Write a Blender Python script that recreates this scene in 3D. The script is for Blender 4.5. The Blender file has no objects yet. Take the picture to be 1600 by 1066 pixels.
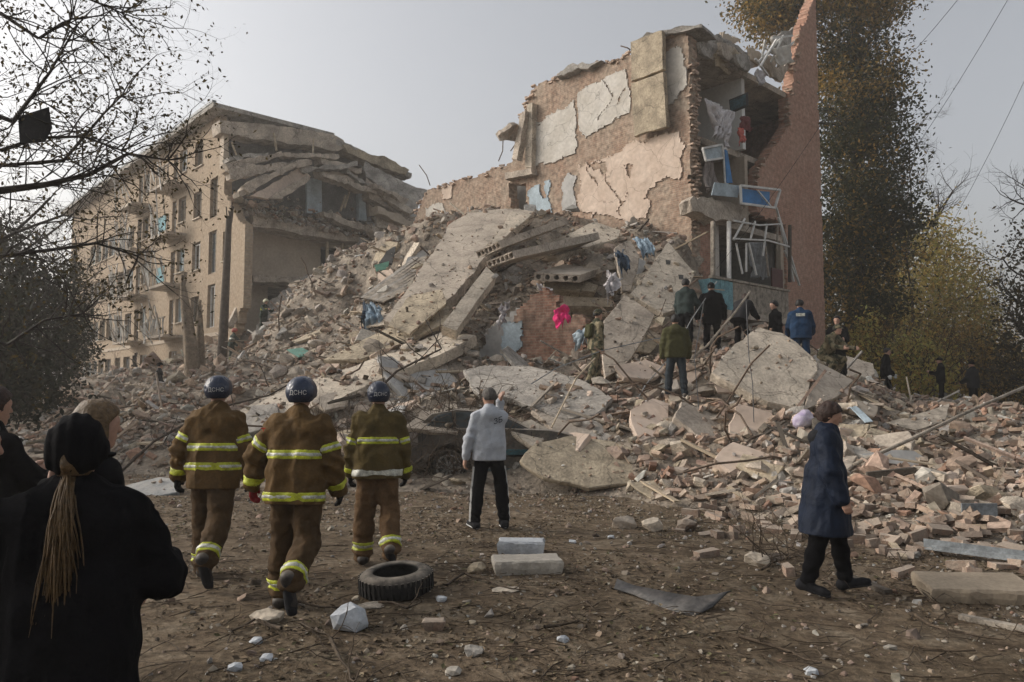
import bpy, bmesh, math, random
import numpy as np
from mathutils import Vector, Matrix
R = math.radians
random.seed(7); rng = np.random.default_rng(7)
scene = bpy.context.scene
COL = scene.collection
# ------------------------------------------------------------------ camera, sky, sun, exposure
F = 1200.0; HOR = 618.0; CAMZ = 1.68          # focal length and horizon in photo pixels (1600 x 1066)
PITCH = math.atan((HOR - 533.0) / F)
cam_data = bpy.data.cameras.new('camera'); cam = bpy.data.objects.new('camera', cam_data); COL.objects.link(cam)
cam_data.sensor_width = 36.0; cam_data.lens = 36.0 * F / 1600.0
cam_data.clip_start = 0.05; cam_data.clip_end = 3000
cam.location = (0, 0, CAMZ); cam.rotation_euler = (math.pi / 2 + PITCH, 0, 0)
scene.camera = cam
SUN_AZ = R(-80); SUN_EL = R(28)               # to the left of the view and a little ahead
world = bpy.data.worlds.new('World'); scene.world = world; world.use_nodes = True
wn = world.node_tree.nodes; wl = world.node_tree.links
sky = wn.new('ShaderNodeTexSky'); sky.sky_type = 'NISHITA'; sky.sun_disc = False
sky.sun_elevation = SUN_EL; sky.sun_rotation = SUN_AZ
sky.air_density = 1.0; sky.dust_density = 7.0; sky.ozone_density = 1.0; sky.altitude = 100
bg = wn['Background']; bg.inputs['Strength'].default_value = 0.15
hs = wn.new('ShaderNodeHueSaturation'); hs.inputs['Saturation'].default_value = 0.3
wl.new(sky.outputs[0], hs.inputs['Color']); wl.new(hs.outputs[0], bg.inputs['Color'])
sd = bpy.data.lights.new('sun', 'SUN'); sd.energy = 0.62; sd.angle = R(12); sd.color = (1.0, 0.87, 0.72)
sun = bpy.data.objects.new('sun', sd); COL.objects.link(sun)
_sv = Vector((math.sin(SUN_AZ) * math.cos(SUN_EL), math.cos(SUN_AZ) * math.cos(SUN_EL), math.sin(SUN_EL)))
sun.rotation_euler = _sv.to_track_quat('Z', 'Y').to_euler()
scene.view_settings.view_transform = 'Standard'; scene.view_settings.look = 'None'
scene.view_settings.exposure = 0.46; scene.view_settings.gamma = 1.0
scene.render.engine = 'CYCLES'
scene.cycles.use_denoising = True
scene.cycles.max_bounces = 6; scene.cycles.volume_bounces = 0
scene.cycles.transparent_max_bounces = 6
# ------------------------------------------------------------------ helpers
CAM = Vector((0, 0, CAMZ)); CP, SP = math.cos(PITCH), math.sin(PITCH)
def ray(u, v):
    cx = (u - 800) / F; cy = (533 - v) / F
    return Vector((cx, CP - SP * cy, SP + CP * cy))
def P(u, v, Y): d = ray(u, v); return CAM + d * (Y / d.y)
def onpl(u, v, p0, n): d = ray(u, v); return CAM + d * ((p0 - CAM).dot(n) / d.dot(n))
def thing(name, label, cat, loc=(0, 0, 0), rz=0, group=None):
    o = bpy.data.objects.new(name, None); COL.objects.link(o); o.empty_display_size = 0.2
    o.location = loc; o.rotation_euler = (0, 0, rz); o['label'] = label; o['category'] = cat; o['kind'] = 'thing'
    if group: o['group'] = group
    return o
def tag(o, label=None, cat=None, group=None, kind=None):
    if label: o['label'] = label
    if cat: o['category'] = cat; o['kind'] = 'thing'
    if group: o['group'] = group
    if kind: o['kind'] = kind
    return o
def obj(name, me, mat=None, parent=None, loc=None, rz=None, mw=None):
    o = bpy.data.objects.new(name, me); COL.objects.link(o)
    if mat is not None and len(me.materials) == 0:
        me.materials.append(mat)
    if parent:
        o.parent = parent; o.matrix_parent_inverse = parent.matrix_basis.inverted()   # children are given in world axes
    if loc is not None: o.location = loc
    if rz is not None: o.rotation_euler = (0, 0, rz)
    return o
def npmesh(name, V, Fs, smooth=False, col=None, mats=None, mi=None):
    """V (n,3); Fs list of int arrays (m,k)"""
    V = np.asarray(V, dtype=np.float32)
    Fs = [np.asarray(f, dtype=np.int32) for f in (Fs if isinstance(Fs, list) else [Fs]) if len(f)]
    me = bpy.data.meshes.new(name)
    me.vertices.add(len(V)); me.vertices.foreach_set('co', V.ravel())
    nl = sum(f.size for f in Fs); npoly = sum(len(f) for f in Fs)
    me.loops.add(nl); me.polygons.add(npoly)
    me.loops.foreach_set('vertex_index', np.concatenate([f.ravel() for f in Fs]))
    tot = np.concatenate([np.full(len(f), f.shape[1], np.int32) for f in Fs])
    st = np.concatenate([[0], np.cumsum(tot)[:-1]]).astype(np.int32)
    me.polygons.foreach_set('loop_start', st); me.polygons.foreach_set('loop_total', tot)
    me.polygons.foreach_set('use_smooth', np.full(npoly, bool(smooth)))
    if mats:
        for m in mats: me.materials.append(m)
    if mi is not None: me.polygons.foreach_set('material_index', np.asarray(mi, np.int32))
    me.update(calc_edges=True); me.validate()
    if col is not None:
        a = me.color_attributes.new('Col', 'FLOAT_COLOR', 'POINT')
        c = np.ones((len(V), 4), np.float32); c[:, :3] = col
        a.data.foreach_set('color', c.ravel())
    return me
def pymesh(name, verts, faces, smooth=False):
    me = bpy.data.meshes.new(name); me.from_pydata([tuple(v) for v in verts], [], faces); me.update()
    if smooth: me.polygons.foreach_set('use_smooth', [True] * len(me.polygons))
    return me
class MB:
    """collects simple solids into one mesh"""
    def __init__(s): s.v = []; s.f = []
    def add(s, vs, fs):
        n = len(s.v); s.v += [tuple(v) for v in vs]; s.f += [[i + n for i in f] for f in fs]
    def box(s, c, size, rot=None):
        x, y, z = size[0] / 2, size[1] / 2, size[2] / 2
        vs = [Vector((a, b, d)) for a in (-x, x) for b in (-y, y) for d in (-z, z)]
        if rot is not None: vs = [rot @ v for v in vs]
        c = Vector(c)
        s.add([v + c for v in vs], [[0, 1, 3, 2], [4, 6, 7, 5], [0, 4, 5, 1], [2, 3, 7, 6], [0, 2, 6, 4], [1, 5, 7, 3]]); return s
    def bar(s, a, b, w, h=None, up=(0, 0, 1)):
        a, b = Vector(a), Vector(b); h = h or w; d = (b - a)
        if d.length < 1e-5: return s
        z = d.normalized(); x = z.cross(Vector(up))
        if x.length < 1e-3: x = z.cross(Vector((1, 0, 0)))
        x.normalize(); y = x.cross(z)
        vs = [p + x * (i * w / 2) + y * (j * h / 2) for p in (a, b) for i, j in ((-1, -1), (1, -1), (1, 1), (-1, 1))]
        s.add(vs, [[3, 2, 1, 0], [4, 5, 6, 7], [0, 1, 5, 4], [1, 2, 6, 5], [2, 3, 7, 6], [3, 0, 4, 7]]); return s
    def tube(s, pts, rad, n=6):
        pts = [Vector(p) for p in pts]; rad = rad if hasattr(rad, '__len__') else [rad] * len(pts)
        base = len(s.v); prev = None
        for i, p in enumerate(pts):
            t = (pts[min(i + 1, len(pts) - 1)] - pts[max(i - 1, 0)]).normalized()
            x = t.cross(Vector((0, 0, 1))) if prev is None else prev - t * prev.dot(t)
            if x.length < 1e-3: x = t.cross(Vector((1, 0, 0)))
            x.normalize(); prev = x; y = t.cross(x)
            for k in range(n):
                a = 2 * math.pi * k / n
                s.v.append(tuple(p + (x * math.cos(a) + y * math.sin(a)) * rad[i]))
        for i in range(len(pts) - 1):
            for k in range(n):
                a = base + i * n + k; b = base + i * n + (k + 1) % n
                s.f.append([a, b, b + n, a + n])
        s.f.append([base + k for k in range(n)][::-1]); s.f.append([base + (len(pts) - 1) * n + k for k in range(n)])
        return s
    def build(s, name, mat, parent=None, smooth=False):
        return obj(name, pymesh(name, s.v, s.f, smooth), mat, parent)
# value noise
def _h(i, j, k):
    n = (i.astype(np.int64) * 374761393 + j.astype(np.int64) * 668265263 + k.astype(np.int64) * 2147483647 + 1013904223) & 0xffffffff
    n = ((n ^ (n >> 13)) * 1274126177) & 0xffffffff
    n = (n ^ (n >> 16)) & 0xffff
    return n / 65535.0
def vnoise(x, y, z=None):
    x = np.asarray(x, float); y = np.asarray(y, float); z = np.zeros_like(x) if z is None else np.asarray(z, float)
    x, y, z = np.broadcast_arrays(x, y, z)
    i, j, k = np.floor(x), np.floor(y), np.floor(z); fx, fy, fz = x - i, y - j, z - k
    fx, fy, fz = [f * f * (3 - 2 * f) for f in (fx, fy, fz)]
    def c(a, b, d): return _h(i + a, j + b, k + d)
    r = 0
    for a in (0, 1):
        for b in (0, 1):
            for d in (0, 1):
                r = r + c(a, b, d) * (fx if a else 1 - fx) * (fy if b else 1 - fy) * (fz if d else 1 - fz)
    return r * 2 - 1
def fbm(x, y, z=None, o=4):
    r = 0; a = 0.5; f = 1.0
    for q in range(o):
        r = r + a * vnoise(x * f + 17.3 * q, y * f + 9.1 * q, None if z is None else z * f); a *= .5; f *= 2.03
    return r
def inpoly(x, y, poly):
    r = np.zeros(np.broadcast(x, y).shape, bool); n = len(poly)
    for i in range(n):
        x0, y0 = poly[i]; x1, y1 = poly[(i + 1) % n]
        if y0 == y1: continue
        c = ((y0 > y) != (y1 > y)) & (x < (x1 - x0) * (y - y0) / (y1 - y0) + x0); r ^= c
    return r
def segdist(x, y, pts):
    best = np.full(np.broadcast(x, y).shape, 1e9)
    for (x0, y0), (x1, y1) in zip(pts[:-1], pts[1:]):
        dx, dy = x1 - x0, y1 - y0; L = dx * dx + dy * dy + 1e-9
        h = np.clip(((x - x0) * dx + (y - y0) * dy) / L, 0, 1)
        best = np.minimum(best, np.hypot(x - x0 - h * dx, y - y0 - h * dy))
    return best
# ------------------------------------------------------------------ materials
MATS = {}
def nodes_of(m):
    m.use_nodes = True; nt = m.node_tree; return nt, nt.nodes, nt.links, nt.nodes['Principled BSDF']
def mat(name, col, rough=0.85, var=0.25, scale=3.0, bump=0.3, bscale=20.0, col2=None, spec=0.3, metal=0.0, obrand=0.0, dist=0.02, dust=0.0, crack=0.0):
    """base colour broken up by two noises; optional second colour, per-object variation and dust on upward faces"""
    if name in MATS: return MATS[name]
    m = bpy.data.materials.new(name); nt, N, L, B = nodes_of(m)
    tc = N.new('ShaderNodeTexCoord'); co = tc.outputs['Object']
    n1 = N.new('ShaderNodeTexNoise'); n1.inputs['Scale'].default_value = scale; n1.inputs['Detail'].default_value = 6; n1.inputs['Roughness'].default_value = .65
    L.new(co, n1.inputs['Vector'])
    rp = N.new('ShaderNodeValToRGB'); L.new(n1.outputs['Fac'], rp.inputs['Fac'])
    c2 = col2 or tuple(max(0, c * (1 - 1.5 * var)) for c in col); c1 = col if col2 else tuple(min(1, c * (1 + var)) for c in col)
    rp.color_ramp.elements[0].position = .33; rp.color_ramp.elements[1].position = .67
    rp.color_ramp.elements[0].color = (*c2, 1); rp.color_ramp.elements[1].color = (*c1, 1)
    out = rp.outputs['Color']
    n3 = N.new('ShaderNodeTexNoise'); n3.inputs['Scale'].default_value = scale * 9; n3.inputs['Detail'].default_value = 4; L.new(co, n3.inputs['Vector'])
    mr = N.new('ShaderNodeMapRange'); mr.inputs[1].default_value = .3; mr.inputs[2].default_value = .7; mr.inputs[3].default_value = 1 - var * .9; mr.inputs[4].default_value = 1 + var * .6
    L.new(n3.outputs['Fac'], mr.inputs[0])
    mx = N.new('ShaderNodeMix'); mx.data_type = 'RGBA'; mx.blend_type = 'MULTIPLY'; mx.inputs[0].default_value = 1
    L.new(out, mx.inputs[6]); L.new(mr.outputs[0], mx.inputs[7]); out = mx.outputs[2]
    if obrand:
        oi = N.new('ShaderNodeObjectInfo'); m2 = N.new('ShaderNodeMapRange'); m2.inputs[3].default_value = 1 - obrand; m2.inputs[4].default_value = 1 + obrand
        L.new(oi.outputs['Random'], m2.inputs[0]); mx2 = N.new('ShaderNodeMix'); mx2.data_type = 'RGBA'; mx2.blend_type = 'MULTIPLY'; mx2.inputs[0].default_value = 1
        L.new(out, mx2.inputs[6]); L.new(m2.outputs[0], mx2.inputs[7]); out = mx2.outputs[2]
    if dust:
        ge = N.new('ShaderNodeNewGeometry'); sx = N.new('ShaderNodeSeparateXYZ'); L.new(ge.outputs['Normal'], sx.inputs[0])
        m3 = N.new('ShaderNodeMapRange'); m3.inputs[1].default_value = .1; m3.inputs[2].default_value = .9; m3.inputs[4].default_value = dust
        ad = N.new('ShaderNodeMath'); ad.operation = 'MULTIPLY'; L.new(sx.outputs[2], m3.inputs[0]); L.new(m3.outputs[0], ad.inputs[0]); 
        m4 = N.new('ShaderNodeMapRange'); m4.inputs[1].default_value = .3; m4.inputs[2].default_value = .6; L.new(n1.outputs['Fac'], m4.inputs[0]); L.new(m4.outputs[0], ad.inputs[1])
        mx3 = N.new('ShaderNodeMix'); mx3.data_type = 'RGBA'; L.new(ad.outputs[0], mx3.inputs[0]); L.new(out, mx3.inputs[6]); mx3.inputs[7].default_value = (.36, .31, .25, 1); out = mx3.outputs[2]
    if crack:
        nw = N.new('ShaderNodeTexNoise'); nw.inputs['Scale'].default_value = 1.7; nw.inputs['Detail'].default_value = 5; L.new(co, nw.inputs['Vector'])
        mv = N.new('ShaderNodeMix'); mv.data_type = 'RGBA'; mv.blend_type = 'LINEAR_LIGHT'; mv.inputs[0].default_value = .35; L.new(co, mv.inputs[6]); L.new(nw.outputs['Color'], mv.inputs[7])
        vo = N.new('ShaderNodeTexVoronoi'); vo.feature = 'DISTANCE_TO_EDGE'; vo.inputs['Scale'].default_value = .75; L.new(mv.outputs[2], vo.inputs['Vector'])
        cr = N.new('ShaderNodeMapRange'); cr.inputs[1].default_value = .002; cr.inputs[2].default_value = .012; cr.inputs[3].default_value = 1 - crack; cr.inputs[4].default_value = 1; L.new(vo.outputs['Distance'], cr.inputs[0])
        mc = N.new('ShaderNodeMix'); mc.data_type = 'RGBA'; mc.blend_type = 'MULTIPLY'; mc.inputs[0].default_value = 1; L.new(out, mc.inputs[6]); L.new(cr.outputs[0], mc.inputs[7]); out = mc.outputs[2]
    L.new(out, B.inputs['Base Color'])
    if bump:
        n2 = N.new('ShaderNodeTexNoise'); n2.inputs['Scale'].default_value = bscale; n2.inputs['Detail'].default_value = 5; L.new(co, n2.inputs['Vector'])
        bp = N.new('ShaderNodeBump'); bp.inputs['Strength'].default_value = bump; bp.inputs['Distance'].default_value = dist
        L.new(n2.outputs['Fac'], bp.inputs['Height']); L.new(bp.outputs['Normal'], B.inputs['Normal'])
    B.inputs['Roughness'].default_value = rough; B.inputs['Specular IOR Level'].default_value = spec; B.inputs['Metallic'].default_value = metal
    MATS[name] = m; return m
def mat_col(name, rough=.9, bump=.4, bscale=14, var=.35, trans=0):
    """colour from the Col attribute of each piece, broken by noise"""
    m = bpy.data.materials.new(name); nt, N, L, B = nodes_of(m)
    at = N.new('ShaderNodeAttribute'); at.attribute_name = 'Col'; tc = N.new('ShaderNodeTexCoord')
    n1 = N.new('ShaderNodeTexNoise'); n1.inputs['Scale'].default_value = bscale; n1.inputs['Detail'].default_value = 5; L.new(tc.outputs['Object'], n1.inputs['Vector'])
    mr = N.new('ShaderNodeMapRange'); mr.inputs[1].default_value = .3; mr.inputs[2].default_value = .7; mr.inputs[3].default_value = 1 - var; mr.inputs[4].default_value = 1 + var * .6
    L.new(n1.outputs['Fac'], mr.inputs[0])
    mx = N.new('ShaderNodeMix'); mx.data_type = 'RGBA'; mx.blend_type = 'MULTIPLY'; mx.inputs[0].default_value = 1
    L.new(at.outputs['Color'], mx.inputs[6]); L.new(mr.outputs[0], mx.inputs[7]); L.new(mx.outputs[2], B.inputs['Base Color'])
    if bump:
        bp = N.new('ShaderNodeBump'); bp.inputs['Strength'].default_value = bump; bp.inputs['Distance'].default_value = .02
        L.new(n1.outputs['Fac'], bp.inputs['Height']); L.new(bp.outputs['Normal'], B.inputs['Normal'])
    B.inputs['Roughness'].default_value = rough; B.inputs['Specular IOR Level'].default_value = .2
    if trans:
        tb = N.new('ShaderNodeBsdfTranslucent'); L.new(mx.outputs[2], tb.inputs['Color'])
        ms = N.new('ShaderNodeMixShader'); ms.inputs[0].default_value = trans
        L.new(B.outputs[0], ms.inputs[1]); L.new(tb.outputs[0], ms.inputs[2]); L.new(ms.outputs[0], N['Material Output'].inputs['Surface'])
    return m
def mat_brick(name, c1, c2, mortar, stain=.35, bw=.26, bh=.078, dustcol=(.40, .33, .26), dustamt=.5):
    m = bpy.data.materials.new(name); nt, N, L, B = nodes_of(m)
    tc = N.new('ShaderNodeTexCoord'); sp = N.new('ShaderNodeSeparateXYZ'); L.new(tc.outputs['Object'], sp.inputs[0])
    nz = N.new('ShaderNodeTexNoise'); nz.inputs['Scale'].default_value = 2.5; nz.inputs['Detail'].default_value = 3; L.new(tc.outputs['Object'], nz.inputs['Vector'])
    wob = N.new('ShaderNodeMath'); wob.operation = 'MULTIPLY_ADD'; wob.inputs[1].default_value = .03; L.new(nz.outputs['Fac'], wob.inputs[0]); L.new(sp.outputs[2], wob.inputs[2])
    cb = N.new('ShaderNodeCombineXYZ'); L.new(sp.outputs[0], cb.inputs[0]); L.new(wob.outputs[0], cb.inputs[1])
    br = N.new('ShaderNodeTexBrick'); br.inputs['Scale'].default_value = 1; br.inputs['Brick Width'].default_value = bw; br.inputs['Row Height'].default_value = bh
    br.inputs['Mortar Size'].default_value = .009; br.inputs['Mortar Smooth'].default_value = .3; br.inputs['Bias'].default_value = 0
    br.inputs['Color1'].default_value = (*c1, 1); br.inputs['Color2'].default_value = (*c2, 1); br.inputs['Mortar'].default_value = (*mortar, 1)
    L.new(cb.outputs[0], br.inputs['Vector'])
    n1 = N.new('ShaderNodeTexNoise'); n1.inputs['Scale'].default_value = .7; n1.inputs['Detail'].default_value = 8; n1.inputs['Roughness'].default_value = .7; L.new(tc.outputs['Object'], n1.inputs['Vector'])
    mr = N.new('ShaderNodeMapRange'); mr.inputs[1].default_value = .4; mr.inputs[2].default_value = .68; mr.inputs[3].default_value = 0; mr.inputs[4].default_value = dustamt; L.new(n1.outputs['Fac'], mr.inputs[0])
    mx = N.new('ShaderNodeMix'); mx.data_type = 'RGBA'; L.new(mr.outputs[0], mx.inputs[0]); L.new(br.outputs['Color'], mx.inputs[6]); mx.inputs[7].default_value = (*dustcol, 1)
    n4 = N.new('ShaderNodeTexNoise'); n4.inputs['Scale'].default_value = 6; n4.inputs['Detail'].default_value = 6; L.new(tc.outputs['Object'], n4.inputs['Vector'])
    m5 = N.new('ShaderNodeMapRange'); m5.inputs[1].default_value = .3; m5.inputs[2].default_value = .7; m5.inputs[3].default_value = 1 - stain; m5.inputs[4].default_value = 1 + stain * .5; L.new(n4.outputs['Fac'], m5.inputs[0])
    m6 = N.new('ShaderNodeMix'); m6.data_type = 'RGBA'; m6.blend_type = 'MULTIPLY'; m6.inputs[0].default_value = 1; L.new(mx.outputs[2], m6.inputs[6]); L.new(m5.outputs[0], m6.inputs[7])
    L.new(m6.outputs[2], B.inputs['Base Color'])
    ad = N.new('ShaderNodeMath'); ad.operation = 'MULTIPLY_ADD'; ad.inputs[1].default_value = .6; L.new(n4.outputs['Fac'], ad.inputs[0])
    iv = N.new('ShaderNodeMath'); iv.operation = 'SUBTRACT'; iv.inputs[0].default_value = 1; L.new(br.outputs['Fac'], iv.inputs[1]); L.new(iv.outputs[0], ad.inputs[2])
    bp = N.new('ShaderNodeBump'); bp.inputs['Strength'].default_value = .7; bp.inputs['Distance'].default_value = .02; L.new(ad.outputs[0], bp.inputs['Height']); L.new(bp.outputs['Normal'], B.inputs['Normal'])
    B.inputs['Roughness'].default_value = .92; B.inputs['Specular IOR Level'].default_value = .15
    MATS[name] = m; return m
M_CONC = mat('concrete', (.43, .365, .295), .9, .3, 1.6, .8, 20, dist=.025, crack=.55, dust=.5)
M_CONC2 = mat('concrete_grey', (.34, .315, .28), .9, .35, 1.6, .9, 18, dist=.03, crack=.6, dust=.35)
M_CONCP = mat('concrete_pale', (.53, .455, .36), .9, .28, 1.8, .8, 20, dist=.025, crack=.5, dust=.3)
M_CONCO = mat('concrete_ochre', (.38, .315, .225), .9, .3, 1.7, .8, 20, dist=.025, crack=.5)
M_PLW = mat('plaster_white', (.55, .52, .47), .9, .14, .9, .35, 12, col2=(.42, .385, .33), crack=.35)
M_PLP = mat('plaster_peach', (.56, .455, .37), .9, .14, .8, .35, 12, col2=(.47, .365, .285), crack=.35)
M_PLWL = mat('plaster_white_lit', (.70, .69, .66), .9, .08, .9, .15, 12)  # white plaster brightened: room light put into its colour
M_PLB = mat('plaster_beige', (.46, .385, .30), .9, .14, .8, .25, 12, col2=(.36, .30, .235))
M_PLD = mat('plaster_grey', (.40, .39, .37), .9, .15, .8, .25, 12)
M_BLUEP = mat('paint_pale_blue', (.36, .43, .47), .8, .2, 2, .2, 14)
M_TURQ = mat('paint_turquoise', (.16, .32, .36), .8, .3, 2.5, .2, 14)
M_BLUE = mat('paint_blue', (.03, .17, .40), .6, .2, 3, .1, 14)
M_WHITE = mat('paint_white', (.62, .61, .58), .6, .15, 3, .1, 14)
M_WOOD = mat('wood_weathered', (.30, .26, .21), .9, .35, 6, .5, 30)
M_WOODD = mat('wood_dark', (.085, .07, .055), .9, .3, 6, .5, 30)
M_WOODP = mat('wood_pale', (.42, .34, .24), .9, .25, 6, .4, 30)
M_DIM = mat('shade_grey_wall', (.15, .145, .14), .95, .3, 1.2, .2, 9)  # shade of the open top storey put into the wall colour
M_DARK = mat('dark_interior', (.06, .058, .055), .95, .3, 1.5, 0)  # near-black; on room walls their shade is put into the colour
M_METALD = mat('metal_dark', (.045, .047, .05), .55, .3, 4, .3, 12, spec=.4, dust=.6)
M_METALB = mat('metal_black', (.03, .03, .032), .6, .5, 3, .3, 12, spec=.4, col2=(.10, .09, .08))
M_METALG = mat('metal_grey', (.22, .24, .25), .6, .3, 4, .2, 12, spec=.4, dust=.5)
M_RUST = mat('rebar_rust', (.12, .085, .06), .9, .3, 8, .2, 30)
M_BRR = mat_brick('brick_red_wall', (.46, .255, .18), (.38, .20, .14), (.38, .29, .23), dustamt=.5, dustcol=(.48, .33, .25))
M_BRD = mat_brick('brick_dusty_wall', (.36, .245, .175), (.29, .18, .125), (.36, .30, .235), stain=.5, dustamt=.92, dustcol=(.40, .335, .26))
M_BRS = mat_brick('brick_stump_wall', (.33, .17, .115), (.26, .13, .09), (.32, .25, .19), stain=.5, dustamt=.75, dustcol=(.37, .28, .21))
M_BRT = mat_brick('brick_tan_wall', (.40, .31, .22), (.36, .27, .185), (.34, .28, .21), stain=.3, dustamt=.5, dustcol=(.38, .31, .235))
M_BRICK = mat('brick_loose', (.275, .185, .135), .92, .25, 7, .6, 30, obrand=.45, col2=(.29, .24, .19), dust=.7)
M_BRICKY = mat('brick_edge', (.38, .26, .19), .92, .25, 7, .5, 30, obrand=.25, col2=(.40, .32, .25), dust=.5)
def mat_glass(name, col):
    m = mat(name, col, .12, .3, 1.2, 0, spec=.6); return m
M_GLASS = mat_glass('window_glass', (.05, .065, .075)); M_GLASS2 = mat_glass('window_glass_pale', (.22, .29, .32))
# ------------------------------------------------------------------ ground and mound
D1 = Vector((-math.sin(R(42.5)), math.cos(R(42.5)), 0)); D2 = Vector((D1.y, -D1.x, 0))   # along / across the block
UPV = Vector((0, 0, 1))
_cp = [  # photo pixel and distance of points on the rubble surface
 (300,690,18),(380,640,21),(430,605,24),(250,650,28),(150,650,30),(120,640,42),(330,600,36),(362,575,39),(400,520,41),(450,480,39),(520,440,37),(600,385,35),
 (655,360,34),(700,335,33),(760,330,30),(800,338,29),(900,345,29.5),(1000,350,27.8),(1062,352,26),(560,500,29),(500,540,28),(450,570,27),(620,470,27),(650,430,28.5),
 (700,400,27),(700,480,23),(640,530,20.5),(560,580,19),(460,640,17.8),(735,540,20.5),(780,545,20.5),(850,560,21),(900,560,21.5),(850,430,23.5),(930,400,24.5),(1000,400,24.5),
 (960,480,22),(1040,470,22),(940,600,18.2),(1000,590,18.5),(850,610,17),(740,600,18),(680,610,16.8),(600,640,16.2),(520,680,15.6),(850,675,15.3),(1000,660,15.5),(950,640,16.3),
 (1057,622,16.4),(1075,552,19),(1113,552,19.2),(1160,545,19.5),(1210,560,20),(1255,575,19),(1310,592,20),(1340,600,21),(1385,628,25),(1430,646,28),(1472,640,31),(1525,644,31),(1590,650,28),
 (1180,620,15.5),(1250,645,15),(1320,640,16),(1130,680,14),(1220,700,13),(1300,690,13.5),(1400,684,16),(1480,708,14),(1570,716,13),(1450,665,20),(1530,668,20),(1610,672,20),(1360,655,19),(1400,740,11.5),(1500,740,11.5),(1600,750,11),
 (1330,780,10.5),(1450,800,9.6),(1560,800,9.6),(1200,760,12),(1100,740,13),(1150,640,16),(1085,470,25.3),(1098,500,24.2),(1120,508,24.8),(1145,510,25.2),(1170,512,25.6),(1200,520,25.5),(1235,530,25.5),(1200,545,22.5),(1280,560,25),(1300,580,27),(1140,530,22.5),(1260,560,22.5),(690,728,14.9),(640,735,15.4),(780,728,14.9),(700,735,16),(800,735,16)]
CPT = np.array([list(P(u, v, Y)) for u, v, Y in _cp])
_zero = [P(u, v, 1).copy() for u, v in []]
_z0 = []
for u, v in [(60,740),(200,745),(300,760),(420,765),(520,772),(640,772),(760,776),(860,778),(960,782),(1060,800),(1150,810),(1230,835),(1320,850),(1420,860),(1520,865),(1600,870),(1700,875),(0,720),(-150,720)]:
    d = ray(u, v); k = -CAMZ / d.z; _z0.append((d.x * k, d.y * k, 0.0))
for x in np.arange(-34, 34, 3.0):
    _z0.append((x, 4.0, 0)); _z0.append((x, 2.0, 0))
for y in np.arange(4, 60, 3.5):
    _z0.append((-.62 * y - 9, y, .1)); _z0.append((.74 * y + 7, y, .6))
for x in np.arange(-20, 40, 4.0): _z0.append((x, 50, 1.2))
CPT = np.vstack([CPT, np.array(_z0)])
def HB(x, y):
    """smooth height of the mound"""
    x = np.asarray(x, float); y = np.asarray(y, float); sh = np.broadcast(x, y).shape
    xf = np.broadcast_to(x, sh).ravel(); yf = np.broadcast_to(y, sh).ravel(); out = np.zeros(len(xf))
    for s in range(0, len(xf), 20000):
        d2 = (xf[s:s + 20000, None] - CPT[None, :, 0]) ** 2 + (yf[s:s + 20000, None] - CPT[None, :, 1]) ** 2
        w = 1 / (d2 + .25) ** 1.9
        out[s:s + 20000] = (w * CPT[None, :, 2]).sum(1) / w.sum(1)
    uu = 800 + F * xf / np.maximum(yf, .5); vf_ = np.interp(uu, FOOTU, FOOTV); Yf = F * CAMZ / (vf_ - HOR)
    out *= np.clip((yf - Yf) / 2.2, 0, 1) ** .8
    return out.reshape(sh)
FOOTU = [-900, 0, 200, 300, 420, 520, 640, 860, 960, 1060, 1150, 1230, 1320, 1420, 1600, 2200]; FOOTV = [700, 720, 745, 760, 765, 772, 772, 778, 785, 805, 815, 838, 852, 862, 870, 880]
FEET = [P(*q) for q in [(247, 638, 30), (360, 571, 37.5), (411, 524, 38.5), (931, 606, 17.7), (1057, 623, 16.4), (1072, 550, 18.9), (1113, 552, 19.1), (1156, 550, 19.4), (1213, 578, 19.6), (1253, 584, 18.4), (1291, 600, 18.9), (1311, 602, 19.8), (1385, 630, 25.2), (1472, 634, 28), (1522, 640, 28)]]
def HF(x, y):
    x = np.asarray(x, float); y = np.asarray(y, float); h = HF0(x, y)
    w = np.exp(-((x - HOL.x) ** 2 / 2.6 + (y - HOL.y) ** 2 / 2.0)); h = h + (np.minimum(h, 1.7) - h) * w
    for f in FEET:
        w = np.exp(-((x - f.x) ** 2 + (y - f.y) ** 2) / .8); h = h + (f.z - h) * w
        if f.y > 24 and f.x > 0: w = np.exp(-((x - f.x) ** 2 / 2 + (y - f.y + 3) ** 2 / 8)); h = h + (np.minimum(h, f.z - .25) - h) * w
    return h
HOL = P(798, 560, 22.0)
def HF0(x, y):
    h = HB(x, y); amp = np.clip(h * .5, 0.0, 1.0)
    return h + amp * (.45 * fbm(np.asarray(x) * .55, np.asarray(y) * .55) + .30 * fbm(np.asarray(x) * 2.1, np.asarray(y) * 2.1, o=3)) \
        + .035 * fbm(np.asarray(x) * .8, np.asarray(y) * .8) - .02
# sampled heights for fast lookups
GX = np.arange(-36, 36.01, .2); GY = np.arange(0, 62.01, .2)
_gx, _gy = np.meshgrid(GX, GY, indexing='ij'); HG = HF(_gx, _gy)
def H(x, y):
    x = np.clip(np.asarray(x, float), -35.9, 35.8); y = np.clip(np.asarray(y, float), 0.01, 61.8)
    fx = (x + 36) / .2; fy = y / .2; i = np.floor(fx).astype(int); j = np.floor(fy).astype(int); a = fx - i; b = fy - j
    return HG[i, j] * (1 - a) * (1 - b) + HG[i + 1, j] * a * (1 - b) + HG[i, j + 1] * (1 - a) * b + HG[i + 1, j + 1] * a * b
def Hs(x, y): return float(H(np.array([x]), np.array([y]))[0])
def onmound(u, v):
    """march a pixel's ray to the ground or the mound"""
    d = ray(u, v); k = 2.0
    while k < 60:
        p = CAM + d * k
        if p.z < Hs(p.x, p.y): return p
        k += .05
    return CAM + d * 60
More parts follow.
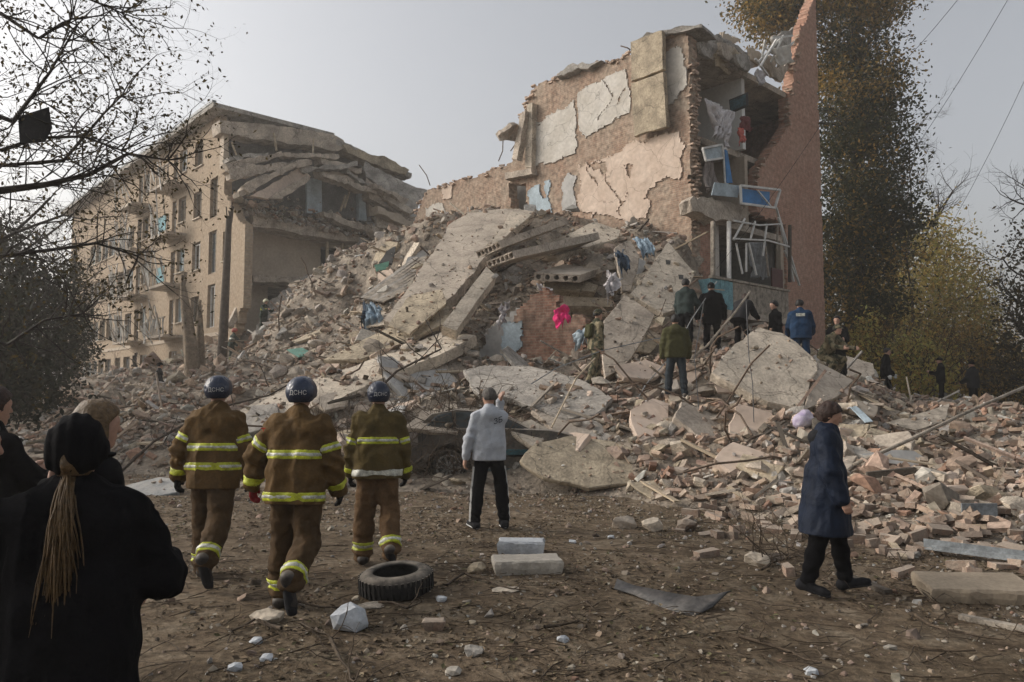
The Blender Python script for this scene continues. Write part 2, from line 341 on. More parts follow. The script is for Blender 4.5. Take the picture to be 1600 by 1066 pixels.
def ground_mat():
    m = bpy.data.materials.new('trodden_earth'); nt, N, L, B = nodes_of(m); tc = N.new('ShaderNodeTexCoord')
    def noise(s, d=6, r=.6):
        n = N.new('ShaderNodeTexNoise'); n.inputs['Scale'].default_value = s; n.inputs['Detail'].default_value = d; n.inputs['Roughness'].default_value = r; L.new(tc.outputs['Object'], n.inputs['Vector']); return n
    a = noise(.35); b = noise(2.2, 8, .7); c = noise(14, 6, .7)
    r1 = N.new('ShaderNodeValToRGB'); L.new(b.outputs['Fac'], r1.inputs['Fac'])
    for e, (p, cc) in zip([r1.color_ramp.elements[0], r1.color_ramp.elements[1]], [(.3, (.07, .053, .038)), (.72, (.24, .205, .158))]): e.position = p; e.color = (*cc, 1)
    e = r1.color_ramp.elements.new(.5); e.color = (.15, .117, .083, 1)
    r2 = N.new('ShaderNodeValToRGB'); L.new(a.outputs['Fac'], r2.inputs['Fac']); r2.color_ramp.elements[0].position = .35; r2.color_ramp.elements[1].position = .65
    r2.color_ramp.elements[0].color = (.75, .72, .66, 1); r2.color_ramp.elements[1].color = (1.25, 1.2, 1.15, 1)
    mx = N.new('ShaderNodeMix'); mx.data_type = 'RGBA'; mx.blend_type = 'MULTIPLY'; mx.inputs[0].default_value = 1; L.new(r1.outputs[0], mx.inputs[6]); L.new(r2.outputs[0], mx.inputs[7])
    mr = N.new('ShaderNodeMapRange'); mr.inputs[1].default_value = .35; mr.inputs[2].default_value = .65; mr.inputs[3].default_value = .55; mr.inputs[4].default_value = 1.3; L.new(c.outputs['Fac'], mr.inputs[0])
    m2 = N.new('ShaderNodeMix'); m2.data_type = 'RGBA'; m2.blend_type = 'MULTIPLY'; m2.inputs[0].default_value = 1; L.new(mx.outputs[2], m2.inputs[6]); L.new(mr.outputs[0], m2.inputs[7])
    L.new(m2.outputs[2], B.inputs['Base Color'])
    ad = N.new('ShaderNodeMath'); ad.operation = 'ADD'; L.new(b.outputs['Fac'], ad.inputs[0]); L.new(c.outputs['Fac'], ad.inputs[1])
    bp = N.new('ShaderNodeBump'); bp.inputs['Strength'].default_value = .9; bp.inputs['Distance'].default_value = .05; L.new(ad.outputs[0], bp.inputs['Height']); L.new(bp.outputs['Normal'], B.inputs['Normal'])
    B.inputs['Roughness'].default_value = .95; B.inputs['Specular IOR Level'].default_value = .1; return m
M_EARTH = ground_mat()
M_RUBB = mat('rubble_dust', (.27, .225, .175), .95, .35, 1.3, 1.0, 7, dist=.09)
def grid_obj(name, xs, ys, zf, m, smooth=True):
    gx, gy = np.meshgrid(xs, ys, indexing='ij'); gz = zf(gx, gy); V = np.stack([gx.ravel(), gy.ravel(), gz.ravel()], 1)
    i, j = np.meshgrid(np.arange(len(xs) - 1), np.arange(len(ys) - 1), indexing='ij'); n = len(ys); a = (i * n + j).ravel()
    return obj(name, npmesh(name, V, np.stack([a, a + n, a + n + 1, a + 1], 1), smooth), m)
# far sheet to the horizon with the near field as a finer sheet just above it
g = grid_obj('ground', np.concatenate([np.linspace(-1500, -40, 12), np.linspace(-36, 36, 145), np.linspace(40, 1500, 12)]),
             np.concatenate([np.linspace(-60, -1, 10), np.linspace(0, 20, 90), np.linspace(21, 60, 40), np.linspace(70, 2000, 20)]),
             lambda x, y: np.where((abs(x) < 36) & (y > 0) & (y < 61), np.minimum(.035 * fbm(x * .8, y * .8) - .02, .3), -.05), M_EARTH)
tag(g, kind='structure')
_mx = np.arange(-30, 34, .16); _my = np.arange(6, 50, .16)
mound = grid_obj('rubble_mound', _mx, _my, lambda x, y: H(x, y) - .03 + np.where(HB(x, y) < .03, -.12, 0), M_RUBB); tag(mound, kind='structure')
# ------------------------------------------------------------------ wall made of brick-sized cells
def wall_cells(name, origin, xd, length, z0, z1, thick, cell, maskf, m, parent, front=1, jit=.02, warp=0.0, wscale=1.5, off=0.0, surf=0.0):
    """a sheet of cells along xd from origin; only cells where maskf(t,z) holds are built; ragged where cut"""
    nx = max(1, int(round(length / cell[0]))); nz = max(1, int(round((z1 - z0) / cell[1])))
    tx = np.linspace(0, length, nx + 1); zz = np.linspace(z0, z1, nz + 1)
    ct, cz = np.meshgrid((tx[:-1] + tx[1:]) / 2, (zz[:-1] + zz[1:]) / 2, indexing='ij')
    wt, wz = ct, cz
    if warp:
        wt = ct + warp * fbm(ct * wscale + 3.1, cz * wscale, o=4) * 2; wz = cz + warp * fbm(ct * wscale + 40.7, cz * wscale + 8, o=4) * 2
    K = maskf(wt, wz)
    if K.sum() == 0: return None
    n = (nx + 1) * (nz + 1); gi, gj = np.meshgrid(np.arange(nx + 1), np.arange(nz + 1), indexing='ij'); ids = gi * (nz + 1) + gj
    vt, vz = np.meshgrid(tx, zz, indexing='ij')
    cnt = np.zeros((nx + 1, nz + 1)); cnt[:-1, :-1] += K; cnt[1:, :-1] += K; cnt[:-1, 1:] += K; cnt[1:, 1:] += K
    edge = ((cnt > 0) & (cnt < 4)).astype(float)
    r = rng.uniform(-1, 1, (4, nx + 1, nz + 1)) * jit
    sf = surf * fbm(vt * 2.3, vz * 2.3, o=3) if surf else 0
    vf = np.stack([vt + edge * r[0], np.full_like(vt, front * off) + front * (sf + edge * np.abs(r[2]) * .6), vz + edge * r[1] * .6], -1).reshape(-1, 3)
    vb = np.stack([vt + edge * r[3], np.full_like(vt, front * (off - thick)), vz + edge * r[1] * .6], -1).reshape(-1, 3)
    V = np.vstack([vf, vb]); Fs = []
    a, b, c, d = ids[:-1, :-1], ids[1:, :-1], ids[1:, 1:], ids[:-1, 1:]
    q = np.stack([a, b, c, d], -1)[K]
    if front > 0: q = q[:, ::-1]
    Fs.append(q); Fs.append(q[:, ::-1] + n)
    Kp = np.zeros((nx + 2, nz + 2), bool); Kp[1:-1, 1:-1] = K
    for di, dj, e0, e1 in ((-1, 0, a, d), (1, 0, c, b), (0, -1, b, a), (0, 1, d, c)):
        bm_ = K & ~Kp[1 + di:nx + 1 + di, 1 + dj:nz + 1 + dj]
        s0, s1 = e0[bm_], e1[bm_]; f = np.stack([s0, s1, s1 + n, s0 + n], -1)
        Fs.append(f if front < 0 else f[:, ::-1])
    Fall = np.vstack(Fs); used = np.unique(Fall); mp = np.full(2 * n, -1, np.int64); mp[used] = np.arange(len(used))
    me = npmesh(name, V[used], mp[Fall])
    o = obj(name, me, m, parent); o.location = Vector(origin)
    o.rotation_euler = (0, 0, math.atan2(xd.y, xd.x)); return o
def tz(u, v, origin, xd):
    n = Vector((xd.y, -xd.x, 0)); p = onpl(u, v, Vector(origin), n); return ((p - Vector(origin)).dot(xd), p.z)
def outline_jit(pts, step, jit, seed):
    rr = random.Random(seed); out = []
    c = sum((Vector(p) for p in pts), Vector()) / len(pts)
    for i, p in enumerate(pts):
        a, b = Vector(p), Vector(pts[(i + 1) % len(pts)]); L = (b - a).length; k = max(1, int(L / step)); nrm = ((a + b) / 2 - c); d = (b - a).normalized(); nrm = (nrm - d * nrm.dot(d))
        if nrm.length > 1e-6: nrm.normalize()
        drift = 0
        for q in range(k):
            drift = .6 * drift + rr.uniform(-1, 1)
            out.append(a.lerp(b, q / k) + nrm * (0 if q == 0 else drift * jit) + d * (rr.uniform(-.3, .3) * step if q else 0))
    return out
def slab_mesh(name, pts, thick, away, jit=.05, step=.22, seed=0):
    """plate with broken rim: pts = outline of the visible face in 3-D, away = direction of its thickness"""
    ol = outline_jit(pts, step, jit, seed); rr = random.Random(seed + 5); n = len(ol); c = sum(ol, Vector()) / n
    nrm = Vector()
    for i in range(n): nrm += (ol[i] - c).cross(ol[(i + 1) % n] - c)
    nrm.normalize()
    if nrm.dot(away) > 0: nrm = -nrm; ol = ol[::-1]
    aw = -nrm; V = []
    rings = [(0, -.012), (.18, .004), (.55, .0), (1.0, -.02)]
    for f, o in rings:
        for p in ol:
            q = p + aw * (thick * (f + (rr.uniform(-.1, .1) if 0 < f < 1 else 0))); d = p - c
            if d.length > 1e-6: d.normalize()
            V.append(q + d * (o + (rr.uniform(-.5, .5) * jit * .7 if f > 0 else 0)))
    Fc = [list(range(n))[::1]]
    for k in range(len(rings) - 1):
        for i in range(n):
            j = (i + 1) % n; Fc.append([k * n + i, (k + 1) * n + i, (k + 1) * n + j, k * n + j])
    Fc.append([(len(rings) - 1) * n + i for i in range(n)][::-1])
    return V, Fc
def fitplane(pts):
    A = np.array([list(p) for p in pts]); c = A.mean(0); _, _, vt = np.linalg.svd(A - c); return Vector(c), Vector(vt[2])
_slabseed = [100]
def slab_px(name, corners, thick, m, parent=None, jit=.05, label=None, cat=None, group=None, step=.22, away=None):
    """corners (u, v, Y): one plane is fitted through them and the outline laid on it"""
    _slabseed[0] += 1
    if isinstance(corners[0], Vector):
        pts = corners; c, n = fitplane(pts)
    else:
        pts = [P(*c) for c in corners]; c, n = fitplane(pts); pts = [onpl(u, v, c, n) for u, v, _ in corners]
    aw = away or (c - CAM).normalized()
    V, Fc = slab_mesh(name, pts, thick, aw, jit, step, _slabseed[0])
    base = Vector(c) if parent is None else Vector()
    me = pymesh(name, [v - base for v in V], Fc)
    o = obj(name, me, m, parent)
    if parent is None: o.location = base
    if label: tag(o, label, cat or 'slab', group)
    return o
def lbox(mb, origin, xd, t0, t1, y0, y1, z0, z1):
    """box in wall axes: t along xd, y along rot90(xd)"""
    yd = Vector((-xd.y, xd.x, 0)); o = Vector(origin)
    vs = [o + xd * t + yd * y + UPV * z for t in (t0, t1) for y in (y0, y1) for z in (z0, z1)]
    mb.add(vs, [[0, 1, 3, 2], [4, 6, 7, 5], [0, 4, 5, 1], [2, 3, 7, 6], [0, 2, 6, 4], [1, 5, 7, 3]]); return mb
# ------------------------------------------------------------------ left part of the block
LP = P(345, 618, 41); LP.z = 0
YD1 = Vector((-D1.y, D1.x, 0))                      # out of the long facade (= -D2)
def KP(u, v, off=0.0): return onpl(u, v, LP + D1 * off, D1)          # on the cut across the block
def FT(u, v=500, out=0.0): return (onpl(u, v, LP + YD1 * out, YD1) - LP).dot(D1)
lb = thing('apartment_block', 'five storey tan brick apartment block torn open at its end beside the rubble', 'building', LP)
ZF = [2.2 + 3.05 * k for k in range(6)]             # floor levels
_edge = [(tz(u, v, LP, D1)[1], tz(u, v, LP, D1)[0]) for u, v in [(366, 640), (362, 560), (370, 500), (386, 455), (392, 410), (389, 360), (374, 345), (362, 322), (353, 300), (348, 255), (343, 190), (343, 150)]]
ez = np.array([e[0] for e in _edge]); et = np.array([e[1] for e in _edge])
LEN_L = 36.0; T0 = -2.6
wins = []                                           # (t, width, z0, z1, kind)
for u, rows, w, kind in [(351, (1, 2), 1.1, 'w'), (329, (1, 2, 3), 1.0, 's'), (304, (0, 1, 2, 3, 4), 1.3, 'w'), (272, (0,), 1.5, 'w'), (226, (0,), 1.5, 'w'),
                         (200, (0, 1, 2, 3), 1.35, 'w'), (186, (0, 1, 2, 3), 1.35, 'w'), (171, (0, 1, 2, 3), 1.4, 'w'), (160.5, (0, 1, 2, 3), 1.4, 'w'), (150, (0, 1, 2, 3), 1.4, 'w'), (141, (0, 1, 2, 3), 1.4, 'w'), (133, (0, 1, 2), 1.4, 'w')]:
    t = FT(u)
    for k in rows:
        zc = 3.62 + 3.05 * k
        wins.append((t, w, zc - (1.25 if kind == 's' else .8), zc + (1.1 if kind == 's' else .75), kind))
balc = [(FT(272), k) for k in (1, 2, 3, 4)] + [(FT(217), k) for k in (1, 2, 3, 4)]
for t, k in balc: wins.append((t - .75, 1.2, ZF[k] + .8, ZF[k] + 2.3, 'w')); wins.append((t + .55, .85, ZF[k] + .05, ZF[k] + 2.3, 'd'))
wins.append((FT(209), 1.1, .6, 3.0, 'd'))
def lmask(t, z):
    t = t + T0; k = t > np.interp(z, ez, et) + .22 * vnoise(z * 3, z * 0 + 2)
    for (tc, w, z0, z1, kd) in wins: k &= ~((abs(t - tc) < w / 2) & (z > z0) & (z < z1))
    return k
fw = wall_cells('facade_wall', LP + D1 * T0, D1, LEN_L, 0, 17.3, .42, (.18, .15), lmask, M_BRT, lb, 1, jit=.012)
rw = random.Random(3)
for (tc, w, z0, z1, kd) in wins:
    if tc < .4 and z0 < 7: pass
    fr = MB(); y0, y1 = -.24, -.16; a, b = tc - w / 2, tc + w / 2; th = .07
    lbox(fr, LP, D1, a, a + th, y0, y1, z0, z1); lbox(fr, LP, D1, b - th, b, y0, y1, z0, z1)
    lbox(fr, LP, D1, a + th, b - th, y0, y1, z0, z0 + th); lbox(fr, LP, D1, a + th, b - th, y0, y1, z1 - th, z1)
    nm = 2 if w > 1.3 else 1
    if kd != 'd':
        for q in range(1, nm + 1): lbox(fr, LP, D1, a + (b - a) * q / (nm + 1) - .03, a + (b - a) * q / (nm + 1) + .03, y0 + .005, y1 - .005, z0 + th, z1 - th)
    else: lbox(fr, LP, D1, a + th, b - th, y0 + .005, y1 - .005, z0 + .8, z0 + .88)
    wo = fr.build('window' if kd != 'd' else 'balcony_door', M_WHITE if rw.random() < .55 else M_WOOD, lb)
    if kd == 'w':
        sl = MB(); lbox(sl, LP, D1, a - .06, b + .06, -.12, .10, z0 - .07, z0 - .012); sl.build('sill', M_CONCP, wo)
    if rw.random() < .62:
        pn = MB(); x1 = b - th if rw.random() < .75 else (a + b) / 2
        lbox(pn, LP, D1, a + th, x1, -.21, -.20, z0 + th, z1 - th); pn.build('pane', M_GLASS if rw.random() < .5 else M_GLASS2, wo)
# floors, rear wall, far end, roof
for k in range(0, 5):
    m_ = MB(); lbox(m_, LP, D1, .35 if k != 4 else 4.0, 33.2, -12.0, -.43, ZF[k] - .22, ZF[k]); m_.build('floor_slab', M_CONC, lb)
m_ = MB(); lbox(m_, LP, D1, 7.0, 33.2, -12.4, -12.01, 0, 17.1); lbox(m_, LP, D1, 1.2, 6.99, -12.4, -12.01, 0, 13.2); m_.build('rear_wall', M_BRT, lb)
m_ = MB(); lbox(m_, LP, D1, 33.0, 33.38, -12.0, -.44, 0, 17.1); m_.build('end_wall', M_BRT, lb)
m_ = MB(); lbox(m_, LP, D1, 9.0, 34.2, -12.8, .75, 17.32, 17.56); lbox(m_, LP, D1, .2, 8.99, -6.6, .75, 17.32, 17.56); rf = m_.build('roof', M_CONC2, lb)
m_ = MB(); lbox(m_, LP, D1, .3, 34.2, .55, .78, 17.57, 17.72); m_.build('eave_gutter', M_METALG, rf)
for tt in (8, 15, 22, 28):
    m_ = MB(); lbox(m_, LP, D1, tt, tt + .3, -11.9, -.45, .2, 17.0); m_.build('partition_wall', M_PLB, lb)
m_ = MB(); lbox(m_, LP, D1, T0 + 1.6, 33.0, .42, .52, 0, .9); 
for k in (1,):
    m_ = MB(); lbox(m_, LP, D1, .2, 33.0, .003, .05, ZF[k] - .35, ZF[k] - .15); m_.build('string_course', M_PLB, lb)
# cross walls exposed by the break
def kz(u, v): p = KP(u, v); return (p - LP).dot(D2), p.z
def crosswall(t, s0, s1, z0, z1, m, nm='cross_wall', th=.28, holes=(), warp=.0):
    o = LP + D1 * t
    return wall_cells(nm, o + D2 * s0, D2, s1 - s0, z0, z1, th, (.2, .15), lambda x, z: ~np.any([((x + s0 > h[0]) & (x + s0 < h[1]) & (z > h[2]) & (z < h[3])) for h in holes] + [np.zeros_like(x, bool)], axis=0), m, lb, -1, jit=.015, warp=warp, surf=.01)
sA, zA = kz(398, 360); sB, zB = kz(512, 425)
crosswall(.9, 1.0, 11.8, ZF[2] + .02, ZF[3] - .25, M_PLB, holes=[(sB + .1, sB + 1.5, ZF[2] + .1, ZF[2] + 2.3)])
crosswall(1.1, .6, 11.8, ZF[1] + .02, ZF[2] - .25, M_PLB, holes=[(3.0, 5.2, ZF[1], ZF[1] + 2.7)])
crosswall(1.5, .6, 11.8, .2, ZF[1] - .25, M_PLD)
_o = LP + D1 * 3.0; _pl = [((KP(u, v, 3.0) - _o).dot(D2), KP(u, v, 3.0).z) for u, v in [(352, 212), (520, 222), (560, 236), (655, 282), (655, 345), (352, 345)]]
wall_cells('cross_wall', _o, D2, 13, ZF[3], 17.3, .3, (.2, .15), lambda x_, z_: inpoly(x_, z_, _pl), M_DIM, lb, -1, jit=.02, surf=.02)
_A, _B = KP(518, 213, -.5), KP(644, 271, -.6)
slab_px('tilted_roof', [_A, _B, _B + D1 * 10, _A + D1 * 10], .35, M_CONC2, lb, .08, away=-UPV)

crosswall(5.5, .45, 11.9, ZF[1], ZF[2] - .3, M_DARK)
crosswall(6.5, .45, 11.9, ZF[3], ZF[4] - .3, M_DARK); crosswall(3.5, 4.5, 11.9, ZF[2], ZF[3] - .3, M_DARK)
def kslab(pts, th, m, nm='broken_slab', off=0, jit=.06, away=None): return slab_px(nm, [KP(u, v, o) for u, v, o in pts], th, m, lb, jit, away=away)
# roof edge that sags to the right, floor edges, collapsed floor plates
kslab([(343, 188, -.4), (440, 197, -.5), (525, 212, -.5), (545, 228, -.5), (523, 236, -.5), (345, 207, -.4)], 1.2, M_CONC, 'roof_edge', jit=.07)
kslab([(535, 226, -.6), (605, 246, -.7), (640, 266, -.7), (634, 274, -.7), (618, 268, -.7), (543, 238, -.6)], 1.0, M_CONCO, 'roof_edge', jit=.09)
kslab([(395, 337, -.6), (480, 352, -.6), (562, 368, -.6), (561, 378, -.6), (480, 368, -.6), (393, 353, -.6)], 1.6, M_CONC, 'floor_slab_edge', jit=.05)
kslab([(395, 430, -.5), (480, 433, -.5), (500, 437, -.5), (499, 444, -.5), (396, 440, -.5)], 1.6, M_CONC, 'floor_slab_edge', jit=.05)
kslab([(350, 196, -.2), (356, 196, -.2), (358, 262, -.2), (349, 262, -.2)], .5, M_PLB, 'pier', jit=.03)
kslab([(352, 256, -1.5), (440, 236, -1.6), (443, 243, -1.6), (400, 256, -1.5), (358, 268, -1.5)], .5, M_CONC, 'fallen_plate')
kslab([(444, 238, -1.6), (530, 241, -1.2), (531, 247, -1.2), (445, 244, -1.6)], .6, M_CONC, 'fallen_plate')
kslab([(352, 268, -1.8), (400, 258, -1.8), (487, 250, -1.8), (488, 257, -1.8), (420, 268, -1.8), (360, 280, -1.8)], .6, M_CONC, 'fallen_plate', jit=.09)
kslab([(380, 290, -2.2), (462, 254, -2.2), (468, 258, -2.2), (390, 302, -2.2)], .5, M_CONC, 'fallen_plate')
slab_px('leaning_plate', [KP(392, 306, -2.6), KP(466, 262, -1.4), KP(486, 276, -1.2), KP(420, 312, -2.4)], .2, M_PLP, lb, .06)
kslab([(420, 310, -2.5), (482, 272, -2.5), (485, 280, -2.5), (440, 312, -2.5)], .25, M_CONC, 'fallen_plate')
slab_px('hanging_roof_plate', [KP(570, 252, -.8), KP(640, 290, -1.6), KP(668, 297, -2.5), KP(648, 331, -2.6), KP(615, 310, -1.8), KP(572, 276, -1.0)], .28, M_CONC2, lb, .09)
kslab([(573, 278, -1.2), (616, 310, -1.9), (648, 330, -2.6), (640, 334, -2.6), (610, 318, -1.9), (570, 288, -1.2)], .35, M_CONC, 'fallen_plate')
kslab([(479, 279, -.3), (503, 278, -.3), (503, 333, -.3), (480, 333, -.3)], .2, M_BLUEP, 'door_panel', jit=.01)
kslab([(560, 288, -.6), (570, 286, -.6), (573, 345, -.6), (561, 344, -.6)], .3, M_BLUEP, 'pier', jit=.03)
kslab([(575, 290, -.6), (580, 290, -.6), (584, 336, -.6), (577, 338, -.6)], .25, M_PLB, 'pier', jit=.03)
kslab([(560, 370, -.6), (573, 372, -.6), (572, 430, -.6), (560, 430, -.6)], .4, M_PLD, 'pier', jit=.04)
kslab([(496, 262, -1), (560, 274, -1), (552, 286, -1), (500, 276, -1)], .7, M_PLB, 'fallen_plate', jit=.08)
kslab([(383, 360, -.2), (396, 362, -.2), (395, 390, -.2), (384, 388, -.2)], .25, M_BLUEP, 'plaster_remnant', jit=.03)
kslab([(510, 378, -.1), (514, 378, -.1), (514, 412, -.1), (510, 412, -.1)], .12, M_WOODP, 'door_jamb', jit=.0)
kslab([(534, 380, -.1), (538, 380, -.1), (538, 412, -.1), (534, 412, -.1)], .12, M_WOODP, 'door_jamb', jit=.0)
slab_px('leaning_beam', [KP(388, 440, -1.4), KP(396, 442, -1.4), KP(366, 512, -2.0), KP(355, 510, -2.0)], .35, M_CONC, lb, .03)
slab_px('leaning_plate', [KP(480, 428, -1.5), KP(500, 438, -1.5), KP(415, 500, -2.6), KP(394, 530, -2.8), KP(420, 470, -2.2)], .22, M_CONC2, lb, .07)
for (u0, v0, u1, v1, w_, o_, m_) in [(500, 246, 566, 262, 9, -1.2, M_CONC), (470, 262, 560, 252, 7, -1.6, M_CONC2), (505, 268, 590, 296, 8, -1.8, M_CONC), (540, 262, 600, 300, 9, -1.3, M_CONC2), (575, 300, 640, 338, 10, -1.5, M_CONC), (585, 286, 650, 316, 8, -2.2, M_CONC), (400, 262, 470, 246, 8, -1.0, M_CONC2), (372, 300, 420, 272, 7, -2.0, M_CONC), (356, 246, 420, 238, 6, -1.1, M_CONC2), (505, 330, 572, 352, 8, -1.2, M_CONC), (590, 322, 645, 345, 12, -2.4, M_PLB), (580, 350, 625, 385, 10, -2.2, M_CONC)]:
    kslab([(u0, v0, o_), (u1, v1, o_), (u1 - 1, v1 + w_, o_), (u0 + 2, v0 + w_, o_)], .8, m_, 'fallen_plate', jit=.1)
a_ = MB(); a_.tube([KP(397, 192, .3), KP(397, 178, .3)], .025, 5); a_.build('antenna', M_METALD, lb)
for (u0, v0, u1, v1) in [(362, 222, 372, 250), (428, 208, 432, 236), (490, 216, 489, 240), (540, 305, 532, 330), (546, 300, 538, 325)]:
    a_ = MB(); a_.bar(KP(u0, v0, -.6), KP(u1, v1, -.8), .09); a_.build('dangling_lath', M_WOODP, lb)
slab_px('rear_partition', [KP(560, 318, 5), KP(668, 330, 5), KP(668, 420, 5), KP(560, 420, 5)], .3, M_PLD, lb, .05)
slab_px('leaning_plate', [KP(588, 330, -1.5), KP(650, 338, -2), KP(646, 362, -2.4), KP(590, 356, -1.8)], .3, M_CONC, lb, .06)
# balconies with broken glazing
for i, (t, k) in enumerate(balc):
    z = ZF[k]; b_ = MB(); lbox(b_, LP, D1, t - 1.6, t + 1.6, .01, 1.15, z - .16, z); bo = b_.build('balcony', M_CONC, lb)
    rr = random.Random(i + 40)
    if k < 4 or i < 4:
        for q in range(13):
            tt = t - 1.5 + 3.0 * q / 12
            r_ = MB(); r_.bar(LP + D1 * tt + YD1 * 1.08 + UPV * (z + .002), LP + D1 * (tt + rr.uniform(-.05, .05)) + YD1 * (1.08 + rr.uniform(-.1, .12)) + UPV * (z + .95), .035); r_.build('baluster', M_WOOD if i % 2 else M_METALG, bo)
        r_ = MB(); lbox(r_, LP, D1, t - 1.55, t + 1.55, 1.03, 1.13, z + .96, z + 1.04); r_.build('rail', M_WOOD, bo)
        if i in (1, 2, 5):
            r_ = MB(); lbox(r_, LP, D1, t - 1.5, t - .2, 1.14, 1.17, z + .05, z + .95); r_.build('balcony_panel', M_TURQ if i != 5 else M_WOOD, bo)
    for q in range(16 if i in (0, 1, 4, 5, 6) else 7):
        p0 = LP + D1 * (t + rr.uniform(-1.6, 1.6)) + YD1 * (1.1 + rr.uniform(0, .3)) + UPV * (z + rr.uniform(-.5, 1.0))
        p1 = p0 + D1 * rr.gauss(0, .35) + YD1 * rr.uniform(-.1, .5) + UPV * rr.uniform(.7, 2.0)
        r_ = MB(); r_.bar(p0, p1, .055, .05); r_.build('broken_frame', M_WHITE if rr.random() < .75 else M_WOOD, bo)
# ------------------------------------------------------------------ right part of the block
C0 = P(1085, 618, 26.5); C0.z = 0
rb = thing('gable_block', 'standing end of the brick block with torn rooms and a red gable wall', 'building', C0)
def CT(u, v): return tz(u, v, C0, D1)
def BT(u, v): return tz(u, v, C0, D2)
def CPn(u, v, off=0.0): return onpl(u, v, C0 + YD1 * off, YD1)
def BPn(u, v, off=0.0): return onpl(u, v, C0 - D1 * off, D1)
Ccont = [CT(*p) for p in [(1084, 62), (1060, 50), (1040, 56), (1005, 66), (985, 82), (960, 96), (930, 101), (890, 108), (868, 122), (842, 136), (826, 152), (814, 185), (806, 248), (793, 258), (760, 270), (722, 280), (690, 292), (668, 300), (652, 330), (640, 385), (640, 520), (1086, 640), (1086, 62)]]
Ccont[-1] = (-.01, Ccont[-1][1]); Ccont[-2] = (-.01, 0)
holesC = [[CT(*p) for p in q] for q in [[(796, 290), (824, 284), (826, 345), (798, 350)], [(846, 282), (858, 280), (858, 330), (846, 333)]]]
cw = wall_cells('middle_wall', C0, D1, 19, 0, 17.5, .5, (.125, .08), lambda t, z: inpoly(t, z, Ccont) & ~inpoly(t, z, holesC[0]) , M_BRD, rb, 1, jit=.03, warp=.10, wscale=1.2, surf=.035)
def plaster(name, px, m, off=.03, cracks=(), cell=.06, warp=.12, chips=()):
    pl = [CT(*p) for p in px]; t0 = min(p[0] for p in pl) - .4; t1 = max(p[0] for p in pl) + .4; z0 = min(p[1] for p in pl) - .4; z1 = max(p[1] for p in pl) + .4
    ck = [[CT(*p) for p in c] for c in cracks]; cp_ = [[CT(*p) for p in c] for c in chips]
    def mk(t, z):
        t = t + t0; k = inpoly(t, z, pl)
        for c in ck: k &= segdist(t, z, c) > .03
        for c in cp_: k &= ~inpoly(t, z, c)
        return k
    return wall_cells(name, C0 + D1 * t0, D1, t1 - t0, z0, z1, .045, (cell, cell), mk, m, rb, 1, jit=.02, warp=warp, wscale=2.2, off=off + .015, surf=.025)
plaster('plaster_panel', [(832, 200), (850, 188), (876, 170), (899, 155), (900, 238), (868, 250), (832, 262)], M_PLW, cracks=[[(843, 200), (850, 185), (862, 178)], [(872, 172), (885, 168)]])
plaster('plaster_panel', [(904, 148), (935, 128), (982, 106), (985, 180), (948, 196), (918, 214), (906, 208)], M_PLW, cracks=[[(942, 126), (950, 140), (956, 150), (948, 170), (936, 186)], [(978, 140), (966, 160)]])
plaster('plaster_panel', [(1036, 92), (1050, 78), (1071, 70), (1072, 130), (1058, 160), (1040, 172)], M_PLW)
plaster('plaster_panel', [(905, 256), (922, 258), (945, 246), (965, 236), (1000, 222), (1030, 212), (1066, 208), (1068, 262), (1062, 275), (1052, 285), (1036, 296), (1020, 296), (1014, 330), (1005, 346), (960, 340), (905, 330)], M_PLP, warp=.16,
        cracks=[[(948, 262), (952, 285), (962, 300), (970, 318), (972, 332)], [(966, 325), (980, 300)], [(922, 262), (932, 285)]],
        chips=[[(922, 256), (950, 252), (948, 275), (936, 268)], [(982, 256), (990, 254), (988, 272), (984, 274)], [(1018, 296), (1060, 275), (1064, 300), (1012, 318)]])
plaster('plaster_panel', [(826, 300), (842, 290), (860, 285), (858, 312), (862, 335), (840, 340), (826, 335)], M_BLUEP, chips=[[(845, 288), (852, 286), (852, 312), (845, 314)]])
plaster('plaster_panel', [(876, 300), (890, 272), (898, 280), (900, 325), (880, 330)], M_PLD)
plaster('plaster_panel', [(664, 325), (690, 318), (700, 340), (668, 352)], M_PLW); plaster('plaster_panel', [(692, 292), (706, 288), (708, 308), (693, 312)], M_PLP)
# concrete plate hanging down the wall, cracked in two, and slabs left along the broken top
slab_px('hanging_plate', [CPn(985, 66, .5), CPn(1034, 47, .5), CPn(1036, 108, .5), CPn(1012, 118, .5), CPn(986, 127, .5)], .22, M_CONCO, rb, .02)
slab_px('hanging_plate', [CPn(986, 130, .5), CPn(1012, 121, .5), CPn(1036, 112, .5), CPn(1041, 198, .42), CPn(1015, 205, .42), CPn(991, 214, .42)], .22, M_CONCO, rb, .02)
slab_px('roof_plate', [CPn(984, 66, .5), CPn(1010, 50, .5), CPn(1096, 37, .0), CPn(1098, 43, .0), CPn(1040, 54, .3), CPn(1000, 66, .5)], 1.4, M_CONC2, rb, .06)
slab_px('roof_plate', [CPn(868, 120, .4), CPn(895, 98, .3), CPn(940, 94, .2), CPn(925, 102, .3), CPn(895, 112, .3)], .9, M_CONC2, rb, .09)
slab_px('broken_pier', [CPn(822, 163, .3), CPn(832, 160, .3), CPn(830, 262, .3), CPn(821, 262, .3)], .3, M_CONCP, rb, .03)
slab_px('broken_pier', [CPn(812, 180, .5), CPn(821, 172, .5), CPn(808, 250, .7), CPn(800, 248, .7)], .3, M_CONC, rb, .04)
slab_px('balcony_remnant', [CPn(778, 214, 1.0), CPn(800, 196, 1.0), CPn(812, 196, .3), CPn(808, 222, .3), CPn(782, 221, 1.0)], .3, M_CONC, rb, .06)
slab_px('lintel', [CPn(788, 270, .35), CPn(830, 262, .35), CPn(831, 272, .35), CPn(789, 281, .35)], .5, M_CONC, rb, .03)
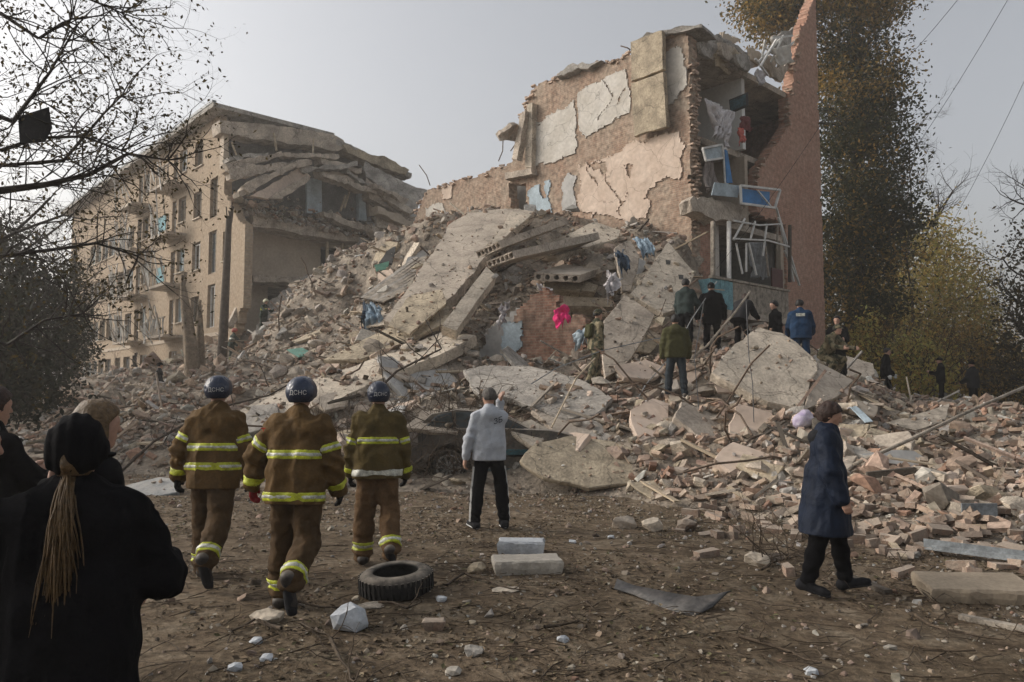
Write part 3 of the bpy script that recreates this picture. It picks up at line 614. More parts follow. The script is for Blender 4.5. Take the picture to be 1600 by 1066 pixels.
for (a, b) in [((786, 220), (779, 252)), ((655, 258), (672, 290)), ((806, 216), (798, 236)), ((970, 72), (985, 78))]:
    a_ = MB(); a_.tube([CPn(*a, .6), CPn((a[0] + b[0]) / 2 + 3, (a[1] + b[1]) / 2, .6), CPn(*b, .5)], .025, 5); a_.build('rebar', M_RUST, rb)
slab_px('room_back', [CPn(790, 284, -1.2), CPn(832, 278, -1.2), CPn(832, 352, -1.2), CPn(790, 356, -1.2)], .1, M_PLD, rb, 0)
# gable wall B
ZR = [4.75, 8.2, 11.3, 14.4]
Bright = [BT(*p) for p in [(1286, 14), (1264, 22), (1252, 42), (1245, 75), (1238, 98), (1240, 122), (1231, 165), (1234, 190), (1216, 222), (1194, 254), (1184, 262), (1180, 300), (1183, 330), (1196, 342), (1226, 348), (1232, 480), (1234, 640), (1286, 640)]]
Bright[0] = (9.9, 19.8); Bright[-1] = (9.9, 0)
Blow = [BT(*p) for p in [(1086, 312), (1098, 318), (1110, 330), (1113, 484), (1234, 496), (1236, 640), (1086, 640)]]; Blow[0] = (.5, Blow[0][1]); Blow[-1] = (.5, 0)
bw = wall_cells('gable_wall', C0, D2, 9.9, 0, 19.6, .45, (.125, .08), lambda t, z: inpoly(t, z, Bright) | inpoly(t, z, Blow), M_BRR, rb, -1, jit=.03, warp=.09, wscale=1.6, surf=.012)
# rooms behind: floors, side walls, back wall
def bbox(s0, s1, d0, d1, z0, z1, m, nm): m_ = MB(); lbox(m_, C0, D2, s0, s1, d0, d1, z0, z1); return m_.build(nm, m, rb)
for i, z in enumerate(ZR): bbox(.52, 9.44, (.15, .15, .6, .15)[i], 6.0, z - .24, z, M_CONC, 'floor_slab')
bbox(.52, 9.44, 6.02, 6.3, 0, 14.5, M_PLD, 'rear_partition')
bbox(4.0, 4.22, .3, 6.0, ZR[2] + .01, ZR[3] - .25, M_PLWL, 'room_wall'); bbox(4.1, 4.32, .3, 6.0, ZR[1] + .01, ZR[2] - .25, M_PLB, 'room_wall')
bbox(.53, .6, .3, 6.0, ZR[2] + .01, ZR[3] - .25, M_PLW, 'room_wall')
bbox(.62, 3.98, 4.6, 4.8, ZR[2] + .01, ZR[3] - .25, M_PLB, 'room_wall')
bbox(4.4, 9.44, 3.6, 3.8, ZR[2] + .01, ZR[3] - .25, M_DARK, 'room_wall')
bbox(6.6, 6.8, .6, 3.5, ZR[0], ZR[1] - .26, M_PLD, 'room_wall')
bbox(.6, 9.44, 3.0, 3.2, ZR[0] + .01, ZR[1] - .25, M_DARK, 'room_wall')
bbox(9.45, 9.88, .47, 6.0, 0, 14.5, M_BRR, 'side_return'); 
bbox(1.6, 2.7, 4.55, 4.59, ZR[2] + .05, ZR[2] + 2.1, M_DARK, 'doorway')  # dark panel for an opening, its shade put into the colour
# roof plate remains tilted over the top room and a heap of broken bits along the edge
slab_px('roof_plate', [BPn(1092, 70, -.3), BPn(1125, 62, -.3), BPn(1165, 90, -.6), BPn(1185, 104, -.6), BPn(1150, 112, -1.2), BPn(1100, 104, -2.5)], .25, M_CONC2, rb, .06)
slab_px('roof_plate', [BPn(1120, 84, 0), BPn(1150, 76, 0), BPn(1165, 96, -.2), BPn(1140, 118, -.3), BPn(1118, 104, -.2)], .12, M_CONCO, rb, .06)
slab_px('roof_plate', [BPn(1206, 60, .2), BPn(1240, 42, .1), BPn(1236, 76, .1), BPn(1214, 84, .2)], .1, M_CONC2, rb, .06)
for (u0, v0, u1, v1, u2, v2, o_) in [(1092, 66, 1130, 72, 1110, 92, .1), (1126, 66, 1160, 84, 1140, 96, .2), (1150, 84, 1186, 92, 1170, 112, .3), (1172, 74, 1200, 88, 1184, 104, .1), (1190, 92, 1222, 84, 1208, 112, .3), (1200, 104, 1238, 98, 1222, 128, .2), (1130, 50, 1158, 62, 1136, 72, -.6)]:
    slab_px('broken_plate', [BPn(u0, v0, o_), BPn(u1, v1, o_ - .5), BPn(u2, v2, o_ - .2), BPn((u0 + u2) / 2 - 4, (v0 + v2) / 2 + 4, o_)], .14, random.choice([M_CONC, M_CONC2, M_PLB]), rb, .06)
slab_px('ledge', [BPn(1078, 312, .5), BPn(1112, 308, .4), BPn(1160, 322, .5), BPn(1172, 334, .5), BPn(1150, 345, .6), BPn(1118, 346, .6), BPn(1082, 330, .5)], .5, M_CONC, rb, .1)
def pic(name, px, off, th, m): return slab_px(name, [BPn(u, v, off) for u, v in px], th, m, rb, 0)
# picture on the room wall (it hangs on the wall that faces the break)
SP0 = C0 + D2 * 3.985
def SW(u, v): return onpl(u, v, SP0, D2)
slab_px('picture_frame', [SW(1139, 156), SW(1168, 144), SW(1169, 166), SW(1141, 178)], .05, M_METALD, rb, 0, away=D2)
slab_px('picture', [SW(1142, 158) - D2 * .06, SW(1166, 148) - D2 * .06, SW(1167, 164) - D2 * .06, SW(1143, 175) - D2 * .06], .01, mat('print_blue', (.10, .22, .27), .4, .6, 5, 0, col2=(.03, .06, .08)), rb, 0, away=D2)
def cloth(name, c00, c10, c01, c11, m, parent, fold=.08, nu=26, nv=16, waves=5, seed=0, label=None, cat=None, noise=.05):
    """hanging sheet between four corners with folds"""
    rr = random.Random(seed); ph = rr.uniform(0, 6); V = []; n = ((c10 - c00).cross(c01 - c00)).normalized()
    for i in range(nu + 1):
        for j in range(nv + 1):
            a, b = i / nu, j / nv; p = (c00 * (1 - a) + c10 * a) * (1 - b) + (c01 * (1 - a) + c11 * a) * b
            f = math.sin(a * waves * 6.28 + ph + b * 1.5) * fold * (.35 + .65 * b) + float(fbm(np.array([a * 6 + seed]), np.array([b * 5.0]))[0]) * noise * 3
            V.append(p + n * f + (c10 - c00).normalized() * float(fbm(np.array([a * 4 + 9 + seed]), np.array([b * 4.0]))[0]) * noise * 2 + UPV * (float(vnoise(np.array([a * 9.0 + seed]), np.array([3.3]))[0]) * noise * 3 * b))
    Fc = [[i * (nv + 1) + j, (i + 1) * (nv + 1) + j, (i + 1) * (nv + 1) + j + 1, i * (nv + 1) + j + 1] for i in range(nu) for j in range(nv)]
    o = obj(name, pymesh(name, V, Fc, True), m, parent); sm = o.modifiers.new('s', 'SOLIDIFY'); sm.thickness = .012
    if label: tag(o, label, cat)
    return o
M_LACE = mat('fabric_lace', (.55, .52, .52), .9, .2, 6, .3, 40); M_BROWNC = mat('fabric_brown', (.22, .19, .175), .9, .2, 6, .3, 40)
cloth('curtain', BPn(1100, 152, .1), BPn(1128, 168, .1), BPn(1118, 200, .2), BPn(1136, 216, .25), M_LACE, None, .1, seed=1, label='pale lace curtain spilling out of the torn top room', cat='curtain')
cloth('curtain', BPn(1126, 170, .15), BPn(1148, 176, .15), BPn(1112, 218, .3), BPn(1138, 212, .3), M_LACE, None, .12, seed=2, label='bunched white net curtain hanging below the picture', cat='curtain')
cloth('curtain', BPn(1103, 236, .2), BPn(1110, 236, .2), BPn(1101, 298, .3), BPn(1122, 300, .3), M_BROWNC, None, .1, seed=3, label='brown curtain hanging straight down beside the brick edge', cat='curtain')
cloth('cloth_strip', BPn(1133, 205, .3), BPn(1140, 205, .3), BPn(1132, 232, .35), BPn(1137, 236, .35), M_LACE, None, .04, 10, 10, 2, 4, label='thin white cloth strip dangling above the blue window frame', cat='cloth')
cloth('cloth', BPn(1156, 182, .2), BPn(1172, 182, .2), BPn(1154, 206, .25), BPn(1172, 208, .25), mat('fabric_maroon', (.14, .035, .035), .9, .2, 6, .2, 40), None, .06, 12, 10, 3, 5, label='maroon blanket hanging over the upper floor edge', cat='blanket')
cloth('cloth', BPn(1153, 200, .35), BPn(1161, 200, .35), BPn(1155, 226, .4), BPn(1164, 224, .4), mat('fabric_coral', (.55, .13, .10), .9, .2, 6, .2, 40), None, .05, 10, 10, 2, 6, label='small coral red cloth hanging off the floor edge', cat='cloth')
cloth('cloth', BPn(1182, 108, .3), BPn(1198, 112, .3), BPn(1184, 134, .4), BPn(1194, 134, .4), M_LACE, None, .08, 12, 10, 3, 7, label='crumpled white cloth caught under the broken roof edge', cat='cloth')
# window frames, blue boards
def frame(name, px, m, off, w=.06, parent=None, mids=0):
    ps = [BPn(u, v, off) for u, v in px]; f = MB()
    for i in range(len(ps)): f.bar(ps[i], ps[(i + 1) % len(ps)], w)
    for q in range(mids): a = (q + 1) / (mids + 1); f.bar(ps[0].lerp(ps[1], a), ps[3].lerp(ps[2], a), w * .8)
    return f.build(name, m, parent)
wf = thing('hanging_window', 'white window frame with a pale panel hanging from the middle room', 'window', BPn(1112, 250, .4))
frame('frame', [(1098, 232), (1128, 226), (1130, 247), (1103, 251)], M_WHITE, .42, .07, wf); pic_ = slab_px('panel', [BPn(u, v, .4) for u, v in [(1100, 234), (1127, 228), (1129, 246), (1104, 250)]], .03, M_BLUEP, wf, 0)
wf = thing('torn_blue_door', 'narrow bright blue door leaf leaning in the torn middle room', 'door', BPn(1140, 285, .4))
slab_px('leaf', [BPn(u, v, .5) for u, v in [(1133, 234), (1137, 236), (1145, 286), (1136, 286)]], .05, M_BLUE, wf, 0); frame('frame', [(1130, 232), (1135, 232), (1137, 287), (1133, 286)], M_WHITE, .45, .05, wf)
fr2 = thing('balcony_parapet', 'blue and white balcony parapet bent outward over the brick ledge', 'balcony', BPn(1165, 322, .8))
slab_px('white_panel', [BPn(u, v, .8) for u, v in [(1117, 285), (1157, 290), (1153, 309), (1112, 305)]], .04, M_BLUEP, fr2, .01)
slab_px('blue_panel', [BPn(u, v, .95) for u, v in [(1158, 294), (1203, 300), (1203, 322), (1159, 317)]], .04, M_BLUE, fr2, .01)
frame('frame', [(1157, 290), (1219, 297), (1211, 325), (1158, 318)], M_WHITE, 1.02, .075, fr2); fb = MB(); fb.bar(BPn(1184, 298, 1.05), BPn(1204, 322, 1.05), .05); fb.build('brace', M_WHITE, fr2)
lf = thing('lath_tangle', 'long white broken laths dangling beside the lower balcony', 'frame', BPn(1225, 340, .8))
for a, b in [((1213, 325), (1231, 386)), ((1216, 340), (1238, 408)), ((1219, 350), (1240, 440)), ((1231, 385), (1249, 446)), ((1226, 392), (1247, 440))]:
    q = MB(); q.bar(BPn(*a, .9), BPn(*b, .75), .07); q.build('lath', M_WHITE, lf)
tf = thing('frame_tangle', 'tangle of white window frames on the broken top of the gable', 'frame', BPn(1205, 80, .4))
for a, b in [((1186, 96), (1224, 56)), ((1188, 104), (1214, 60)), ((1224, 56), (1204, 98)), ((1190, 70), (1208, 84)), ((1196, 62), (1190, 92)), ((1206, 60), (1238, 56)), ((1180, 92), (1200, 118)), ((1219, 86), (1240, 66))]:
    q = MB(); q.bar(BPn(*a, .5 + rw.uniform(-.3, .3)), BPn(*b, .4), .07); q.build('bar', M_WHITE, tf)
cloth('cloth', BPn(1206, 76, .6), BPn(1234, 70, .6), BPn(1214, 108, .7), BPn(1238, 96, .7), M_PLW, None, .12, 14, 12, 3, 9, label='pale fabric bundle caught in frames at the top of the gable', cat='cloth')
# lower balcony: floor plate, plank parapet, glazing posts
bal = thing('balcony', 'enclosed lower balcony with grey plank parapet and broken glazing', 'balcony', BPn(1172, 485, .5)); BO = 1.05
s0 = BT(1111, 480)[0]; s1 = BT(1228, 480)[0] - .25; zb = ZR[0]
def bb(nm, a, b, d0, d1, z0, z1, m, par=bal): m_ = MB(); lbox(m_, C0, D2, a, b, d0, d1, z0, z1); return m_.build(nm, m, par)
def bs(u, d): return (onpl(u, 500, C0 - D1 * d, D1) - C0).dot(D2)
a0, a1 = bs(1112, BO), bs(1232, BO)
zr0 = BPn(1112, 478, BO).z; zr1 = BPn(1112, 433, BO).z
bb('floor_plate', a0 - .15, a1 + .2, -BO - .1, .0, zr0 - .32, zr0 - .08, M_CONC)
npk = 20
for i in range(npk):
    x0 = a0 + (a1 - a0) * i / npk; x1 = a0 + (a1 - a0) * (i + 1) / npk
    bb('plank', x0 + .006, x1 - .006, -BO - .02 - rw.uniform(0, .012), -BO + .02, zr0 - .06 + rw.uniform(-.03, .02), zr1 - .04 + rw.uniform(-.02, .02), M_TURQ if i < 5 else M_WOOD)
for i in range(6): bb('side_plank', a0 - .03, a0 + .01, -BO + .03 + i * .165, -BO + .185 + i * .165, zr0 - .05, zr1 - .05, M_TURQ); bb('side_plank', a1 - .01, a1 + .03, -BO + .03 + i * .165, -BO + .185 + i * .165, zr0 - .05, zr1 - .05, M_WOODD)
bb('top_rail', a0 - .05, a1 + .06, -BO - .07, -BO + .06, zr1 - .035, zr1 + .05, M_WOOD)
zt = BPn(1112, 346, BO).z
for (u, v0, v1, w, m_) in [(1114, 434, 346, .12, M_WOOD), (1139, 438, 346, .11, M_WHITE), (1234, 441, 352, .10, M_WOODD)]:
    q = MB(); q.bar(BPn(u, v0, BO), BPn(u, v1, BO), w); q.build('post', m_, bal)
for (u0, v0, u1, v1) in [(1146, 345, 1186, 352), (1186, 352, 1222, 350), (1150, 380, 1160, 428), (1170, 380, 1182, 430), (1180, 346, 1172, 376), (1166, 380, 1166, 425), (1196, 385, 1201, 432), (1145, 373, 1200, 376), (1200, 376, 1234, 386), (1164, 342, 1146, 375), (1198, 350, 1192, 400), (1215, 350, 1214, 390)]:
    q = MB(); q.bar(BPn(u0, v0, BO), BPn(u1, v1, BO), .055); q.build('glazing_bar', M_WHITE if rw.random() < .6 else M_WOOD, bal)
# inner wall of the balcony with door, window and curtain
bb('inner_wall', s0 + .02, s0 + .75, .1, .3, zb, ZR[1] - .25, M_PLW, rb); bb('red_door', s1 - .75, s1 + .1, .02, .08, zb + .05, zb + 2.0, mat('door_maroon', (.10, .035, .03), .6, .2, 3, .1), bal)
bb('inner_wall', s1 + .12, s1 + .6, .1, .3, zb, ZR[1] - .25, M_PLB, rb)
cloth('curtain', BPn(1170, 378, -.1), BPn(1196, 380, -.1), BPn(1172, 434, -.1), BPn(1199, 437, -.1), mat('fabric_grey', (.20, .21, .215), .9, .2, 6, .2, 40), None, .05, seed=11, label='grey curtain behind the broken glazing of the lower balcony', cat='curtain')
# jagged brick ends: single bricks along the broken corner and edges
ebm = MB(); ebm.box((0, 0, 0), (.25, .12, .065)); EB = pymesh('brick', ebm.v, ebm.f); EB.materials.append(M_BRICKY)
def edge_brick(p, ang, tilt=0):
    o = bpy.data.objects.new('brick', EB); COL.objects.link(o); o.parent = rb; o.matrix_parent_inverse = rb.matrix_basis.inverted()
    o.location = p; o.rotation_euler = (rw.gauss(0, .06) + tilt, rw.gauss(0, .06), ang + rw.gauss(0, .12))
aD2 = math.atan2(D2.y, D2.x)
for k in range(46):
    z = 7.4 + k * .135
    edge_brick(C0 + D2 * rw.uniform(.0, .42) - D1 * rw.uniform(-.02, .10) + UPV * z, aD2 + (math.pi / 2 if rw.random() < .4 else 0))
    if rw.random() < .6: edge_brick(C0 + D2 * rw.uniform(.2, .55) - D1 * rw.uniform(-.05, .06) + UPV * (z + .07), aD2)
for pts, n_ in [([(1252, 42), (1245, 75), (1238, 98), (1240, 122), (1231, 165), (1234, 190), (1216, 222), (1194, 254), (1184, 262), (1180, 300)], 70), ([(1086, 312), (1110, 330), (1130, 332), (1165, 330)], 40)]:
    for q in range(n_):
        f = rw.random() * (len(pts) - 1); i = int(f); f -= i; u = pts[i][0] * (1 - f) + pts[i + 1][0] * f; v = pts[i][1] * (1 - f) + pts[i + 1][1] * f
        edge_brick(BPn(u + rw.gauss(0, 3), v + rw.gauss(0, 3), rw.uniform(-.3, .08)), aD2 + rw.choice([0, 0, math.pi / 2]), rw.gauss(0, .2))

ptsC = [(1060, 50), (1040, 56), (985, 82), (960, 96), (930, 101), (890, 108), (868, 122), (842, 136), (826, 152), (814, 185), (806, 248), (793, 258), (760, 270), (722, 280), (690, 292), (668, 300), (652, 330)]
for q in range(150):
    f = rw.random() * (len(ptsC) - 1); i = int(f); f -= i; u = ptsC[i][0] * (1 - f) + ptsC[i + 1][0] * f; v = ptsC[i][1] * (1 - f) + ptsC[i + 1][1] * f
    edge_brick(CPn(u + rw.gauss(0, 3), v + 1 + rw.gauss(0, 2.5), rw.uniform(-.4, .1)), aD2 + math.pi / 2 + rw.choice([0, 0, math.pi / 2]), rw.gauss(0, .25))
# ------------------------------------------------------------------ big broken slabs on the heap
SLABS = []
def S(corners, th, m, label, jit=.05, cat='slab', nm='concrete_slab', step=.22):
    c, n = fitplane([P(*q) for q in corners]); n = n if n.dot(CAM - c) > 0 else -n; SLABS.append(([onpl(u, v, c, n) for u, v, _ in corners], n, label))
    o = slab_px(nm, corners, th, m, None, jit * .6, label, cat, None, step); pts = SLABS[-1][0]; rr_ = random.Random(len(SLABS))
    if th >= .15 and nm == 'concrete_slab':
        for q in range(rr_.randint(3, 6)):
            i = rr_.randrange(len(pts)); a, b = pts[i], pts[(i + 1) % len(pts)]; p = a.lerp(b, rr_.random()) - n * th * .5; d = (p - c).normalized(); L_ = rr_.uniform(.2, .6)
            r_ = MB(); r_.tube([p - d * .1, p + d * L_ * .5, p + d * L_ + Vector((rr_.gauss(0, .12), rr_.gauss(0, .12), rr_.gauss(-.05, .15)))], .012, 4); r_.build('rebar', M_RUST, o)
    return o
S([(366, 650, 17.6), (450, 605, 18.6), (560, 570, 19.2), (690, 519, 20.2), (743, 524, 20.4), (700, 548, 19.0), (600, 590, 17.9), (520, 628, 17.2), (440, 655, 16.8)], .28, M_CONCP, 'long pale slab lying low across the heap in front of the olive sheet', .06)
S([(505, 562, 20.5), (590, 520, 21.2), (640, 498, 21.6), (700, 478, 22), (705, 500, 21.2), (640, 532, 20.3), (560, 562, 19.8)], .12, M_CONCO, 'thin olive brown sheet leaning just above the long pale slab', .05)
S([(735, 332, 27.6), (790, 326, 28), (834, 330, 27.8), (800, 362, 26), (770, 385, 25), (745, 420, 23.8), (716, 452, 22.8), (690, 478, 22), (645, 512, 21), (598, 500, 21.8), (636, 452, 23.4), (668, 405, 25), (700, 352, 27)], .32, M_CONC, 'largest slab of the heap leaning steeply up its middle', .10, step=.3)
S([(640, 462, 22.2), (690, 452, 22.2), (697, 475, 21.4), (640, 522, 20.2), (606, 508, 20.6)], .08, M_CONCO, 'olive plate lying over the foot of the largest slab', .05)
S([(798, 330, 27.4), (832, 334, 27.2), (786, 374, 25.4), (764, 388, 25.0)], .2, M_CONCP, 'narrow pale slab along the right edge of the largest slab', .04)
S([(690, 509, 19.6), (760, 416, 21.4), (775, 430, 21.2), (713, 517, 19.5)], .34, M_CONCP, 'thick pale concrete beam propped diagonally over the dark hollow', .015, 'beam', 'concrete_beam')
def hollow(a, b, width, label, th=.22, nh=6):
    """hollow-core plank from end a (holes seen) to end b"""
    a, b = Vector(a), Vector(b); d = (b - a); L = d.length; d.normalize(); x = width.normalized(); W = width.length; up = x.cross(d).normalized()
    if up.z < 0: up = -up
    bm = bmesh.new(); es = []
    def ring(pts): 
        vs = [bm.verts.new(p) for p in pts]; e = [bm.edges.new((vs[i], vs[(i + 1) % len(vs)])) for i in range(len(vs))]; return vs, e
    rnd = random.Random(int(W * 100)); r = th * .34
    rects = [(0, 0), (W, 0), (W, th), (0, th)]; rings = []
    rg, e = ring([a + x * p + up * q for p, q in rects]); rings.append(rg); es += e
    for k in range(nh):
        c = W * (k + .5) / nh; rg, e = ring([a + x * (c + min(r, W / nh * .4) * math.cos(t)) + up * (th / 2 + r * math.sin(t)) for t in [i * math.pi / 5 for i in range(10)]]); rings.append(rg); es += e
    bmesh.ops.triangle_fill(bm, use_beauty=True, edges=es)
    for q, rg in enumerate(rings):
        ln = L if q == 0 else .9
        v2 = [bm.verts.new(v.co + d * ln) for v in rg]
        for i in range(len(rg)): bm.faces.new((rg[i], rg[(i + 1) % len(rg)], v2[(i + 1) % len(rg)], v2[i]))
        bm.faces.new(v2)
    bmesh.ops.recalc_face_normals(bm, faces=bm.faces); me = bpy.data.meshes.new('hollow_slab'); 
    for v in bm.verts: v.co = v.co - a + Vector((rnd.gauss(0, .006),) * 3)
    bm.to_mesh(me); bm.free(); o = obj('hollow_slab', me, M_CONC); o.location = a; tag(o, label, 'slab', None); return o
hollow(P(748, 404, 22.6), P(856, 364, 25.5), P(783, 388, 22.1) - P(748, 404, 22.6), 'upper hollow core slab with round holes showing at its broken end')
hollow(P(764, 420, 21.8), P(900, 388, 24.6), P(804, 404, 21.3) - P(764, 420, 21.8), 'lower hollow core slab with round holes under the flat pale slab')
hollow(P(834, 438, 21.9), P(880, 424, 24.4), P(905, 442, 21.6) - P(834, 438, 21.9), 'hollow core slab lying flat above the dark hollow', nh=5)
hollow(P(355, 598, 27.0), P(400, 590, 29.0), P(392, 596, 27.2) - P(355, 598, 27.0), 'hollow core slab end jutting out beside the broken tree trunks', nh=4)
hollow(P(1043, 634, 15.9), P(1092, 640, 16.8), P(1084, 640, 15.8) - P(1043, 634, 15.9), 'small hollow core block under the olive jacketed man', nh=3)
S([(822, 396, 23.6), (930, 346, 26.6), (970, 360, 26.0), (966, 372, 25.2), (870, 400, 24.0)], .2, M_CONCP, 'flat pale slab on top of the heap above the holed slabs', .04)
S([(850, 440, 22.4), (910, 436, 22.6), (935, 446, 22.8), (930, 456, 22.4), (850, 452, 22.2)], .3, M_CONCO, 'thin brown slab edge layered below the hollow slabs', .04)
S([(864, 462, 22.2), (955, 466, 22.6), (958, 480, 22.2), (866, 478, 22.0)], .5, M_WOODP, 'brown beam across the dark hollow above the pink cloth', .03, 'beam', 'beam')
pn_ = S([(1044, 378, 22.8), (1086, 426, 22.2), (1058, 482, 20.8), (1036, 490, 20.6), (984, 460, 21.0), (1010, 430, 21.8)], .2, M_CONCP, 'square wall panel with two holes leaning against the brick corner', .03)
_c, _n = fitplane([P(*q) for q in [(1044, 378, 22.8), (1086, 426, 22.2), (1058, 482, 20.8), (1036, 490, 20.6), (984, 460, 21.0), (1010, 430, 21.8)]])
for q, (u, v) in enumerate([(1044, 409), (1064, 432)]): slab_px('hole_shade', [onpl(u + a_, v + b_, _c, _n) - ray(u, v) * .03 for a_, b_ in [(-4, -3), (4, -2), (3, 4), (-3, 4)]], .01, M_DARK, pn_, .01)  # thin dark plates, the shade of holes put into their colour
S([(976, 460, 20.2), (1023, 491, 19.8), (1004, 530, 19.2), (985, 562, 18.8), (946, 590, 18.4), (940, 540, 19), (944, 500, 19.6)], .2, M_CONC, 'tall tilted panel standing behind the camouflaged soldier', .03)
S([(960, 388, 22.6), (985, 376, 23.2), (1000, 400, 22.6), (985, 455, 21.6), (972, 455, 21.6)], .12, M_CONC, 'curled thin panel beside the square holed panel', .05)
S([(724, 578, 18.2), (760, 570, 18.6), (830, 572, 18.4), (905, 592, 17.4), (957, 622, 16.6), (930, 648, 15.8), (888, 655, 15.6), (800, 622, 16.6), (748, 614, 17.2)], .16, M_CONC2, 'rough grey slab lying flat above the crushed car', .07)
S([(830, 640, 15.6), (900, 660, 15.3), (985, 668, 15.2), (960, 690, 14.8), (880, 690, 14.8)], .15, M_CONC, 'lighter broken slab wedged under the rough grey slab', .07)
S([(836, 692, 14.1), (890, 680, 14.5), (960, 690, 14.4), (1010, 706, 14.2), (1064, 738, 13.8), (1000, 751, 13.4), (920, 762, 13.1), (850, 746, 13.3), (812, 720, 13.7)], .09, M_CONCO, 'dusty buckled sheet lying over the back of the car', .05)
S([(958, 688, 14.9), (1010, 690, 14.9), (1066, 698, 14.7), (1062, 732, 14.1), (1000, 702, 14.5)], .05, M_METALD, 'dark panel sticking up behind the dusty sheet', .03, 'panel', 'panel')
S([(984, 755, 13.0), (1060, 745, 13.3), (1140, 732, 13.5), (1150, 745, 13.2), (1090, 762, 12.8), (1020, 780, 12.4)], .05, M_CONCO, 'buckled pale sheet on the ground in front of the dark panel', .05, 'sheet', 'sheet')
S([(1186, 511, 17.2), (1222, 520, 17.2), (1245, 535, 17.0), (1277, 568, 16.5), (1264, 610, 15.6), (1250, 640, 15.0), (1200, 628, 15.2), (1112, 582, 15.9), (1140, 545, 16.6)], .22, M_CONCP, 'big tilted slab in front of the man in the blue jacket', .07)
S([(1278, 566, 16.6), (1334, 594, 16.4), (1305, 622, 15.7), (1255, 641, 15.0)], .2, M_CONC, 'slab corner leaning on the right side of the big tilted slab', .04)
S([(1385, 660, 14.8), (1440, 645, 15.2), (1484, 630, 15.6), (1474, 658, 14.6), (1432, 672, 14.2)], .03, M_WOOD, 'thin warped board standing over the right brick rubble', .03, 'board', 'board')
S([(985, 640, 15.2), (1020, 622, 15.6), (1045, 630, 15.6), (1040, 680, 14.6), (1000, 690, 14.5)], .2, M_PLP, 'pale orange lump of plastered wall below the soldier', .08, 'wall piece', 'wall_piece')
S([(1115, 720, 13.0), (1145, 690, 13.4), (1222, 715, 13.0), (1200, 745, 12.6), (1150, 742, 12.6)], .3, M_PLP, 'broken corner of plastered wall among the bricks', .06, 'wall piece', 'wall_piece')
S([(1330, 622, 15.6), (1372, 635, 15.6), (1366, 650, 15.0), (1328, 640, 15.0)], .1, M_PLB, 'flat beige plate right of the slab corner', .04)
S([(1328, 636, 14.6), (1338, 634, 14.6), (1364, 658, 14.2), (1352, 660, 14.2)], .03, M_BLUEP, 'small pale blue board on the right rubble', .01, 'board', 'board')
S([(1350, 690, 13.4), (1360, 668, 13.9), (1440, 690, 13.6), (1420, 702, 13.2)], .12, M_CONCO, 'flat plate lying under the thin warped board', .05)
S([(280, 705, 16.2), (345, 660, 17.2), (420, 615, 18.6), (430, 622, 18.4), (330, 700, 16.4), (300, 730, 15.8)], .08, M_CONCP, 'pale sheet tilted behind the first firefighter', .05, 'sheet', 'sheet')
S([(190, 760, 13.6), (250, 745, 13.8), (282, 750, 13.6), (280, 768, 13.2), (210, 782, 13.1)], .1, M_METALG, 'blue grey metal sheet lying on the ground behind the firefighter', .03, 'sheet', 'metal_sheet')
S([(205, 655, 24), (250, 640, 24.5), (300, 650, 24), (300, 680, 22.5), (230, 690, 22)], .4, M_PLP, 'pinkish lump of fallen brickwork left of the pale sheet', .1, 'wall piece', 'wall_piece')
S([(960, 570, 17.8), (1010, 562, 18.2), (1040, 575, 18.0), (1020, 592, 17.4), (975, 590, 17.4)], .12, M_PLP, 'pink plaster plate between the two jacketed men and the soldier', .06)
S([(560, 470, 26), (600, 440, 27), (650, 405, 28.5), (668, 398, 28.8), (660, 420, 27.6), (585, 480, 25.6)], .1, M_WOOD, 'grey corrugated roof sheet sloping beside the largest slab', .03, 'sheet', 'roof_sheet')
bd = thing('board_stack', 'stack of loose grey boards on the corrugated roof sheet', 'boards', P(610, 440, 26.5))
for k in range(9):
    q = MB(); f = k / 8; q.bar(P(566 + 30 * f, 466 - 22 * f + 28 * f, 25.7 - .9 * f), P(652 + 18 * f, 402 + 34 * f, 28.1 - 1.1 * f), .16, .04, (0, -.5, 1)); q.build('board', M_WOOD if k % 3 else M_CONC2, bd)
S([(592, 410, 28.5), (604, 392, 29), (618, 384, 29.2), (612, 412, 28.4)], .1, M_DARK, 'dark tilted plate behind the corrugated roof sheet', .03)
S([(585, 414, 27.6), (608, 408, 28), (606, 420, 27.5), (588, 424, 27.2)], .04, mat('paint_green', (.08, .2, .14), .8, .2), 'small green painted board near the roof sheet', .02, 'board', 'board')
S([(448, 546, 27), (472, 543, 27.2), (490, 552, 26.8), (466, 558, 26.6)], .05, mat('paint_green2', (.15, .3, .24), .8, .2), 'small mint green board low on the left slope', .02, 'board', 'board')
S([(545, 520, 24.5), (560, 516, 24.6), (560, 548, 23.8), (546, 552, 23.7)], .3, M_WOODP, 'upright tan block beside the blue bundle', .02, 'block', 'block')
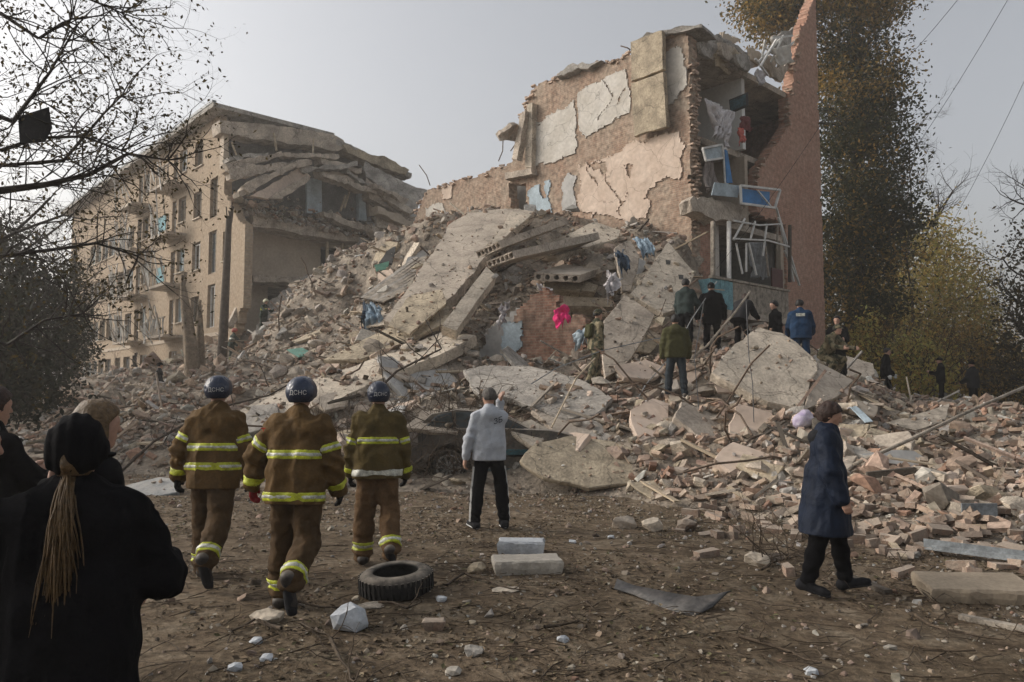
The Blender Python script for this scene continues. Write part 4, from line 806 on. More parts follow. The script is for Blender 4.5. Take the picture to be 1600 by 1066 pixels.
# brick wall stump under the slabs with the dark hollow left of it
st = thing('wall_stump', 'stump of red brick wall with pale blue plaster beside the dark hollow', 'wall', P(870, 560, 21.2))
pA, pB = P(760, 560, 22.0), P(905, 560, 20.6); sx = (pB - pA); sx.z = 0; Ls = sx.length; sx.normalize(); so = Vector((pA.x, pA.y, 0))
tzs = lambda u, v: tz(u, v, so, sx)
def stm(poly, m, off, nm, cell=.1):
    pl = [tzs(*p) for p in poly]; return wall_cells(nm, so - sx * .5, sx, Ls + 1.5, 0, 6.5, .3 if off == 0 else .04, (cell, cell * .8), lambda t, z: inpoly(t - .5, z, pl), m, st, -1, jit=.025, warp=.28, wscale=1.3, off=off, surf=.06 if off == 0 else .02)
stm([(822, 470), (845, 452), (880, 470), (890, 500), (905, 520), (905, 600), (800, 600), (806, 500)], M_BRS, 0, 'brickwork')
stm([(752, 510), (780, 500), (790, 480), (822, 480), (822, 520), (816, 560), (806, 590), (752, 590)], M_PLD, -.3, 'plaster_wall'); stm([(782, 508), (820, 500), (822, 560), (784, 560)], M_BLUEP, .05, 'plaster_panel', .06)
# soft things caught in the heap
cloth('cloth', P(864, 486, 20.2), P(886, 476, 20.4), P(872, 508, 20.0), P(893, 498, 20.2), mat('fabric_pink', (.72, .03, .17), .85, .15, 6, .2, 40), None, .06, 14, 12, 2, 21, label='bright pink cloth hanging in the dark hollow', cat='cloth')
M_CLB = mat('fabric_blue_grey', (.25, .33, .40), .9, .3, 6, .3, 30); M_CLD = mat('fabric_dark_blue', (.03, .05, .08), .9, .3, 6, .3, 30)
cloth('cloth', P(572, 478, 24.6), P(596, 478, 24.4), P(568, 510, 24), P(598, 502, 23.9), M_CLB, None, .16, 16, 14, 3, 22, label='pale blue bedding bundle hanging from the left slope', cat='bedding', noise=.09)
cloth('cloth', P(568, 476, 24.8), P(584, 480, 24.6), P(564, 502, 24.2), P(576, 514, 24.1), M_CLD, None, .14, 12, 12, 3, 23, label='dark blue garment hanging beside the blue bedding', cat='garment', noise=.08)
cloth('cloth', P(840, 448, 21.6), P(866, 452, 21.6), P(842, 478, 21.3), P(862, 476, 21.3), M_LACE, None, .15, 14, 12, 3, 24, label='torn white cloth hanging over the edge of the hollow', cat='cloth', noise=.09)
cloth('cloth', P(950, 428, 21.6), P(972, 432, 21.6), P(944, 462, 21.2), P(960, 456, 21.2), M_LACE, None, .15, 14, 12, 2, 25, label='torn white sheet stuck beside the curled panel', cat='cloth', noise=.09)
cloth('cloth', P(962, 396, 22.2), P(974, 392, 22.2), P(968, 424, 21.8), P(986, 422, 21.8), M_CLD, None, .12, 12, 12, 2, 26, label='dark blue cloth draped on the curled panel', cat='cloth', noise=.06)
cloth('cloth', P(990, 372, 23.6), P(1012, 374, 23.4), P(1004, 398, 23), P(1026, 396, 22.9), M_CLB, None, .1, 12, 12, 4, 27, label='pale striped bedding lying above the square holed panel', cat='bedding', noise=.05)
cloth('cloth', P(898, 520, 19.4), P(920, 510, 19.5), P(900, 540, 19.2), P(918, 534, 19.2), M_BLUEP, None, .12, 12, 12, 2, 28, label='pale blue cloth lying left of the soldier', cat='cloth', noise=.07)
cloth('cloth', P(782, 478, 21.4), P(796, 474, 21.4), P(778, 506, 21.2), P(792, 504, 21.2), M_LACE, None, .12, 12, 12, 2, 29, label='ragged white cloth hanging on the hollow wall', cat='cloth', noise=.09)
def blob_mesh(name, pts, rads, res, noise=.0, nsc=4.0):
    pts = [Vector(p) for p in pts]; lo = [min(p[i] - r for p, r in zip(pts, rads)) - .1 for i in range(3)]; hi = [max(p[i] + r for p, r in zip(pts, rads)) + .1 for i in range(3)]
    fd = Field(lo, hi, res)
    for p, r in zip(pts, rads): fd.cap(p, p + Vector((0, 0, .001)), r, r, .06)
    if noise: fd.F += noise * fbm(fd.X * nsc, fd.Y * nsc, fd.Z * nsc, 3)
    return fd.mesh(name)

S([(628, 668, 14.5), (660, 640, 15.0), (724, 650, 15.0), (716, 676, 14.5)], .12, M_CONC, 'broken plate resting on the crushed car roof', .06)
S([(790, 668, 14.6), (830, 655, 15.0), (862, 672, 14.8), (836, 700, 14.3)], .12, M_CONCP, 'pale plate tipped over the car behind the grey hoodie', .06)
# ------------------------------------------------------------------ bodies: distance fields turned into one surface
class Field:
    def __init__(s, lo, hi, res):
        s.lo = np.array(lo, float); s.res = res; n = np.ceil((np.array(hi) - s.lo) / res).astype(int) + 2
        ax = [s.lo[i] + np.arange(n[i]) * res for i in range(3)]; s.ax = ax
        s.X, s.Y, s.Z = ax[0][:, None, None], ax[1][None, :, None], ax[2][None, None, :]
        s.F = np.full(n, 0.5)
    def _blk(s, lo, hi):
        sl = []
        for i in range(3):
            a = int(np.clip(np.floor((lo[i] - s.lo[i]) / s.res), 0, s.F.shape[i])); b = int(np.clip(np.ceil((hi[i] - s.lo[i]) / s.res) + 1, 0, s.F.shape[i])); sl.append(slice(a, b))
        return tuple(sl)
    def cap(s, a, b, ra, rb, k=.03, sc=None):
        a = np.array(a, float); b = np.array(b, float); m = max(ra, rb) * (max(sc) if sc else 1) + k + .05
        bl = s._blk(np.minimum(a, b) - m, np.maximum(a, b) + m); X = s.ax[0][bl[0]][:, None, None]; Y = s.ax[1][bl[1]][None, :, None]; Z = s.ax[2][bl[2]][None, None, :]
        w = sc or (1, 1, 1); d = [(b[i] - a[i]) / w[i] for i in range(3)]; q = [(X - a[0]) / w[0], (Y - a[1]) / w[1], (Z - a[2]) / w[2]]
        L = d[0] ** 2 + d[1] ** 2 + d[2] ** 2 + 1e-9; h = np.clip((q[0] * d[0] + q[1] * d[1] + q[2] * d[2]) / L, 0, 1)
        D = np.sqrt((q[0] - h * d[0]) ** 2 + (q[1] - h * d[1]) ** 2 + (q[2] - h * d[2]) ** 2) - (ra + (rb - ra) * h)
        f = s.F[bl]; hh = np.clip(.5 + .5 * (D - f) / k, 0, 1); s.F[bl] = D * (1 - hh) + f * hh - k * hh * (1 - hh); return s
    def mesh(s, name, keep=None):
        Fv = s.F if keep is None else np.maximum(s.F, keep)
        Fv = Fv.copy(); Fv[0], Fv[-1] = 1, 1; Fv[:, 0] = 1; Fv[:, -1] = 1; Fv[:, :, 0] = 1; Fv[:, :, -1] = 1
        ins = Fv < 0; c = np.zeros(tuple(n - 1 for n in ins.shape), int)
        for i in (0, 1):
            for j in (0, 1):
                for k in (0, 1): c += ins[i:i + c.shape[0], j:j + c.shape[1], k:k + c.shape[2]]
        act = (c > 0) & (c < 8); idx = np.argwhere(act)
        if not len(idx): return None
        num = np.zeros((len(idx), 3)); cnt = np.zeros(len(idx)); cor = {}
        for i in (0, 1):
            for j in (0, 1):
                for k in (0, 1): cor[(i, j, k)] = Fv[idx[:, 0] + i, idx[:, 1] + j, idx[:, 2] + k]
        for A, va in cor.items():
            for ax in range(3):
                if A[ax] == 0:
                    Bc = list(A); Bc[ax] = 1; vb = cor[tuple(Bc)]; cr = (va < 0) != (vb < 0); t = np.where(cr, va / np.where(cr, va - vb, 1), 0)
                    p = np.array(A, float)[None].repeat(len(idx), 0); p[:, ax] += t; num += p * cr[:, None]; cnt += cr
        V = s.lo + (idx + num / cnt[:, None]) * s.res
        vid = np.full(act.shape, -1); vid[tuple(idx.T)] = np.arange(len(idx)); Q = []
        for ax in range(3):
            sl0 = [slice(None)] * 3; sl1 = [slice(None)] * 3; sl0[ax] = slice(0, -1); sl1[ax] = slice(1, None)
            a_ = ins[tuple(sl0)]; b_ = ins[tuple(sl1)]; e = np.argwhere(a_ != b_)
            o1, o2 = [(1, 2), (2, 0), (0, 1)][ax]; e = e[(e[:, o1] > 0) & (e[:, o2] > 0)]; flip = a_[tuple(e.T)]
            def g(d1, d2): q = e.copy(); q[:, o1] -= d1; q[:, o2] -= d2; return vid[tuple(q.T)]
            q = np.stack([g(1, 1), g(0, 1), g(0, 0), g(1, 0)], 1); q[~flip] = q[~flip][:, ::-1]; Q.append(q)
        Q = np.vstack(Q); Q = Q[(Q >= 0).all(1)]
        return npmesh(name, V, Q, True)
def bfbm(fd, base, sx, sz, ox=0.0, o=3, w=.05, ridge=False):
    """noise only where the surface can be"""
    out = np.zeros_like(base); i = np.argwhere(np.abs(base) < w)
    if len(i):
        x, y, z = fd.ax[0][i[:, 0]], fd.ax[1][i[:, 1]], fd.ax[2][i[:, 2]]; out[tuple(i.T)] = fbm(x * sx + ox, y * sx + 3, z * sz, o)
        if ridge: out[tuple(i.T)] = np.abs(out[tuple(i.T)]) * 2.4 - .5
    return out
def cm(name, col, rough=.85, var=.18, scale=7, bump=.55, bscale=19, spec=.15, **k): return mat('cloth_' + name, col, rough, var, scale, bump, bscale, dist=.022, spec=spec, **k)
M_SKIN = mat('skin', (.42, .25, .18), .55, .1, 9, .1, 60, spec=.35)
M_TURN = cm('turnout_brown', (.115, .066, .023), col2=(.07, .042, .016)); M_TURN2 = cm('turnout_olive', (.105, .074, .026), col2=(.065, .048, .018)); M_TURNT = cm('turnout_trousers', (.07, .040, .016), col2=(.04, .024, .011)); M_TURNT2 = cm('turnout_trousers_tan', (.13, .075, .035), col2=(.08, .046, .022))
M_YEL = mat('reflective_yellow', (.42, .45, .03), .5, .3, 16, 0); M_SIL = mat('reflective_silver', (.50, .50, .43), .4, .4, 22, 0, spec=.5)
M_HELM = mat('helmet_navy', (.012, .022, .05), .32, .2, 5, .05, 30, spec=.5); M_BLK = cm('black', (.006, .006, .007), .95, spec=.06); M_BLK2 = cm('black_worn', (.018, .018, .02), .9)
M_BOOT = mat('boot_leather', (.03, .024, .02), .6, .3, 9, .2, 40, dust=.4); M_GLOVE = cm('glove_black', (.015, .014, .014)); M_GLOVER = cm('glove_red', (.20, .012, .014))
M_HOOD = cm('grey_marl', (.40, .42, .45), .9, .08); M_NAVY = cm('navy', (.0045, .010, .024), .7, spec=.2); M_NAVYL = cm('navy_sheen', (.05, .065, .09), .6)
M_OLIVE = cm('olive', (.055, .053, .022)); M_GREEN = cm('dark_green', (.025, .036, .034)); M_JEAN = cm('jeans', (.03, .038, .045)); M_POLB = cm('police_blue', (.012, .034, .075)); M_FIREG = cm('fire_green', (.02, .032, .024))
M_CAMO = mat('camouflage', (.20, .165, .10), .9, .2, 8, .2, 60, col2=(.035, .037, .02))
_r = [n for n in M_CAMO.node_tree.nodes if n.type == 'VALTORGB'][0].color_ramp; _r.elements[0].position = .46; _r.elements[1].position = .54
M_HBR = mat('hair_brown', (.035, .018, .012), .6, .3, 30, .5, 60); M_HDK = mat('hair_dark', (.012, .010, .009), .6, .3, 30, .5, 60); M_HGR = mat('hair_grey', (.09, .08, .07), .7, .3, 30, .5, 60); M_HBL = mat('hair_blond', (.115, .07, .03), .5, .3, 40, .5, 90)
M_SOLE = mat('sole_white', (.55, .55, .54), .7, .1, 9, 0); M_EYE = mat('eye_dark', (.01, .01, .01), .2, 0, 9, 0)
M_HVW = mat('helmet_pale', (.5, .48, .34), .4, .1, 6, 0); M_HVR = mat('helmet_red', (.35, .06, .04), .4, .1, 6, 0)
def person(label, foot, face, H=1.78, res=.014, lean=0, LL=(0, 4, 0), RL=(0, 4, 0), LA=(0, 8, 12), RA=(0, 8, 12), head=(0, 0), jacket=None, hem=.84, jinf=.022, tr=None, shoe=None, glove=(None, None), skin=None,
           hat=None, hatm=None, hair=None, hairm=None, bands=(), lbands=(), sbands=(), hood=False, collar=True, wide=1.0, flare=0.0, wr=.006, extra=None, footp=(0, 0), name='person', cat='person', tuck=False, sleeve=1.0, solem=None):
    """foot = ground point under the pelvis; face = heading in degrees, 0 looks away from the camera, positive turns left"""
    k = H / 1.78; z_ = Vector((0, 0, 1)); skin = skin or M_SKIN; tr = tr or M_BLK; shoe = shoe or M_BOOT; jacket = jacket or M_BLK
    la = R(lean)
    pel = Vector((0, 0, .95)) * k
    def up(h, x=0, y=0): return pel + Vector((x * k, math.sin(la) * h * k + y * k * math.cos(la), math.cos(la) * h * k - y * k * math.sin(la)))
    chest, neck, hc = up(.36), up(.55), up(.705, 0, .025)
    J = {}
    for sd_, side, leg, arm, fp in (('L', -1, LL, LA, footp[0]), ('R', 1, RL, RA, footp[1])):
        f, ab, kn = [R(a) for a in leg]; hip = pel + Vector((.085 * side * wide, 0, -.02)) * k
        th = Vector((math.sin(ab) * side, math.sin(f) * math.cos(ab), -math.cos(f) * math.cos(ab))); knee = hip + th * .43 * k
        a2 = f - kn; sh_ = Vector((math.sin(ab) * side * .5, math.sin(a2), -math.cos(a2))).normalized(); ank = knee + sh_ * .42 * k
        fa = a2 + R(fp); td = Vector((side * .15, math.cos(fa), math.sin(fa))).normalized(); J[sd_ + 'leg'] = (hip, knee, ank, ank + td * .145 * k - Vector((0, -math.sin(fa), math.cos(fa))) * .045 * k, ank - td * .05 * k - Vector((0, -math.sin(fa), math.cos(fa))) * .05 * k, td)
        f, ab, el = [R(a) for a in arm]; shd = up(.468, .178 * side * wide)
        ua = Vector((math.sin(ab) * side, math.sin(f) * math.cos(ab), -math.cos(f) * math.cos(ab))); elb = shd + ua * .295 * k
        f2 = f + el; fo = Vector((math.sin(ab) * side * .35 - (.12 * side if el > R(40) else 0), math.sin(f2), -math.cos(f2))).normalized(); wrs = elb + fo * .255 * k
        J[sd_ + 'arm'] = (shd, elb, wrs, fo)
    dz = min(J['Lleg'][2].z, J['Rleg'][2].z) - .095 * k
    dz = min(J['Lleg'][4].z, J['Lleg'][3].z, J['Rleg'][4].z, J['Rleg'][3].z) - .038 * k
    rt = Matrix.Rotation(R(face), 4, 'Z'); MW = Matrix.Translation(Vector(foot) - Vector((0, 0, dz))) @ rt
    root = thing(name, label, cat, Vector(foot), 0)
    allp = [p for v in J.values() for p in v[:5 if len(v) > 4 else 3]] + [hc, pel]
    def bounds(pts, m): return [min(p[i] for p in pts) - m for i in range(3)], [max(p[i] for p in pts) + m for i in range(3)]
    def put(nm, me, m):
        if me is None: return None
        me.transform(MW); return obj(nm, me, m, root)
    hrot = Matrix.Rotation(R(head[0]), 3, 'Z') @ Matrix.Rotation(R(head[1]), 3, 'X')
    def hd(x, y, z): return hc + hrot @ (Vector((x, y, z)) * k)
    def torso(fd, e, hw=1.0):
        for sd_ in (-1, 1):
            fd.cap(up(-.04, .075 * sd_ * wide), up(.20, .065 * sd_ * wide), (.105 + e) * k, (.098 + e) * k, .05, (1, .92, 1)); fd.cap(up(.20, .065 * sd_ * wide), up(.42, .095 * sd_ * wide), (.098 + e) * k, (.092 + e) * k, .06)
            fd.cap(up(.40, .05 * sd_), up(.462, .150 * sd_ * wide), (.08 + e * .8) * k, (.054 + e * .8) * k, .05); fd.cap(up(.525, .02 * sd_), up(.475, .15 * sd_ * wide), (.048 + e * .6) * k, (.04 + e * .7) * k, .05)
        fd.cap(up(.48), up(.54), (.075 + e) * k, (.058 + e) * k, .05); return fd
    def arm(fd, s_, e, end=1.0, kk=.04):
        a, b, c, d = J[s_ + 'arm']; fd.cap(a, b, (.052 + e * .85) * k, (.045 + e) * k, kk); fd.cap(b, b.lerp(c, end), (.044 + e) * k, (.031 + e) * k, .03); return fd
    def leg(fd, s_, e, kk=.03):
        a, b, c = J[s_ + 'leg'][:3]; fd.cap(a, b, (.083 + e) * k, (.056 + e) * k, kk); fd.cap(b, b.lerp(c, .4), (.056 + e) * k, (.054 + e * 1.1) * k, .03); fd.cap(b.lerp(c, .4), c, (.054 + e * 1.1) * k, (.038 + e * 1.3) * k, .03); return fd
    def hand(fd, s_, e):
        a, b, c, d = J[s_ + 'arm']; side = -1 if s_ == 'L' else 1; x = Vector((0, 1, 0)) if abs(d.y) < .75 else Vector((0, 0, 1)); x = (x - d * x.dot(d)).normalized(); n = d.cross(x).normalized() * side
        for q in (-1, 0, 1): fd.cap(c + x * .02 * q * k, c + d * .085 * k + x * .026 * q * k, (.018 + e) * k, (.015 + e) * k, .015)
        for q, ln in zip((-1.5, -.5, .5, 1.5), (.055, .068, .074, .066)):
            p0 = c + d * .088 * k + x * .018 * q * k; p1 = p0 + (d * .8 - n * .35).normalized() * ln * .55 * k; p2 = p1 + (d * .4 - n * .9).normalized() * ln * .5 * k
            fd.cap(p0, p1, (.0105 + e) * k, (.0095 + e) * k, .006); fd.cap(p1, p2, (.0095 + e) * k, (.0085 + e) * k, .006)
        p0 = c + d * .03 * k + x * .028 * k; p1 = p0 + (d * .6 + x * .75 - n * .2).normalized() * .042 * k; fd.cap(p0, p1, (.015 + e) * k, (.012 + e) * k, .01); fd.cap(p1, p1 + (d * .9 + x * .1 - n * .3).normalized() * .032 * k, (.012 + e) * k, (.0095 + e) * k, .008); return fd
    def skull(fd, e, face_=True):
        fd.cap(hd(0, -.018, .035), hd(0, .012, .035), (.078 + e) * k, (.076 + e) * k, .02, (.98, 1.06, 1.15))
        if face_:
            fd.cap(hd(0, .03, -.03), hd(0, .055, -.085), (.058 + e) * k, (.032 + e) * k, .04); fd.cap(hd(0, .092, .012), hd(0, .106, -.024), .010 * k, .015 * k, .012)
            fd.cap(hd(-.03, .082, .03), hd(.03, .082, .03), .013 * k, .013 * k, .02); fd.cap(hd(-.018, .083, -.056), hd(.018, .083, -.056), .010 * k, .010 * k, .012)
            for q in (-1, 1): fd.cap(hd(.075 * q, -.005, .022), hd(.078 * q, -.008, -.022), .013 * k, .010 * k, .012, (.6, 1.2, 1.1))
        return fd
    # body: one continuous skin
    lo, hi = bounds(allp, .24); fd = Field(lo, hi, res)
    torso(fd, -.004); [arm(fd, s_, -.002) for s_ in 'LR']; [leg(fd, s_, -.004) for s_ in 'LR']; fd.cap(up(.52), hd(0, -.01, -.05), .056 * k, .054 * k, .03); skull(fd, 0)
    for s_ in 'LR':
        hand(fd, s_, .001 if res < .011 else .003); q = J[s_ + 'leg']; fd.cap(q[2], q[4] + Vector((0, 0, .01)), .036 * k, .034 * k, .02); fd.cap(q[4], q[3], .034 * k, .03 * k, .03)
    put('body', fd.mesh('body'), skin)
    # trousers
    lo, hi = bounds([p for s_ in 'LR' for p in J[s_ + 'leg']] + [up(.15, .2), up(.15, -.2)], .2); fd = Field(lo, hi, res)
    for s_ in 'LR': leg(fd, s_, .022 + (.018 if lbands else 0), .05)
    for sd_ in (-1, 1): fd.cap(up(-.04, .07 * sd_), up(.06, .06 * sd_), .115 * k, .098 * k, .05)
    if wr: fd.F += wr * 1.8 * bfbm(fd, fd.F, 7, 8, foot[0], 3, .05, True) + wr * 1.1 * np.sin(fd.Z * 62 + 9 * fd.X - 14 * fd.Y) * np.clip((.40 * k + dz - fd.Z) * 5, 0, 1)
    base = fd.F.copy(); put('trousers', fd.mesh('trousers'), tr)
    for zc, w, m_, e in lbands:
        for s_ in 'LR':
            a, b, c = J[s_ + 'leg'][:3]; d = (c - b).normalized(); p = b + d * (zc * .42 * k); pr = (fd.X - p.x) * d.x + (fd.Y - p.y) * d.y + (fd.Z - p.z) * d.z
            near = np.sqrt((fd.X - p.x) ** 2 + (fd.Y - p.y) ** 2 + (fd.Z - p.z) ** 2) - .13
            fd.F = base - e; put('reflective_band', fd.mesh('band', np.maximum(np.abs(pr) - w / 2, near)), m_)
    # shoes
    for s_ in 'LR':
        q = J[s_ + 'leg']; lo, hi = bounds(q[2:5], .12); fd = Field(lo, hi, min(res, .012)); fd.cap(q[2].lerp(q[1], .18), q[2], .056 * k, .052 * k, .03); fd.cap(q[2], q[4], .05 * k, .046 * k, .03); fd.cap(q[4], q[3], .046 * k, .040 * k, .03, (1.08, 1, 1)); fd.cap(q[3], q[3] + q[5] * .045 * k, .040 * k, .032 * k, .02)
        so_ = put('shoe', fd.mesh('shoe'), shoe); zs = Vector((0, 0, -.026 * k))
        if res < .013:
            fd = Field(lo, hi, .008); fd.cap(q[4] + zs, q[3] + zs, .046 * k, .044 * k, .01, (1, 1, .38)); fd.cap(q[3] + zs, q[3] + q[5] * .045 * k + zs, .044 * k, .036 * k, .01, (1, 1, .38)); me_ = fd.mesh('sole'); me_.transform(MW); obj('sole', me_, solem or M_BLK2, so_)
    # jacket
    lo, hi = bounds([p for s_ in 'LR' for p in J[s_ + 'arm'][:3]] + [up(hem - .95 - .05, .2), up(hem - .95 - .05, -.2), up(.6)], .16 + flare * .6); fd = Field(lo, hi, res)
    torso(fd, jinf)
    if hem < .9:
        for sd_ in (-1, 1):
            fd.cap(up(.1, .07 * sd_), up(hem - .95 - .1, (.075 + flare) * sd_), (.115 + jinf) * k, (.112 + jinf + flare) * k, .06)
    if flare: fd.cap(up(.1, 0), up(hem - 1.05, 0), (.12 + jinf) * k, (.12 + jinf + flare) * k, .08)
    tor = fd.F.copy(); fd.F[:] = .5; arms = {}
    for s_ in 'LR':
        sv = np.full_like(fd.F, .5); fd.F = sv; arm(fd, s_, jinf * .95, .97 * sleeve); arms[s_] = fd.F.copy()
    def smin(a, b, kk): h = np.clip(.5 + .5 * (b - a) / kk, 0, 1); return b * (1 - h) + a * h - kk * h * (1 - h)
    wn_ = wr * 2.6 * bfbm(fd, np.minimum(np.minimum(tor, arms['L']), arms['R']), 6.5 if not flare else 8.5, 4.5 if not flare else 1.6, foot[1], 3, .05, True)
    tor += wn_ + wr * .5 * np.sin(fd.Z * 34 + 20 * np.abs(fd.X) - 9 * fd.X); arms = {s_: v + wn_ + wr * .6 * np.sin(fd.Z * 58 + 25 * fd.Y + 16 * fd.X) for s_, v in arms.items()}
    fd.F = smin(smin(tor, arms['L'], .035), arms['R'], .035)
    if collar: fd.cap(up(.53, 0, -.005), up(.585, 0, .01), .072 * k, .074 * k, .02)
    if hood: fd.cap(up(.50, -.07, -.075), up(.50, .07, -.075), .06 * k, .06 * k, .05); fd.cap(up(.555, -.05, -.05), up(.555, .05, -.05), .045 * k, .045 * k, .04)
    hp = up(hem - .95); ud = (up(1) - up(0)).normalized(); ph = -((fd.X - hp.x) * ud.x + (fd.Y - hp.y) * ud.y + (fd.Z - hp.z) * ud.z)
    inarm = np.minimum(arms['L'], arms['R']); cut = np.where(inarm < tor - .004, -1.0, ph)
    jm = fd.F.copy(); put('jacket', fd.mesh('jacket', cut), jacket)
    for h_, w, m_, e in bands:
        p = up(h_ - .95); pr = (fd.X - p.x) * ud.x + (fd.Y - p.y) * ud.y + (fd.Z - p.z) * ud.z
        fd.F = tor - e; put('reflective_band', fd.mesh('band', np.maximum(np.abs(pr) - w / 2, -(inarm - .004))), m_)
    for fr_, w, m_, e in sbands:
        for s_ in 'LR':
            a, b, c, d_ = J[s_ + 'arm']; d = (b - a).normalized() if fr_ < 1 else (c - b).normalized(); p = a.lerp(b, fr_) if fr_ < 1 else b.lerp(c, fr_ - 1); pr = (fd.X - p.x) * d.x + (fd.Y - p.y) * d.y + (fd.Z - p.z) * d.z
            near = np.sqrt((fd.X - p.x) ** 2 + (fd.Y - p.y) ** 2 + (fd.Z - p.z) ** 2) - .12
            fd.F = arms[s_] - e; put('reflective_band', fd.mesh('band', np.maximum(np.maximum(np.abs(pr) - w / 2, near), -(tor - .002))), m_)
    # gloves
    for s_, gm in zip('LR', glove):
        if gm is None: continue
        a, b, c, d = J[s_ + 'arm']; lo, hi = bounds([c, c + d * .16 * k], .12); fd = Field(lo, hi, min(res, .009)); hand(fd, s_, .006); fd.cap(c - d * .05 * k, c + d * .02 * k, .047 * k, .036 * k, .02); put('glove', fd.mesh('glove'), gm)
    # head
    lo, hi = bounds([hc], .27); fd = Field(lo, hi, min(res, .012)); c2 = lambda z: hd(0, 0, z)
    hup = hrot @ Vector((0, 0, 1)); hfw = hrot @ Vector((0, 1, 0))
    rel = lambda: ((fd.X - hc.x) * hup.x + (fd.Y - hc.y) * hup.y + (fd.Z - hc.z) * hup.z, (fd.X - hc.x) * hfw.x + (fd.Y - hc.y) * hfw.y + (fd.Z - hc.z) * hfw.z)
    if hair:
        skull(fd, .016, False); fd.cap(hd(0, -.04, .0), hd(0, -.05, -.05), .075 * k, .06 * k, .03)
        if hair == 'long': [fd.cap(hd(.06 * q, -.02, .02), hd(.075 * q, -.03, -.16), .05 * k, .05 * k, .04) for q in (-1, 1)]; fd.cap(hd(0, -.06, 0), hd(0, -.07, -.16), .075 * k, .07 * k, .05)
        if hair == 'tied': fd.cap(hd(0, -.10, .02), hd(0, -.125, -.03), .035 * k, .022 * k, .03)
        fd.F += .012 * bfbm(fd, fd.F, 34, 12); u_, f_ = rel(); lim = {'short': -.035, 'long': -.21, 'tied': -.07, 'crop': -.02}[hair] * k
        put('hair', fd.mesh('hair', np.maximum(np.maximum(f_ - .018 * k - np.clip((u_ - .015 * k) * 1.3, 0, .085), lim - u_ + np.clip(f_ * .8, 0, .1)), -1)), hairm or M_HDK)
    if hat == 'helmet':
        fd.F[:] = .5; fd.cap(hd(0, -.025, .045), hd(0, .02, .05), .12 * k, .118 * k, .02, (.98, 1.08, 1.04)); u_, f_ = rel()
        sh2 = np.maximum(fd.F, (-.022 * k - u_) + np.clip(f_ * .45, -.02, .05)); fd.F = np.maximum(sh2, -(fd.F + .014)); put('helmet', fd.mesh('helmet'), hatm or M_HELM)
        fd.F[:] = .5; fd.cap(hd(0, -.025, .045), hd(0, .02, .05), .1235 * k, .1215 * k, .02, (.98, 1.08, 1.04)); fd.F = np.maximum(fd.F, -(fd.F + .02)); u_, f_ = rel(); put('helmet_rim', fd.mesh('rim', np.abs(u_ + .016 * k - np.clip(f_ * .45, -.02, .05)) - .007), M_BLK2)
    elif hat in ('cap', 'beanie'):
        fd.F[:] = .5; skull(fd, .018 if hat == 'cap' else .042, False); 
        if hat == 'beanie': fd.cap(hd(0, -.03, .10), hd(0, -.02, .12), .075 * k, .06 * k, .05); fd.F += .004 * np.sin(fd.X * 160) 
        u_, f_ = rel(); cutp = np.maximum((.03 if hat == 'cap' else .0) * k - u_ - np.clip(-f_, 0, .12) * (.2 if hat == 'cap' else .75), -1); sv = np.maximum(fd.F, cutp); fd.F = sv
        if hat == 'cap': fd.cap(hd(0, .085, .045), hd(0, .14, .035), .045 * k, .035 * k, .01, (1.25, 1, .22))
        put('hat', fd.mesh('hat'), hatm or M_BLK)
    if res < .011 and not (hat == 'helmet'):
        for q in (-1, 1): e_ = MB(); e_.tube([hd(.031 * q, .080, .008), hd(.031 * q, .088, .008)], [.013 * k, .009 * k], 8); eo = e_.build('eye', M_EYE, root); eo.data.transform(MW)
    if extra: extra(dict(J=J, MW=MW, root=root, up=up, hd=hd, k=k, put=put, bounds=bounds, tor=tor, H=H))
    return root
TXT = {}
def text_on(root, s, size, fn, m, name='lettering', depth=0):
    """flat lettering; fn maps (x, y) in metres to a point on the surface"""
    cu = bpy.data.curves.new('t', 'FONT'); cu.body = s; cu.size = size; cu.align_x = 'CENTER'; cu.align_y = 'CENTER'; ob = bpy.data.objects.new('t', cu); COL.objects.link(ob)
    dg = bpy.context.evaluated_depsgraph_get(); me = bpy.data.meshes.new_from_object(ob.evaluated_get(dg)); bpy.data.objects.remove(ob)
    bm = bmesh.new(); bm.from_mesh(me); bmesh.ops.subdivide_edges(bm, edges=bm.edges, cuts=1); bm.to_mesh(me); bm.free()
    for v in me.vertices: v.co = fn(v.co.x, v.co.y)
    me.materials.clear(); return obj(name, me, m, root)
# ------------------------------------------------------------------ people
def gp(u, Y): return Vector(((u - 800) / F * Y * 1.0, Y, max(0.0, Hs((u - 800) / F * Y, Y))))
def fp(u, v, Y): return P(u, v, Y)
ffb = [(1.19, .075, M_YEL, .006), (1.19, .032, M_SIL, .010)]; ffh = [(.86, .075, M_YEL, .006), (.86, .032, M_SIL, .010)]; ffs = [(.62, .07, M_YEL, .006), (.62, .03, M_SIL, .010), (1.78, .06, M_YEL, .006)]; ffl = [(.80, .085, M_YEL, .006), (.80, .04, M_SIL, .010)]
def helm_text(d, s='ДСНС'):
    hd, MW, root = d['hd'], d['MW'], d['root']
    def fn(x, y):
        th = x / .125 + .22; h = (y - .012) / .127; s_ = math.sqrt(max(.05, 1 - h * h)); return MW @ hd(.1215 * math.sin(th) * s_, -.026 - .1345 * math.cos(th) * s_ - .002, .047 + y - .012)
    text_on(root, s, .05, fn, M_WHITE)
def ff2x(d):
    helm_text(d); a, b = d['J']['Larm'][:2]; c = a.lerp(b, .22)
    text_on(d['root'], 'Т', .10, lambda x, y: d['MW'] @ (c + Vector((x * .8 - .035, -.088 - abs(x) * .1, y))), mat('mark_red', (.5, .04, .02), .7, .1), 'sleeve_mark')
